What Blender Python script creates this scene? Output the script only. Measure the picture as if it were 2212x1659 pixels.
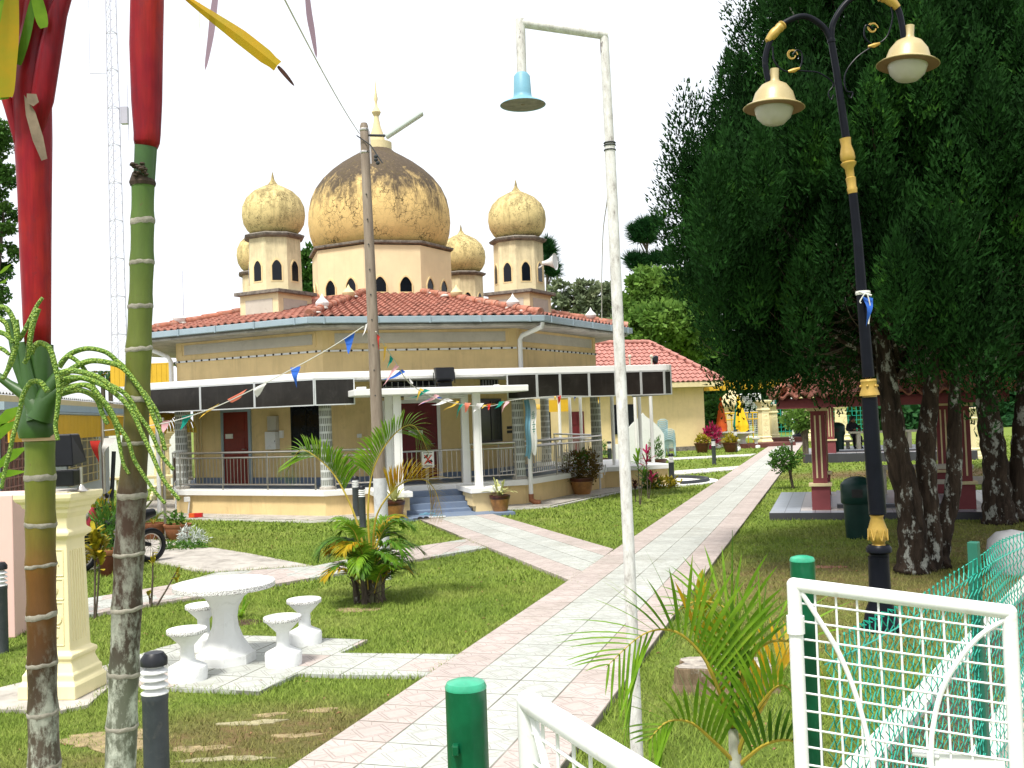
import bpy, bmesh, math, random
import numpy as np
from mathutils import Vector, Matrix
PI = math.pi; R_ = math.radians
rnd = random.Random(7)
S = bpy.context.scene
for o in list(bpy.data.objects): bpy.data.objects.remove(o, do_unlink=True)
COL = S.collection

# ------------------------------------------------------------------ camera
PW, PH, F = 2212.0, 1659.0, 2202.0        # working picture size and focal length in its pixels
CH = 2.3                                  # eye height, standing on the entrance steps
PITCH = R_(1.731); ROLL = 0.036
fw = Vector((0, math.cos(PITCH), math.sin(PITCH))); u0 = Vector((0, -math.sin(PITCH), math.cos(PITCH))); r0 = Vector((1, 0, 0))
cR = r0*math.cos(ROLL) - u0*math.sin(ROLL); cU = u0*math.cos(ROLL) + r0*math.sin(ROLL)
cam = bpy.data.cameras.new('camera'); cam.sensor_width = 36; cam.lens = 36*F/PW; cam.clip_start = .05; cam.clip_end = 3000
camo = bpy.data.objects.new('camera', cam); COL.objects.link(camo)
camo.matrix_world = Matrix(((cR.x, cU.x, -fw.x, 0), (cR.y, cU.y, -fw.y, 0), (cR.z, cU.z, -fw.z, CH), (0, 0, 0, 1)))
S.camera = camo
# ------------------------------------------------------------------ light
SUN_EL, SUN_AZ = R_(62), R_(205)          # high bright haze, sun behind the left shoulder
w = bpy.data.worlds.new('World'); S.world = w; w.use_nodes = True
nt = w.node_tree; nt.nodes.clear()
sky = nt.nodes.new('ShaderNodeTexSky'); sky.sky_type = 'NISHITA'; sky.sun_disc = False
sky.sun_elevation = SUN_EL; sky.sun_rotation = SUN_AZ; sky.dust_density = 5; sky.air_density = 1
mx = nt.nodes.new('ShaderNodeMixRGB'); mx.inputs[0].default_value = .8; mx.inputs[2].default_value = (8.6, 8.8, 9.2, 1)
bg = nt.nodes.new('ShaderNodeBackground'); bg.inputs[1].default_value = .1
wo = nt.nodes.new('ShaderNodeOutputWorld')
nt.links.new(sky.outputs[0], mx.inputs[1]); nt.links.new(mx.outputs[0], bg.inputs[0]); nt.links.new(bg.outputs[0], wo.inputs[0])
sl = bpy.data.lights.new('sun', 'SUN'); sl.energy = 3.0; sl.angle = R_(11); sl.color = (1, .96, .88)
so = bpy.data.objects.new('sun', sl); COL.objects.link(so)
sd = Vector((math.sin(SUN_AZ)*math.cos(SUN_EL), math.cos(SUN_AZ)*math.cos(SUN_EL), math.sin(SUN_EL)))
so.rotation_euler = sd.to_track_quat('Z', 'Y').to_euler(); so.location = (0, 0, 40)
S.view_settings.view_transform = 'Standard'; S.view_settings.look = 'None'; S.view_settings.gamma = 1
S.view_settings.exposure = .72
S.view_settings.use_curve_mapping = False
S.cycles.max_bounces = 6; S.cycles.diffuse_bounces = 3; S.cycles.transparent_max_bounces = 8

# ------------------------------------------------------------------ helpers
def at(x, y, z=0.0):                      # where the sight line meets the level z
    d = fw + cR*((x-PW/2)/F) - cU*((y-PH/2)/F)
    t = (z-CH)/d.z
    return Vector((d.x*t, d.y*t, z))
def aty(x, y, Y):                         # where it meets the upright plane at distance Y
    d = fw + cR*((x-PW/2)/F) - cU*((y-PH/2)/F)
    t = Y/d.y
    return Vector((d.x*t, Y, CH+d.z*t))
OFF = {}
def tag(o, label=None, cat=None, group=None, kind=None):
    if label: o['label'] = label
    if cat: o['category'] = cat
    if group: o['group'] = group
    if kind: o['kind'] = kind
    return o
def root(name, label, cat, loc=(0, 0, 0), group=None):
    o = bpy.data.objects.new(name, None); COL.objects.link(o); o.location = loc; o.empty_display_size = .2
    OFF[o.name] = Vector(loc); return tag(o, label, cat, group)
def copy_tree(o, parent=None):
    c = o.copy(); COL.objects.link(c); c.parent = parent
    for ch in list(o.children): copy_tree(ch, c)
    return c
def dup(o, loc, rz=0, label=None, group=None, sc=None):
    c = copy_tree(o); c.location = loc; c.rotation_euler = (0, 0, rz)
    if sc: c.scale = (sc, sc, sc) if not hasattr(sc, '__len__') else sc
    if label: c['label'] = label
    if group: c['group'] = group
    return c
class M:
    def __init__(s): s.v = []; s.f = []
    def add(s, vs, fs):
        n = len(s.v); s.v += [tuple(p) for p in vs]; s.f += [tuple(i+n for i in f) for f in fs]; return s
    def quad(s, a, b, c, d): return s.add([a, b, c, d], [(0, 1, 2, 3)])
    def poly(s, ps): return s.add(ps, [tuple(range(len(ps)))])
    def prism(s, pts, z0, z1):            # upright prism over an outline
        n = len(pts)
        vs = [(p[0], p[1], z0) for p in pts]+[(p[0], p[1], z1) for p in pts]
        fs = [tuple(range(n-1, -1, -1)), tuple(range(n, 2*n))]+[(i, (i+1) % n, n+(i+1) % n, n+i) for i in range(n)]
        return s.add(vs, fs)
    def box(s, c, d, rz=0):               # centre, full sizes
        hx, hy, hz = d[0]/2, d[1]/2, d[2]/2; cs, sn = math.cos(rz), math.sin(rz)
        pts = [(c[0]+x*cs-y*sn, c[1]+x*sn+y*cs) for x, y in ((-hx, -hy), (hx, -hy), (hx, hy), (-hx, hy))]
        return s.prism(pts, c[2]-hz, c[2]+hz)
    def obox(s, c, ax, ay, az):           # centre with three half axes
        c, ax, ay, az = Vector(c), Vector(ax), Vector(ay), Vector(az)
        vs = [c+ax*i+ay*j+az*k for k in (-1, 1) for i, j in ((-1, -1), (1, -1), (1, 1), (-1, 1))]
        return s.add(vs, [(3, 2, 1, 0), (4, 5, 6, 7), (0, 1, 5, 4), (1, 2, 6, 5), (2, 3, 7, 6), (3, 0, 4, 7)])
    def bar(s, a, b, wd, th=None, up=(0, 0, 1)):   # square bar from a to b
        a, b = Vector(a), Vector(b); d = (b-a); L = d.length
        if L < 1e-6: return s
        d.normalize(); x = d.cross(Vector(up))
        if x.length < 1e-3: x = d.cross(Vector((1, 0, 0)))
        x.normalize(); y = x.cross(d); th = th or wd
        return s.obox((a+b)/2, x*wd/2, y*th/2, d*L/2)
    def tube(s, pts, r, n=8, cap=True):
        pts = [Vector(p) for p in pts]; m = len(pts)
        rs = r if hasattr(r, '__len__') else [r]*m
        x = None; vs = []
        for i, p in enumerate(pts):
            d = (pts[min(i+1, m-1)]-pts[max(i-1, 0)]).normalized()
            if x is None:
                x = d.cross(Vector((0, 0, 1)))
                if x.length < .05: x = d.cross(Vector((0, 1, 0)))
            x = (x-d*x.dot(d)).normalized(); y = d.cross(x)
            for k in range(n):
                a = 2*PI*k/n; vs.append(p+(x*math.cos(a)+y*math.sin(a))*rs[i])
        fs = [(i*n+k, i*n+(k+1) % n, (i+1)*n+(k+1) % n, (i+1)*n+k) for i in range(m-1) for k in range(n)]
        if cap: fs += [tuple(range(n-1, -1, -1)), tuple((m-1)*n+k for k in range(n))]
        return s.add(vs, fs)
    def lathe(s, prof, n=24, c=(0, 0, 0), a0=0, ax=None, cap=True):   # profile of (radius, height)
        vs = []
        if ax is None: X, Y, Z = Vector((1, 0, 0)), Vector((0, 1, 0)), Vector((0, 0, 1))
        else:
            Z = Vector(ax).normalized(); X = Z.orthogonal().normalized(); Y = Z.cross(X)
        c = Vector(c)
        for r, z in prof:
            for k in range(n):
                a = a0+2*PI*k/n; vs.append(c+X*(r*math.cos(a))+Y*(r*math.sin(a))+Z*z)
        m = len(prof)
        fs = [(i*n+k, i*n+(k+1) % n, (i+1)*n+(k+1) % n, (i+1)*n+k) for i in range(m-1) for k in range(n)]
        if cap and prof[0][0] > 1e-4: fs.append(tuple(range(n-1, -1, -1)))
        if cap and prof[-1][0] > 1e-4: fs.append(tuple((m-1)*n+k for k in range(n)))
        return s.add(vs, fs)
    def ball(s, c, r, n=14, m=8, sc=(1, 1, 1)):
        vs = [(c[0]+r*sc[0]*math.sin(PI*i/m)*math.cos(2*PI*k/n), c[1]+r*sc[1]*math.sin(PI*i/m)*math.sin(2*PI*k/n), c[2]-r*sc[2]*math.cos(PI*i/m)) for i in range(m+1) for k in range(n)]
        fs = [(i*n+k, i*n+(k+1) % n, (i+1)*n+(k+1) % n, (i+1)*n+k) for i in range(m) for k in range(n)]
        return s.add(vs, fs)
    def mark(s):
        if not hasattr(s, 'k'): s.k = [(0, 0)]
        s.k.append((len(s.v), len(s.f)))
        return s
    def each(s, name, mat, parent=None, **kw):    # every marked piece becomes an object of its own
        out = []
        for (v0, f0), (v1, f1) in zip(s.k[:-1], s.k[1:]):
            q = M(); q.v = s.v[v0:v1]; q.f = [tuple(i-v0 for i in f) for f in s.f[f0:f1]]; out.append(q.build(name, mat, parent, **kw))
        return out
    def build(s, name, mat, parent=None, smooth=False, bevel=0, label=None, weld=False):
        me = bpy.data.meshes.new(name)
        off = OFF.get(parent.name, Vector((0, 0, 0))) if parent else Vector((0, 0, 0))
        if s.v:
            va = np.array(s.v, dtype=np.float32)-np.array(off, dtype=np.float32)
            me.from_pydata(va.tolist(), [], s.f)
        bm = bmesh.new(); bm.from_mesh(me)
        if weld: bmesh.ops.remove_doubles(bm, verts=bm.verts, dist=1e-4)
        if len(bm.faces) < 60000: bmesh.ops.recalc_face_normals(bm, faces=bm.faces)
        bm.to_mesh(me); bm.free()
        if smooth:
            me.polygons.foreach_set('use_smooth', [True]*len(me.polygons))
            if smooth != 'all':
                try: me.set_sharp_from_angle(angle=R_(40))
                except Exception: pass
        me.materials.append(mat)
        o = bpy.data.objects.new(name, me); COL.objects.link(o)
        if parent: o.parent = parent
        else: OFF[o.name] = Vector((0, 0, 0))
        if parent: OFF[o.name] = off
        if bevel:
            b = o.modifiers.new('bevel', 'BEVEL'); b.width = bevel; b.segments = 2; b.limit_method = 'ANGLE'; b.angle_limit = R_(35)
        if label: o['label'] = label
        return o
def soup(name, V, Fn, mat, parent=None):   # V: (n*Fn, 3) numpy, faces of Fn corners in order
    off = OFF.get(parent.name, Vector((0, 0, 0))) if parent else Vector((0, 0, 0))
    V = (V-np.array(off)).astype(np.float32); n = len(V); nf = n//Fn
    me = bpy.data.meshes.new(name); me.vertices.add(n); me.vertices.foreach_set('co', V.ravel())
    me.loops.add(n); me.loops.foreach_set('vertex_index', np.arange(n, dtype=np.int32))
    me.polygons.add(nf); me.polygons.foreach_set('loop_start', np.arange(0, n, Fn, dtype=np.int32))
    me.update(calc_edges=True); me.materials.append(mat)
    o = bpy.data.objects.new(name, me); COL.objects.link(o)
    if parent: o.parent = parent
    OFF[o.name] = off
    return o
def bez(a, b, c, d, n=12):
    a, b, c, d = map(Vector, (a, b, c, d))
    return [a*(1-t)**3+b*3*t*(1-t)**2+c*3*t*t*(1-t)+d*t**3 for t in [i/n for i in range(n+1)]]
def crom(P, n=6):                          # smooth curve through points
    P = [Vector(p) for p in P]; out = []
    for i in range(len(P)-1):
        p0, p1, p2, p3 = P[max(i-1, 0)], P[i], P[i+1], P[min(i+2, len(P)-1)]
        for k in range(n):
            t = k/n
            out.append(.5*((2*p1)+(p2-p0)*t+(2*p0-5*p1+4*p2-p3)*t*t+(3*p1-p0-3*p2+p3)*t**3))
    return out+[P[-1]]

# ------------------------------------------------------------------ materials
class N:
    def __init__(s, name):
        s.m = bpy.data.materials.new(name); s.m.use_nodes = True; s.t = s.m.node_tree; s.t.nodes.clear()
        s.out = s.t.nodes.new('ShaderNodeOutputMaterial'); s.b = s.t.nodes.new('ShaderNodeBsdfPrincipled')
        s.t.links.new(s.b.outputs[0], s.out.inputs[0]); s._c = None
    def n(s, ty, **k):
        x = s.t.nodes.new('ShaderNode'+ty)
        for a, b in k.items(): setattr(x, a, b)
        return x
    def L(s, a, b): s.t.links.new(a, b)
    def set(s, inp, v):
        if hasattr(v, 'links') or hasattr(v, 'is_linked'): s.L(v, inp)
        else: inp.default_value = v
    def co(s, kind='Object'):
        if not s._c: s._c = s.n('TexCoord')
        return s._c.outputs[kind]
    def wpos(s): return s.n('NewGeometry').outputs['Position']
    def mp(s, vec, sc=(1, 1, 1), loc=(0, 0, 0), rot=(0, 0, 0)):
        x = s.n('Mapping'); s.L(vec, x.inputs[0]); x.inputs['Scale'].default_value = sc; x.inputs['Location'].default_value = loc; x.inputs['Rotation'].default_value = rot
        return x.outputs[0]
    def noise(s, scale=5, detail=4, rough=.6, vec=None, dist=0):
        x = s.n('TexNoise'); x.inputs['Scale'].default_value = scale; x.inputs['Detail'].default_value = detail; x.inputs['Roughness'].default_value = rough; x.inputs['Distortion'].default_value = dist
        s.L(vec if vec is not None else s.co(), x.inputs['Vector']); return x.outputs['Fac']
    def vor(s, scale=5, feature='DISTANCE_TO_EDGE', vec=None, rand=1):
        x = s.n('TexVoronoi', feature=feature); x.inputs['Scale'].default_value = scale; x.inputs['Randomness'].default_value = rand
        s.L(vec if vec is not None else s.co(), x.inputs['Vector']); return x.outputs[0]
    def ramp(s, f, stops, interp='LINEAR'):
        x = s.n('ValToRGB'); s.L(f, x.inputs[0]); x.color_ramp.interpolation = interp
        e = x.color_ramp.elements
        while len(e) > 1: e.remove(e[-1])
        for i, (p, c) in enumerate(stops):
            q = e[0] if i == 0 else e.new(p)
            q.position = p; q.color = c if hasattr(c, '__len__') and len(c) == 4 else ((*c, 1) if hasattr(c, '__len__') else (c, c, c, 1))
        return x.outputs[0]
    def math(s, op, a, b=0.0, c=None, clamp=False):
        x = s.n('Math', operation=op, use_clamp=clamp); s.set(x.inputs[0], a); s.set(x.inputs[1], b)
        if c is not None: s.set(x.inputs[2], c)
        return x.outputs[0]
    def mix(s, f, a, b, mode='MIX'):
        x = s.n('MixRGB', blend_type=mode); s.set(x.inputs[0], f)
        for i, v in ((1, a), (2, b)):
            if isinstance(v, (tuple, list)): x.inputs[i].default_value = (*v[:3], 1)
            else: s.L(v, x.inputs[i])
        return x.outputs[0]
    def sep(s, v): x = s.n('SeparateXYZ'); s.L(v, x.inputs[0]); return x.outputs
    def comb(s, x, y, z):
        c = s.n('CombineXYZ'); s.set(c.inputs[0], x); s.set(c.inputs[1], y); s.set(c.inputs[2], z); return c.outputs[0]
    def bump(s, h, st=.3, dist=.02):
        x = s.n('Bump'); x.inputs['Strength'].default_value = st; x.inputs['Distance'].default_value = dist; s.L(h, x.inputs['Height']); s.L(x.outputs[0], s.b.inputs['Normal'])
    def color(s, c):
        if isinstance(c, (tuple, list)): s.b.inputs['Base Color'].default_value = (*c[:3], 1)
        else: s.L(c, s.b.inputs['Base Color'])
        return s
    def fin(s, rough=.6, metal=0, spec=.4):
        s.set(s.b.inputs['Roughness'], rough); s.b.inputs['Metallic'].default_value = metal; s.b.inputs['Specular IOR Level'].default_value = spec
        return s.m
def mk(name, c, rough=.6, var=.12, scale=6, bump=0, bs=40, metal=0, spec=.35, dirt=0, dcol=(.12, .1, .07), dscale=3, streak=0):
    k = N(name); f = k.noise(scale, 5, .65)
    lo = tuple(max(0, x*(1-var)) for x in c); hi = tuple(min(1, x*(1+var)) for x in c)
    col = k.ramp(f, [(.3, lo), (.7, hi)])
    if dirt:
        g = k.noise(dscale, 8, .75, dist=.6)
        col = k.mix(k.ramp(g, [(.62-dirt*.25, 0), (.8-dirt*.15, min(1, dirt+.3))]), col, dcol)
    if streak:      # rain runs down the face
        q = k.noise(4.5, 7, .75, vec=k.mp(k.co(), (1, 1, .09)), dist=.3); q2 = k.noise(1.1, 4, .6)
        col = k.mix(k.math('MULTIPLY', k.ramp(q, [(.5, 0), (.72, streak)]), k.ramp(q2, [(.35, .2), (.65, 1)])), col, dcol)
    k.color(col)
    if bump: k.bump(k.noise(bs, 4, .6), bump, .01)
    return k.fin(rough, metal, spec)
PATCH = [(-1.9, 7.6, 1.3, .8, .75), (-2.9, 6.9, .9, .6, .5), (-1.1, 8.0, .6, .5, .35), (4.2, 13.2, 2.6, 2.6, .7), (6.2, 11.8, 3.2, 2.6, .8), (3.4, 10.4, 1.6, 1.4, .5),
         (9.0, 15.2, 4, 3, .85), (12.2, 32.5, 4.2, 2.2, 1.0), (15.5, 31.5, 4.0, 2.4, 1.0), (8.0, 18, 3, 1.5, .5), (2.6, 6.2, 1.0, 1.0, .25), (-6.5, 20.5, 2.0, 1.2, .2)]
def patch_np(X, Y):
    m = np.zeros_like(X)
    for x, y, rx, ry, s in PATCH:
        d = np.sqrt(((X-x)/rx)**2+((Y-y)/ry)**2)
        m = np.maximum(m, s*np.clip((1.25-d)/.8, 0, 1))
    return m
def patch_nodes(k):
    xyz = k.sep(k.wpos()); m = None
    wob = k.math('MULTIPLY', k.math('SUBTRACT', k.noise(1.7, 4, .7, vec=k.wpos()), .5), 1.1)
    for x, y, rx, ry, s in PATCH:
        dx = k.math('DIVIDE', k.math('SUBTRACT', xyz[0], x), rx); dy = k.math('DIVIDE', k.math('SUBTRACT', xyz[1], y), ry)
        d = k.math('SQRT', k.math('ADD', k.math('MULTIPLY', dx, dx), k.math('MULTIPLY', dy, dy)))
        q = k.math('MULTIPLY', k.math('DIVIDE', k.math('SUBTRACT', 1.25, k.math('ADD', d, wob)), .8, clamp=True), s)
        m = q if m is None else k.math('MAXIMUM', m, q)
    return m
def grass_mat(name, blade):
    k = N(name); P = k.wpos(); m = patch_nodes(k)
    big = k.noise(.7, 5, .65, vec=P); fine = k.noise(9 if blade else 30, 5, .75, vec=P)
    g = k.ramp(big, [(.3, (.13, .21, .03)), (.5, (.22, .3, .05)), (.72, (.33, .35, .1))])
    g2 = k.ramp(fine, [(.3, (.07, .14, .02)), (.55, (.21, .29, .05)), (.75, (.44, .43, .15))])
    g = k.mix(.5, g, g2)
    dry = k.ramp(fine, [(.3, (.13, .1, .035)), (.6, (.25, .2, .085)), (.8, (.4, .33, .18))])
    col = k.mix(m, g, dry)
    # red earth shows through where the lawn is worn away
    e = k.math('MULTIPLY', k.math('MULTIPLY', m, m), k.ramp(k.noise(3.5, 5, .7, vec=P), [(.46, 0), (.6, 1)]))
    if not blade: col = k.mix(1.0, k.mix(e, col, (.34, .2, .11)), (.78, .78, .78), 'MULTIPLY')  # bare sheet darkened to stand in for the self-shadow of grass blades
    k.color(col)
    if not blade: k.bump(k.noise(60, 4, .8, vec=P), .9, .03)
    return k.fin(.9, 0, .15)
M_grass = grass_mat('lawn_grass', False); M_blade = grass_mat('grass_blades', True)

TW = .435
def tile_mat(name, cols, mode='main', dull=0):
    k = N(name); x, y, z = k.sep(k.co())
    fx = k.math('DIVIDE', x, TW); fy = k.math('DIVIDE', y, TW)
    qx = k.math('FRACT', fx); qy = k.math('FRACT', fy)
    ax = k.math('ABSOLUTE', k.math('SUBTRACT', qx, .5)); ay = k.math('ABSOLUTE', k.math('SUBTRACT', qy, .5))
    mxx = k.math('MAXIMUM', ax, ay)
    joint = k.math('GREATER_THAN', mxx, .482)
    d = k.math('ADD', ax, ay)
    def ln(v, c, wd): return k.math('LESS_THAN', k.math('ABSOLUTE', k.math('SUBTRACT', v, c)), wd)
    l = k.math('MAXIMUM', ln(d, .3, .016), ln(d, .38, .016))
    l = k.math('MAXIMUM', l, k.math('MULTIPLY', ln(k.math('SUBTRACT', ax, ay), 0, .012), k.math('GREATER_THAN', d, .36)))
    l = k.math('MAXIMUM', l, k.math('MULTIPLY', k.math('MAXIMUM', ln(k.math('MULTIPLY', ax, .5), ay, .01), ln(k.math('MULTIPLY', ay, .5), ax, .01)), k.math('GREATER_THAN', d, .44)))
    l = k.math('MULTIPLY', l, k.math('LESS_THAN', mxx, .46))
    n1 = k.noise(2.2, 6, .7); n2 = k.noise(22, 5, .7)
    pink = k.ramp(n1, [(.3, (.42, .355, .325)), (.7, (.52, .45, .42))])
    grey = k.ramp(n1, [(.3, (.4, .42, .39)), (.7, (.52, .54, .5))])
    col = k.math('FLOOR', fx)
    if mode == 'main':
        isp = k.math('MAXIMUM', k.math('LESS_THAN', col, .5), k.math('GREATER_THAN', col, 2.5))
    elif mode == 'patio':
        wn = k.n('TexWhiteNoise', noise_dimensions='2D'); k.L(k.comb(col, k.math('FLOOR', fy), 0), wn.inputs[0]); isp = k.math('GREATER_THAN', wn.outputs[0], .9)
    else: isp = k.math('GREATER_THAN', k.noise(.9, 3, .6), .48)
    c = k.mix(isp, grey, pink)
    wn = k.n('TexWhiteNoise', noise_dimensions='2D'); k.L(k.comb(col, k.math('FLOOR', fy), 0), wn.inputs[0])
    c = k.mix(.55, c, k.ramp(wn.outputs[0], [(0, .8), (1, 1.0)]), 'MULTIPLY')
    c = k.mix(k.math('MULTIPLY', l, .42), c, (.13, .1, .09))
    c = k.mix(k.ramp(n2, [(.5, 0), (.75, .5)]), c, (.3, .27, .23))
    c = k.mix(k.ramp(k.noise(.9, 7, .75, dist=1), [(.5, 0), (.68, .42)]), c, (.25, .24, .19))
    c = k.mix(k.math('MULTIPLY', joint, k.ramp(k.noise(1.5, 3, .6), [(.3, .35), (.6, .9)])), c, (.09, .085, .06))
    k.color(c)
    h = k.math('SUBTRACT', k.math('SUBTRACT', 1, k.math('MULTIPLY', l, .5)), joint); k.bump(h, .5, .006)
    return k.fin(.82, 0, .25)
M_tile = tile_mat('path_tiles', 4); M_patio = tile_mat('patio_tiles', 4, 'patio'); M_cross = tile_mat('side_path_tiles', 4, 'cross')
M_conc = mk('weathered_concrete', (.42, .39, .35), .9, .25, 3, .4, 50, dirt=.5, dcol=(.12, .11, .09), dscale=2.5)
M_concl = mk('pale_concrete', (.55, .54, .5), .85, .15, 4, .2, 60, dirt=.2)
M_yel = mk('yellow_plaster', (.74, .56, .28), .85, .09, 1.5, .1, 90, dirt=.18, dcol=(.34, .25, .13), dscale=1.4, streak=.45)
M_yel2 = mk('pale_yellow_plaster', (.74, .58, .31), .85, .08, 1.5, .1, 90, dirt=.15, dcol=(.4, .3, .17), streak=.4)
def stained(name, base, dark, amt, topz, sc=1.0, crack=True):
    # old paint: black run-off stains below the crown, crazed cracks, lichen
    k = N(name); x, y, z = k.sep(k.co()); v = k.co()
    streak = k.noise(3.0*sc, 7, .75, vec=k.mp(v, (1, 1, .1)), dist=.35); blot = k.noise(1.6*sc, 5, .6)
    h = k.math('MULTIPLY', k.math('SUBTRACT', z, topz[0]), 1/(topz[1]-topz[0]), clamp=False)
    f = k.math('ADD', k.math('ADD', h, k.math('MULTIPLY', k.math('SUBTRACT', streak, .5), 2.3)), k.math('MULTIPLY', k.math('SUBTRACT', blot, .5), .9))
    m = k.ramp(f, [(.3, 0), (.5, amt*.45), (.85, amt)])
    c = k.ramp(k.noise(2.5*sc, 5, .6), [(.3, tuple(a*.86 for a in base)), (.7, base)])
    low = k.ramp(z, [(0, 1), (1, 1)])
    c = k.mix(m, c, k.ramp(k.noise(9*sc, 5, .8), [(.35, dark), (.62, tuple(a*1.8 for a in dark)), (.75, tuple(min(1, b*.8) for b in base))]))
    if crack:
        e = k.vor(1.9*sc, vec=k.mp(v, (1, 1, 1)))
        wv = k.n('VectorMath', operation='ADD'); k.L(v, wv.inputs[0])
        nn = k.n('TexNoise'); nn.inputs['Scale'].default_value = 3*sc; k.L(v, nn.inputs['Vector']); sc2 = k.n('VectorMath', operation='SCALE'); k.L(nn.outputs['Color'], sc2.inputs[0]); sc2.inputs['Scale'].default_value = .5
        k.L(sc2.outputs[0], wv.inputs[1])
        e = k.vor(2.6*sc, vec=wv.outputs[0]); e2 = k.vor(6.5*sc, vec=wv.outputs[0])
        cr = k.math('MAXIMUM', k.ramp(e, [(.018, 1), (.04, 0)]), k.math('MULTIPLY', k.ramp(e2, [(.015, .8), (.04, 0)]), k.ramp(k.noise(1.1*sc, 3, .6), [(.4, 0), (.52, 1)])))
        cr = k.math('MULTIPLY', cr, k.ramp(k.noise(1.0*sc, 3, .6), [(.38, .15), (.6, .95)]))
        c = k.mix(cr, c, (.1, .075, .035))
    k.color(c); k.bump(k.noise(30, 5, .7), .25, .02)
    return k.fin(.85, 0, .25)
M_dome = stained('weathered_dome_paint', (.74, .53, .22), (.045, .034, .026), .97, (7.9, 9.6), 1.35)
M_dome2 = stained('cracked_turret_paint', (.72, .58, .27), (.11, .085, .035), .8, (7.1, 9.3), 2.0)
M_turret = stained('turret_plaster', (.74, .64, .4), (.24, .2, .12), .55, (5.9, 7.7), 1.8, False)
M_drum = mk('drum_plaster', (.78, .64, .4), .85, .07, 1.4, .1, 80, dirt=.12, dcol=(.5, .38, .22), streak=.35)
M_cornice = mk('mouldy_cornice', (.16, .14, .12), .9, .5, 7, .4, 40, dirt=.5, dcol=(.4, .37, .3), dscale=8)
M_roof = mk('terracotta_tiles', (.31, .125, .09), .8, .5, 5, .15, 60, dirt=.4, dcol=(.16, .08, .06), dscale=5)
M_roofpink = mk('pinkish_roof_tiles', (.4, .18, .15), .75, .3, 4, .1, 60, dirt=.15, dcol=(.25, .12, .1), dscale=5)
M_ridge = mk('ridge_tiles', (.36, .14, .09), .75, .4, 4, .2, 50, dirt=.45, dcol=(.5, .42, .36), dscale=5)
M_gutter = mk('grey_blue_gutter', (.3, .38, .43), .5, .08, 3, dirt=.15, dcol=(.2, .22, .22))
M_white = mk('white_paint', (.8, .8, .78), .55, .03, 3, dirt=.1, dcol=(.45, .44, .4))
M_whitec = mk('whitewashed_plaster', (.74, .75, .74), .8, .05, 3, .2, 50, dirt=.3, dcol=(.4, .4, .36), dscale=6)
M_gatew = mk('white_enamel', (.8, .81, .81), .3, .03, 5, .08, 30, spec=.45, dirt=.22, dcol=(.45, .38, .28), dscale=14)
M_panel = mk('grey_white_panel', (.5, .47, .4), .85, .08, 3, .1, 60, dirt=.3, dcol=(.33, .3, .24), dscale=5)
M_tint = mk('tinted_black_panel', (.018, .016, .014), .25, .4, 1.5, spec=.28, dirt=.3, dcol=(.05, .045, .04), dscale=4, streak=.6)
M_alu = mk('aluminium_trim', (.62, .64, .64), .4, .05, 5, metal=.4)
M_steel = mk('stainless_steel', (.5, .47, .43), .28, .1, 8, metal=.9)
M_dark = mk('dark_glass', (.006, .008, .012), .14, .3, 2, spec=.25)
M_black = mk('black_plastic', (.008, .009, .011), .32, .3, 5, spec=.22)
M_blackp = mk('black_gloss_paint', (.005, .006, .01), .36, .3, 4, spec=.12, dirt=.1, dcol=(.08, .08, .07))
M_gold = mk('gold_paint', (.42, .27, .05), .42, .2, 6, spec=.6, metal=.25, dirt=.25, dcol=(.18, .1, .02), dscale=12)
M_champ = mk('champagne_paint', (.44, .355, .18), .4, .08, 3, spec=.5, metal=.15, dirt=.15, dcol=(.3, .22, .1))
M_maroon = mk('maroon_door', (.13, .012, .016), .5, .2, 4, .1, 30)
M_redoor = mk('dark_red_door', (.2, .02, .012), .5, .2, 4, .1, 30)
M_maro2 = mk('maroon_render', (.2, .05, .055), .85, .12, 3, .15, 70, dirt=.2, dcol=(.1, .04, .04))
M_skirt = mk('blue_grey_paint', (.16, .21, .3), .6, .08, 3, dirt=.12, dcol=(.08, .1, .13))
M_cream = mk('cream_paint', (.8, .71, .42), .6, .05, 3, .05, 60, dirt=.15, dcol=(.5, .42, .25), streak=.3)
M_creamf = mk('weathered_cream', (.66, .56, .32), .8, .08, 3, .1, 60, dirt=.25, dcol=(.35, .3, .18))
M_fascia = mk('yellow_sheet_metal', (.6, .36, .02), .5, .1, 2, dirt=.2, dcol=(.3, .17, .02))
M_asb = mk('grey_roof_sheet', (.34, .35, .35), .9, .2, 3, .3, 40, dirt=.3, dcol=(.15, .15, .14))
M_pinkw = mk('pink_wall_paint', (.75, .5, .45), .8, .04, 2, dirt=.1, dcol=(.5, .35, .3))
M_grill = mk('rusty_pink_grille', (.4, .22, .19), .7, .2, 8)
M_bluew = mk('pale_blue_wall', (.55, .63, .7), .85, .05, 2, dirt=.1, dcol=(.35, .38, .42))
M_greenp = mk('green_gloss_paint', (.003, .085, .035), .28, .3, 9, .1, 25, spec=.3, dirt=.15, dcol=(.03, .13, .09), dscale=20)
M_greenpc = mk('green_post_cap', (.03, .3, .17), .3, .3, 20, spec=.5, dirt=.3, dcol=(.3, .5, .42), dscale=14)
M_teal = mk('teal_wire_coating', (.01, .34, .25), .35, .1, 8, spec=.5)
M_bin = mk('dark_green_plastic', (.006, .03, .024), .4, .2, 3, spec=.25)
M_boll = mk('charcoal_bollard_paint', (.055, .065, .075), .5, .2, 6, .1, 40, spec=.3, dirt=.35, dcol=(.14, .14, .13), dscale=10, streak=.4)
M_boll2 = mk('black_bollard_cap', (.012, .013, .017), .4, .2, 5)
M_terr = mk('terracotta_pot', (.3, .12, .055), .7, .2, 4, .15, 40, dirt=.25, dcol=(.12, .07, .05))
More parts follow.
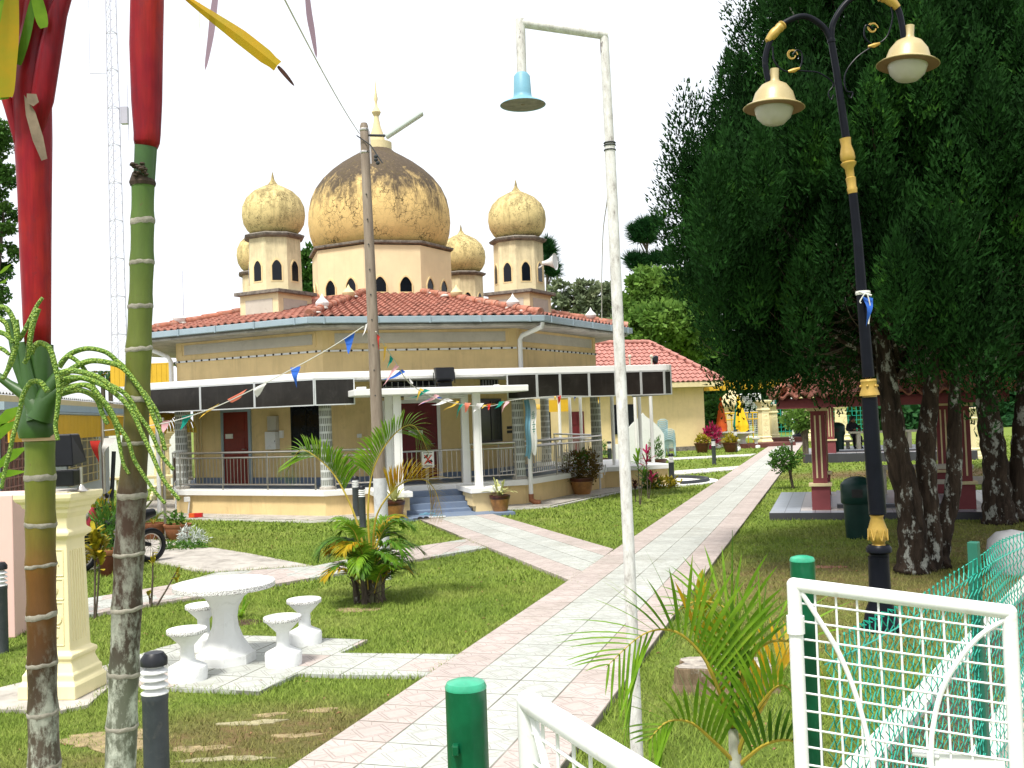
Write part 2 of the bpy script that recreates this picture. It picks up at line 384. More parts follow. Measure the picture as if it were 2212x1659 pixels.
M_glaze = mk('brown_glazed_pot', (.3, .14, .04), .4, .45, 3.5, spec=.5, dirt=.25, dcol=(.1, .04, .02), dscale=6)
M_glazed = mk('dark_maroon_glaze', (.07, .018, .012), .3, .2, 4, spec=.5)
M_bluesh = mk('faded_blue_enamel', (.17, .37, .48), .45, .1, 4, dirt=.15, dcol=(.4, .5, .5))
M_inshade = mk('grimy_shade_lining', (.22, .2, .18), .8, .3, 20)
M_bulb = mk('frosted_bulb', (.42, .4, .34), .3, .1, 3, spec=.5)
M_rope = mk('pale_cord', (.6, .6, .55), .8, .1, 10)
M_cable = mk('dark_cable', (.03, .035, .04), .6, .1, 10)
M_soil = mk('dark_soil', (.06, .035, .02), .95, .4, 20, .5, 30)
M_brick = mk('red_brown_plinth', (.13, .045, .035), .85, .2, 4, .2, 40)
M_gtile = mk('grey_glazed_tiles', (.26, .29, .34), .3, .1, 1.5, spec=.5)
M_ltile = mk('cream_floor_tiles', (.46, .42, .4), .4, .08, 1.5, spec=.5)
M_dtile = mk('dark_riser_tiles', (.05, .05, .06), .35, .2, 2, spec=.5)
M_bench = mk('terrazzo_bench', (.5, .47, .38), .7, .1, 12, dirt=.1)
M_orange = mk('orange_canvas', (.62, .1, .015), .8, .15, 4); M_yelc = mk('yellow_canvas', (.7, .44, .01), .8, .12, 4); M_bluec = mk('navy_canvas', (.02, .045, .16), .8, .12, 4)
M_chair = mk('pale_blue_plastic', (.36, .52, .56), .4, .05, 4, spec=.5)
M_sign = mk('white_card', (.75, .74, .7), .6, .03, 10); M_red = mk('red_paint', (.55, .02, .02), .5); M_ink = mk('black_ink', (.02, .02, .02), .7); M_ginks = mk('green_ink', (.02, .2, .12), .7)
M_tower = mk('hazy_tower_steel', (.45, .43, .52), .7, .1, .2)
def spec_terrazzo():
    k = N('grey_terrazzo_rim'); e = k.vor(95, 'F1'); c = k.ramp(e, [(.2, (.12, .11, .11)), (.45, (.5, .49, .48)), (.6, (.75, .75, .73))]); k.color(c); return k.fin(.75)
M_terz = spec_terrazzo()
def terr_top():
    k = N('stool_top_terrazzo'); e = k.vor(80, 'F1'); c = k.ramp(e, [(.12, (.4, .4, .4)), (.35, (.74, .74, .73))]); k.color(k.mix(k.ramp(k.noise(5, 4, .6), [(.4, 0), (.7, .5)]), c, (.62, .62, .6))); return k.fin(.7)
M_tertop = terr_top()
def lattice():
    k = N('lattice_wrapped_column'); x, y, z = k.sep(k.co()); a = k.math('ARCTAN2', y, x)
    u = k.math('MULTIPLY', a, 10/PI); v = k.math('MULTIPLY', z, 5.4)
    u2 = k.math('ADD', u, k.math('MULTIPLY', k.math('FLOOR', v), .5))
    fx = k.math('ABSOLUTE', k.math('SUBTRACT', k.math('FRACT', u2), .5)); fy = k.math('ABSOLUTE', k.math('SUBTRACT', k.math('FRACT', v), .5))
    hole = k.math('MULTIPLY', k.math('LESS_THAN', fx, .3), k.math('LESS_THAN', fy, .36))
    k.color(k.mix(hole, k.ramp(k.noise(6), [(.3, (.5, .52, .5)), (.7, (.66, .68, .66))]), k.ramp(k.noise(4), [(.3, (.1, .12, .1)), (.7, (.24, .24, .2))])))
    k.bump(k.math('SUBTRACT', 1, hole), .6, .02); return k.fin(.6)
M_latt = lattice()
def lamp_pole():
    k = N('peeling_white_pole'); v = k.co()
    a = k.ramp(k.noise(26, 6, .75, vec=k.mp(v, (1, 1, .4))), [(.3, (.24, .21, .2)), (.42, (.52, .5, .48)), (.6, (.7, .69, .68))])
    p = k.ramp(k.noise(16, 5, .7, vec=k.mp(v, (1, 1, .35), (3, 1, 2))), [(.66, 0), (.7, 1)])
    k.color(k.mix(p, a, (.2, .17, .17))); k.bump(p, .3, .004); return k.fin(.75)
M_lpole = lamp_pole()
def wood_pole():
    k = N('weathered_grey_pole'); v = k.co(); c = k.ramp(k.noise(14, 6, .7, vec=k.mp(v, (1, 1, .12))), [(.3, (.16, .12, .09)), (.7, (.3, .25, .2))])
    z = k.sep(v)[2]; k.color(k.mix(k.ramp(z, [(.0, 0), (.0, 0)]), c, c)); k.bump(k.noise(30, 4, .6, vec=k.mp(v, (1, 1, .1))), .3, .01); return k.fin(.85)
M_wpole = wood_pole()
def leaf(name, a, b, c=None, sc=3, rough=.5, tr=.25):
    k = N(name); f = k.noise(sc, 4, .7, vec=k.wpos()); st = [(.3, a), (.6, b)]+([(.75, c)] if c else [])
    k.color(k.ramp(f, st)); k.fin(rough, 0, .12)
    if tr:
        t = k.n('BsdfTranslucent'); k.L(k.ramp(f, st), t.inputs[0]); m = k.n('MixShader'); m.inputs[0].default_value = tr
        k.L(k.b.outputs[0], m.inputs[1]); k.L(t.outputs[0], m.inputs[2]); k.L(m.outputs[0], k.out.inputs[0])
    return k.m
M_conif = leaf('cypress_foliage', (.004, .018, .004), (.013, .052, .008), (.055, .15, .015), 1.3, .95, .1)
M_conif2 = leaf('far_cypress_foliage', (.003, .016, .007), (.008, .035, .012), (.02, .06, .016), 1.2, .7, .1)
M_frond = leaf('green_palm_frond', (.08, .2, .012), (.2, .36, .025), (.38, .42, .04), 5, .35, .35)
M_frondd = leaf('dark_palm_frond', (.04, .12, .015), (.1, .22, .02), (.22, .3, .03), 5, .35, .25)
M_frondy = leaf('yellowing_palm_frond', (.3, .3, .02), (.5, .3, .015), (.6, .26, .03), 4, .4, .35)
M_rachis = mk('orange_green_rachis', (.4, .3, .04), .5, .35, 4)
M_tree1 = leaf('broadleaf_foliage', (.02, .07, .015), (.06, .14, .02), (.13, .2, .04), 1.2, .6, .2)
M_tree2 = leaf('bright_feathery_foliage', (.07, .16, .03), (.16, .28, .05), (.26, .37, .08), .8, .6, .3)  # greens lightened to put distant haze into the leaf colour
M_tree3 = leaf('grey_green_foliage', (.1, .14, .08), (.2, .24, .13), (.32, .32, .2), .9, .7, .2)  # paled so that the leaf colour carries distant haze
M_tree4 = leaf('dark_backdrop_foliage', (.008, .04, .014), (.02, .08, .02), (.06, .12, .03), .6, .7, .15)
M_shrub = leaf('bronze_shrub_leaves', (.07, .05, .012), (.16, .1, .02), (.2, .16, .03), 9, .5, .15)
M_shrubg = leaf('green_shrub_leaves', (.03, .1, .015), (.09, .2, .03), (.18, .28, .05), 9, .5, .2)
M_shruby = leaf('yellow_croton_leaves', (.14, .16, .01), (.4, .32, .02), (.5, .22, .03), 9, .5, .2)
M_shrubr = leaf('magenta_cordyline_leaves', (.2, .01, .05), (.4, .02, .1), (.5, .12, .14), 8, .5, .2)
M_vari = leaf('variegated_yellow_leaves', (.3, .34, .1), (.55, .55, .25), (.2, .3, .06), 14, .5, .2)
M_silver = leaf('silver_leaves', (.4, .45, .42), (.6, .65, .62), None, 9, .7, .1)
M_dkleaf = leaf('dark_purple_leaves', (.02, .012, .01), (.07, .03, .02), None, 9, .5, .1)
M_sheath = None
def bark(name, a, b, lich, amt=.55):
    k = N(name); v = k.co()
    f = k.noise(9, 7, .75, vec=k.mp(v, (1, 1, .2)), dist=.4); c = k.ramp(f, [(.35, a), (.65, b)])
    l = k.ramp(k.noise(7, 5, .7, vec=k.mp(v, (1, 1, .55), (5, 5, 5))), [(amt, 0), (amt+.06, 1)])
    c = k.mix(l, c, k.ramp(k.noise(30, 4, .7), [(.3, tuple(x*.6 for x in lich)), (.7, lich)])); k.color(c); k.bump(f, .9, .03); return k.fin(.92, 0, .15)
M_bark = bark('lichened_bark', (.01, .007, .005), (.06, .042, .03), (.36, .37, .33), .55)
M_bark2 = bark('grey_bark', (.05, .04, .03), (.16, .13, .1), (.3, .3, .27), .62)
def palm_trunk(name, z0, z1, stops, lichz):
    # stem colour changes with age from green near the crown to grey at the foot; lichen on the old part
    k = N(name); v = k.co(); z = k.sep(v)[2]
    h = k.math('DIVIDE', k.math('SUBTRACT', z, z0), z1-z0)
    h2 = k.math('ADD', h, k.math('MULTIPLY', k.math('SUBTRACT', k.noise(5, 4, .6), .5), .12))
    c = k.ramp(h2, stops)
    streak = k.noise(22, 6, .75, vec=k.mp(v, (1, 1, .16)))
    c = k.mix(.6, c, k.ramp(streak, [(.3, .55), (.65, 1.0)]), 'MULTIPLY')
    blot = k.ramp(k.noise(19, 6, .75, vec=k.mp(v, (1, 1, .5), (2, 3, 1))), [(.47, 0), (.6, 1)])
    lm = k.math('MULTIPLY', blot, k.math('MULTIPLY', k.math('SUBTRACT', lichz+.12, h2), 4, clamp=True), clamp=True)
    c = k.mix(lm, c, k.ramp(k.noise(50, 4, .7), [(.3, (.3, .33, .27)), (.7, (.55, .57, .48))]))
    pk = k.ramp(k.noise(60, 3, .6, vec=k.mp(v, (1, 1, .6))), [(.7, 0), (.74, .7)])
    c = k.mix(pk, c, (.1, .05, .02))
    k.color(c); k.bump(streak, .25, .006); return k.fin(.5, 0, .4)
M_ring = mk('pale_leaf_scar', (.3, .28, .23), .8, .3, 14, .4, 60, dirt=.5, dcol=(.16, .14, .11), dscale=20)
def crown_red():
    k = N('glossy_red_crownshaft'); v = k.co(); f = k.noise(3.2, 4, .6, vec=k.mp(v, (1, 1, .5)))
    c = k.ramp(f, [(.3, (.1, .003, .012)), (.5, (.25, .006, .014)), (.68, (.42, .025, .01))])
    c = k.mix(k.ramp(k.noise(55, 5, .8), [(.6, 0), (.72, .6)]), c, (.09, .02, .03)); fib = k.noise(60, 5, .7, vec=k.mp(v, (1, 1, .05))); c = k.mix(.75, c, k.ramp(fib, [(.3, .55), (.65, 1.1)]), 'MULTIPLY')
    c = k.mix(k.ramp(k.noise(7, 6, .75, vec=k.mp(v, (1, 1, .35), (3, 1, 1))), [(.52, 0), (.72, .7)]), c, (.07, .012, .03)); sc_ = k.ramp(k.noise(24, 6, .8, vec=k.mp(v, (1, 1, .3), (9, 1, 1))), [(.7, 0), (.74, .5)]); c = k.mix(sc_, c, (.3, .22, .18)); k.color(c); k.bump(fib, .25, .004); return k.fin(k.ramp(k.noise(12, 4, .6), [(.3, .3), (.7, .6)]), 0, .2)
M_red1 = crown_red()
M_pgreen = mk('smooth_green_stem', (.03, .085, .012), .4, .3, 6, spec=.5)
def spad():
    k = N('green_beaded_flower_stalk'); e = k.vor(150, 'F1'); k.color(k.ramp(e, [(.25, (.3, .42, .06)), (.6, (.1, .2, .02))])); k.bump(k.math('SUBTRACT', 1, e), 1.0, .006); return k.fin(.5)
M_spad = spad()
def stump_m():
    k = N('cut_wood_face'); e = k.noise(7, 6, .7); k.color(k.ramp(e, [(.35, (.16, .14, .13)), (.6, (.5, .45, .38))])); return k.fin(.9)
M_stump = stump_m()
# ------------------------------------------------------------------ ground, paths
g = M(); g.add([(-900, -60, 0), (900, -60, 0), (900, 1500, 0), (-900, 1500, 0)], [(0, 1, 2, 3)])
tag(g.build('ground', M_grass), kind='structure')
PO = Vector((-1.5, 6.86)); PD = Vector((.2994, .9541)); PN = Vector((.9541, -.2994)); PA = -math.asin(.2994)
def slab_local(name, pts, z0, z1, mat, o, rz):
    m = M(); m.prism(pts, z0, z1); ob = m.build(name, mat, bevel=.006); ob.location = (o[0], o[1], 0); ob.rotation_euler.z = rz
    return tag(ob, kind='structure')
W4 = 4*TW
slab_local('path', [(0, -6.09), (W4, -6.09), (W4, 58.2), (0, 58.2)], -.1, .06, M_tile, PO, PA)
BO = Vector((.69, 13.69)); BA = R_(17.5); BXd = Vector((math.cos(BA), math.sin(BA))); BYd = Vector((-math.sin(BA), math.cos(BA)))
slab_local('path', [(.02, .02), (W4, 2.62), (W4, 9.96), (0, 9.96)], -.1, .056, M_tile, BO, BA)
def ground_poly(name, px, z, mat, rz=0, o=(0, 0), z0=-.05):
    c, s = math.cos(-rz), math.sin(-rz); pts = []
    for x, y in px:
        q = at(x, y)-Vector((o[0], o[1], 0)); pts.append((q.x*c-q.y*s, q.x*s+q.y*c))
    m = M(); m.prism(pts, z0, z); ob = m.build(name, mat); ob.location = (o[0], o[1], 0); ob.rotation_euler.z = rz
    return tag(ob, kind='structure')
CROSS = [(0, 1357), (190, 1336), (313, 1314), (447, 1293), (737, 1244), (861, 1221), (1051, 1188), (1009, 1169), (847, 1194), (677, 1229), (467, 1243), (373, 1269), (190, 1299), (-60, 1342), (-60, 1366)]
APRON = [(190, 1235), (310, 1212), (417, 1236), (467, 1239), (677, 1226), (533, 1198), (460, 1186), (363, 1189), (385, 1176), (313, 1166), (190, 1160)]
PATIO = [(347, 1406), (457, 1378), (580, 1381), (794, 1389), (737, 1418), (1001, 1421), (922, 1468), (737, 1466), (643, 1463), (560, 1503), (350, 1494), (250, 1480), (233, 1443)]
PILAP = [(0, 1492), (70, 1475), (230, 1443), (248, 1480), (190, 1530), (120, 1545), (0, 1540), (-40, 1545), (-40, 1500)]
ground_poly('side_path', CROSS, .045, M_cross, R_(-12), at(447, 1293)[:2])
ground_poly('paved_apron', APRON, .03, M_conc)
ground_poly('patio', PATIO, .035, M_patio, PA, at(560, 1503)[:2])
ground_poly('pillar_apron', PILAP, .03, M_conc)
ground_poly('side_path', [(1330, 1000), (1432, 995.5), (1621, 986), (1634, 981.5), (1432, 991.5), (1330, 996)], .04, M_concl)
ground_poly('side_path', [(1456, 1019), (1450, 1026), (1482, 1025.5), (1583, 1017), (1598, 1008.5)], .04, M_concl)
EXCL = [[tuple(at(x, y)[:2]) for x, y in P] for P in (CROSS, APRON, PATIO, PILAP)]
EXCL.append([tuple(PO+PN*a+PD*b) for a, b in ((0, -7), (W4, -7), (W4, 58), (0, 58))])
EXCL.append([tuple(BO+BXd*a+BYd*b) for a, b in ((0, -1), (W4, -1), (W4, 11), (0, 11))])
def inpoly(X, Y, P):
    r = np.zeros(X.shape, bool); n = len(P)
    for i in range(n):
        x1, y1 = P[i]; x2, y2 = P[(i+1) % n]
        if y1 == y2: continue
        c = ((y1 > Y) != (y2 > Y)) & (X < (x2-x1)*(Y-y1)/(y2-y1)+x1); r ^= c
    return r
BARE = []
def bare(px, py, rx, ry, seed, mat):
    q = at(px, py); rg = random.Random(seed); n = 26; ph = [rg.uniform(0, 6.28) for _ in range(4)]
    P = []
    for i in range(n):
        a = 2*PI*i/n; k = 1+.28*math.sin(2*a+ph[0])+.2*math.sin(3*a+ph[1])+.14*math.sin(7*a+ph[2])+.1*math.sin(11*a+ph[3]); P.append((q.x+rx*k*math.cos(a), q.y+ry*k*math.sin(a)))
    m = M(); m.prism(P, -.02, .006); tag(m.build('bare_earth', mat), kind='structure'); BARE.append(P)
M_sand = mk('sandy_bare_earth', (.27, .21, .11), .95, .4, 9, .5, 40, dirt=.4, dcol=(.2, .15, .08), dscale=12); M_rock = mk('flat_pale_rock', (.3, .27, .16), .9, .4, 8, .4, 30, dirt=.3, dcol=(.2, .22, .12), dscale=10)
M_rede = mk('red_bare_earth', (.3, .15, .09), .95, .3, 6, .5, 40, dirt=.3, dcol=(.14, .1, .05), dscale=8)
bare(545, 1562, .2, .07, 1, M_rock); bare(580, 1545, .12, .05, 2, M_sand); bare(490, 1640, .24, .06, 3, M_rock); bare(430, 1618, .16, .08, 4, M_sand); bare(235, 1600, .42, .2, 5, M_sand); bare(690, 1535, .16, .05, 6, M_sand); bare(770, 1318, .22, .16, 7, M_sand)
bare(640, 1590, .14, .06, 8, M_sand); bare(1790, 1225, .2, .12, 9, M_rede); bare(1845, 1290, .2, .12, 11, M_rede); 
# lawn blades: short mown grass close to the camera
def lawn(seed, Y0, Y1, dens, h, wd, x0=-.62, x1=.62):
    g = np.random.default_rng(seed); A = (Y1**2-Y0**2)/2*(x1-x0); n = int(A*dens)
    Y = np.sqrt(g.uniform(Y0**2, Y1**2, n)); X = Y*g.uniform(x0, x1, n)
    keep = np.ones(n, bool)
    for P in EXCL: keep &= ~inpoly(X, Y, P)
    for P in BARE: keep &= ~inpoly(X, Y, P) | (g.random(n) < .5)
    pm = patch_np(X, Y); keep &= g.random(n) > pm*.75
    # clumpy height
    X, Y = X[keep], Y[keep]; n = len(X)
    hh = h*g.uniform(.35, 1.25, n)*(1+.9*(g.random(n) < .012))*(1+.4*np.sin(X*3.1+1.7*np.sin(Y*2.3))*np.sin(Y*2.7+X))
    a = g.uniform(0, 2*PI, n); l = g.normal(0, .55, (n, 2))*hh[:, None]
    V = np.zeros((n, 3, 3)); V[:, 0, 0] = X+np.cos(a)*wd; V[:, 0, 1] = Y+np.sin(a)*wd; V[:, 1, 0] = X-np.cos(a)*wd; V[:, 1, 1] = Y-np.sin(a)*wd
    V[:, 2, 0] = X+l[:, 0]; V[:, 2, 1] = Y+l[:, 1]; V[:, 2, 2] = hh; return V.reshape(-1, 3)
blades = np.concatenate([lawn(1, 4.5, 9, 3600, .04, .0035), lawn(2, 9, 14, 1900, .042, .005), lawn(3, 14, 21, 700, .045, .009), lawn(4, 21, 34, 200, .05, .018), lawn(5, 34, 60, 60, .055, .03)])
tag(soup('grass', blades, 3, M_blade), 'short mown lawn grass on both sides of the paved path', 'grass', kind='stuff')
# longer tufts hugging the path edges
def edge_tufts():
    g = np.random.default_rng(9); V = []
    segs = []
    for P in EXCL[:4]:
        for i in range(len(P)): segs.append((P[i], P[(i+1) % len(P)], 130))
    q = EXCL[4]; segs += [(q[0], q[3], 120), (q[1], q[2], 120)]; q = EXCL[5]; segs += [(q[0], q[3], 100), (q[1], q[2], 100)]
    for a, b, dn in segs:
        a, b = np.array(a), np.array(b); L = np.linalg.norm(b-a); L2 = min(L, 25); n = int(L2*dn)
        t = g.uniform(0, L2/L, n); p = a+(b-a)*t[:, None]; nn = np.array([-(b-a)[1], (b-a)[0]])/L
        p = p+nn*g.normal(0, .035, (n, 1)); k = (p[:, 1] > 4) & (p[:, 1] < 24); p = p[k]; n = len(p)
        hh = g.uniform(.03, .085, n); an = g.uniform(0, 2*PI, n); l = g.normal(0, .4, (n, 2))*hh[:, None]; T = np.zeros((n, 3, 3)); wd = .005
        T[:, 0, :2] = p+np.stack([np.cos(an), np.sin(an)], 1)*wd; T[:, 1, :2] = p-np.stack([np.cos(an), np.sin(an)], 1)*wd; T[:, 2, :2] = p+l; T[:, 2, 2] = hh; V.append(T.reshape(-1, 3))
    return np.concatenate(V)
tag(soup('grass_tufts', edge_tufts(), 3, M_blade), 'ragged longer grass along the paving edges', 'grass', kind='stuff')
# ------------------------------------------------------------------ the mosque
C0 = Vector((-3.85, 30.91, 0)); A0 = R_(-73.7)
U = Vector((.96, .281, 0)); Wv = Vector((-.281, .96, 0))
def nrm(k): a = A0+k*PI/4; return Vector((math.cos(a), math.sin(a), 0))
def fp(k, s, o, z): n = nrm(k); return C0+n*o+Vector((-n.y, n.x, 0))*s+Vector((0, 0, z))
def vt(R, j, z=0): a = A0+(j+.5)*PI/4; return C0+Vector((math.cos(a)*R, math.sin(a)*R, z))
def octo(R): return [vt(R, j) for j in range(8)]
def ring(m, Ro, Ri, z0, z1, js=range(8)):
    for j in js:
        m.prism([vt(Ri, j), vt(Ro, j), vt(Ro, j+1), vt(Ri, j+1)], z0, z1)
    return m
mosque = root('mosque', 'yellow octagonal mosque with a big stained onion dome, four domed turrets and red tiled roof', 'mosque', C0)
def facet(m, a, b, c, d, row=.34, wave=.23, amp=.035, lift=.035):
    a, b, c, d = map(Vector, (a, b, c, d)); x = (b-a).normalized(); mid = (d+c)/2-(a+b)/2
    up = x.cross(d-a if (d-a).length > 1e-3 else c-b).normalized()
    if up.z < 0: up = -up
    L = ((d-a)-x*(d-a).dot(x)).length; nr = max(1, int(round(L/row)))
    for r in range(nr):
        t0, t1 = r/nr, (r+1)/nr
        l0, q0 = a+(d-a)*t0, b+(c-b)*t0; l1, q1 = a+(d-a)*t1, b+(c-b)*t1
        s0, s1 = (l0-a).dot(x), (q0-a).dot(x)
        base0, base1 = l0-x*s0, l1-x*(l1-a).dot(x)
        n = max(2, int((s1-s0)/(wave/6))); vs = []
        for i in range(n+1):
            s = s0+(s1-s0)*i/n; ph = (s/wave) % 1
            h = amp*(1.3*math.sin(PI*min(1, ph/.62)) if ph < .62 else -.55*math.sin(PI*(ph-.62)/.38))
            jit = .006*math.sin(r*12.9+math.floor(s/wave)*7.3)
            vs += [base0+x*s+up*(h+jit), base0+x*s+up*(h+lift+jit), base1+x*s+up*(h+jit*.5)]
        m.add(vs, [f for i in range(n) for f in ((3*i, 3*i+3, 3*i+4, 3*i+1), (3*i+1, 3*i+4, 3*i+5, 3*i+2))])
    return m
def hip(m, p, q, r=.1, seg=.42):
    p, q = Vector(p), Vector(q); L = (q-p).length; n = int(L/seg); d = (q-p)/n
    for i in range(n):
        m.tube([p+d*i, p+d*(i+.12), p+d*(i+1.05)], [r*1.12, r*1.12, r*.86], 10)
    return m
# plinth, verandah floor, apron
m = M(); m.prism(octo(6.53), 0, .52)
CC = vt(6.53, 1); WG = [CC, CC+U*2.05, CC+U*2.05+Wv*4.5, CC+Wv*4.5-U*2]
m.prism(WG, 0, .515); m.build('plinth', M_yel, mosque)
m = M(); ring(m, 6.64, 6.2, .52, .66); q = .1
m.prism([CC-Wv*q+U*.06, CC+U*(2.05+q)-Wv*q, CC+U*(2.05+q)+Wv*4.5, CC+Wv*4.5-U*1.9, CC+Wv*.3-U*.0], .523, .655); m.build('plinth_coping', M_white, mosque, bevel=.01)
m = M(); m.prism(octo(6.2), .5, .645); m.build('verandah_floor', M_skirt, mosque)
m = M(); ring(m, 7.45, 6.5, -.05, .05); tag(m.build('apron', M_conc), kind='structure')
m = M(); ring(m, 7.62, 7.53, -.05, .04); tag(m.build('drain_kerb', M_concl), kind='structure')
EXCL2 = [vt(7.7, j) for j in range(8)]
# inner walls
IR = 4.5; IO = IR*math.cos(PI/8); IH = IR*math.sin(PI/8)
m = M(); m.prism(octo(IR), .645, 3.3); m.build('inner_wall', M_yel, mosque)
m = M(); a, b = fp(-1, -3.73, IO, 0), fp(-1, -IH, IO, 0); m.prism([a, b, b-nrm(-1)*1.8, a-nrm(-1)*1.8], .646, 3.299); m.build('side_room_wall', M_yel, mosque)
m = M()
for k in range(-2, 3): 
    s0 = -3.72 if k == -1 else -IH
    for (sa, sb) in (((s0, -2.56), (-1.6, IH)) if k == -1 else ((-IH, -.75), (.75, IH)) if k == 0 else ((-IH, IH),)):
        a, b = fp(k, sa, IO+.006, 0), fp(k, sb, IO+.006, 0); m.prism([a, b, b-nrm(k)*.02, a-nrm(k)*.02], .646, .84).mark()
m.each('skirting', M_skirt, mosque)
m = M(); ring(m, 6.4, 6.15, 3.3, 4.56); m.build('upper_wall', M_yel, mosque)
m = M(); m.prism(octo(6.14), 3.302, 3.4); m.build('verandah_ceiling', M_whitec, mosque)
m = M(); ring(m, 7.36, 6.38, 4.5, 4.545); m.build('soffit', M_conc, mosque)
m = M(); ring(m, 7.52, 7.36, 4.58, 4.73)
g = m.build('gutter', M_gutter, mosque, bevel=.012)
m = M()
for k in range(8):
    for i in range(-2, 3): p = fp(k, i*1.25, 7.52*math.cos(PI/8)+.012, 4.65); m.obox(p, nrm(k)*.012, Vector((-nrm(k).y, nrm(k).x, 0))*.018, (0, 0, .085)).mark()
m.each('bracket', M_gutter, g)
WO = 6.4*math.cos(PI/8); WH = 6.4*math.sin(PI/8)
for k in (-2, -1, 0, 1, 2):
    n = nrm(k); t = Vector((-n.y, n.x, 0))
    m = M(); m.obox(fp(k, 0, WO+.006, 4.3), t*(WH-.3), n*.008, (0, 0, .125)); m.build('wall_panel', M_panel, mosque)
    m = M(); L = WH-.2
    for z in (4.13, 4.47): m.obox(fp(k, 0, WO+.004, z), t*L, n*.012, (0, 0, .018))
    for s in (-L, L): m.obox(fp(k, s, WO+.004, 4.3), t*.018, n*.0115, (0, 0, .152))
    m.build('wall_moulding', M_yel, mosque)
    m = M(); m.obox(fp(k, 0, WO+.03, 4.0), t*(WH-.02), n*.015, (0, 0, .022)); st = m.build('light_strip', M_whitec, mosque)
    m = M()
    for i in range(18): m.ball(fp(k, -WH+.15+i*(2*WH-.3)/17, WO+.055, 4.0), .026, 8, 6)
    m.build('bulb', M_black, st)
m = M(); sm = M()
for k, s, z, ww, hh in ((0, -1.9, 3.62, .16, .3), (0, 1.95, 3.72, .07, .16), (-1, -2.1, 3.6, .34, .28), (-1, 1.9, 3.66, .2, .22)):
    rr = random.Random(int(s*100)+k)
    for i in range(0): sm.obox(fp(k, s+rr.uniform(-ww, ww)*.5, WO+.004, z+rr.uniform(-hh, hh)*.45), Vector((-nrm(k).y, nrm(k).x, 0))*rr.uniform(.004, .016), nrm(k)*.002, (0, 0, rr.uniform(.01, .07)))

# roof
EO, EZ, SL = 7.4*math.cos(PI/8), 4.74, .235
DO = 2.0
def rz(o): return EZ+(EO-o)*SL
T8 = math.tan(PI/8)
roof = None
m = M()
for k in range(8):
    facet(m, fp(k, -EO*T8, EO, rz(EO)), fp(k, EO*T8, EO, rz(EO)), fp(k, DO*T8, DO, rz(DO)), fp(k, -DO*T8, DO, rz(DO)))
roof = m.build('roof', M_roof, mosque)
m = M(); m.prism(octo(7.3), 4.55, 4.6)
for k in range(8): m.quad(fp(k, -EO*T8, EO, EZ-.05), fp(k, EO*T8, EO, EZ-.05), fp(k, DO*T8, DO, rz(DO)-.05), fp(k, -DO*T8, DO, rz(DO)-.05))
m.build('roof_deck', M_conc, roof)
def hp(R, j, dz=0): return vt(R, j, rz(R*math.cos(PI/8))+dz)
for j in range(8):
    m = M(); hip(m, hp(7.38, j, .07), hp(2.2, j, .07)); m.build('hip_ridge', M_ridge, roof, smooth=True)
    rr = random.Random(j+3); m = M()
    for i in range(7 if j in (-1, 0, 1, 6, 7) else 0): R = 2.6+i*.7+rr.random()*.3; p = hp(R, j, .06); m.ball(p+Vector((rr.uniform(-.12, .12), rr.uniform(-.12, .12), 0)), rr.uniform(.06, .1), 7, 5, (1.4, 1.2, .5)); m.mark()
    if m.v: m.each('mortar', M_concl, roof, smooth=True)
    for R in (6.3, 3.85):
        m = M(); p = hp(R, j, .08); m.lathe([(.11, 0), (.16, .05), (.17, .12), (.12, .18), (.05, .25), (.015, .32), (0, .35)], 12, p); m.build('onion_finial', M_creamf if R < 5 else M_whitec, roof, smooth=True)
# drum and main dome
drum = M().lathe([(2.15, 5.7), (2.15, 7.28)], 8, C0, A0+PI/8).build('drum', M_drum, mosque)
M().lathe([(2.1, 7.3), (2.24, 7.33), (2.25, 7.4), (2.0, 7.43)], 8, C0, A0+PI/8).build('cornice', M_cornice, drum, bevel=.01)
DW = 2.15*math.cos(PI/8)
def arch_pts(s0, s1, z0, z1, point=.45, n=7):
    sm_, hw = (s0+s1)/2, (s1-s0)/2; zs = z1-hw*1.25
    L = [(s0, z0)]; 
    for i in range(n+1): t = i/n; L.append((s0+hw*(1-math.cos(t*PI/2)) if False else s0+hw*t, zs+(z1-zs)*math.sin(t*PI/2)**.8*(1 if t < 1 else 1)))
    R = [(2*sm_-s, z) for s, z in L[:-1]][::-1]
    return L+R
def arch_win(k, s0, s1, z0, z1, o, par, cen=None, fr=.035, frame=M_yel2, glass=M_dark, bars=0):
    f_ = cen or fp; n = nrm(k)
    P = arch_pts(s0, s1, z0, z1); m = M()
    Q = arch_pts(s0-fr, s1+fr, z0-fr, z1+fr*1.4)
    a = [f_(k, s, o+.002, z) for s, z in Q]; b = [f_(k, s, o+.03, z) for s, z in Q]; c = [f_(k, s, o+.03, z) for s, z in P]; d = [f_(k, s, o+.004, z) for s, z in P]
    N_ = len(P); m.add(a+b+c+d, [(i, (i+1) % N_, N_+(i+1) % N_, N_+i) for i in range(N_)]+[(N_+i, N_+(i+1) % N_, 2*N_+(i+1) % N_, 2*N_+i) for i in range(N_)]+[(2*N_+i, 2*N_+(i+1) % N_, 3*N_+(i+1) % N_, 3*N_+i) for i in range(N_)])
    w_ = m.build('window', frame, par)
    m = M(); m.poly([f_(k, s, o+.006, z) for s, z in P]); m.build('pane', glass, w_)
    if bars:
        m = M()
        for i in range(bars):
            s = s0+(s1-s0)*(i+.5)/bars; m.bar(f_(k, s, o+.016, z0), f_(k, s, o+.016, z1-abs(s-(s0+s1)/2)*1.3), .012)
        for z in (z0+(z1-z0)*.35, z0+(z1-z0)*.7): m.bar(f_(k, s0+.03, o+.0165, z), f_(k, s1-.03, o+.0165, z), .012)
        m.build('window_bars', M_alu, w_)
    return w_
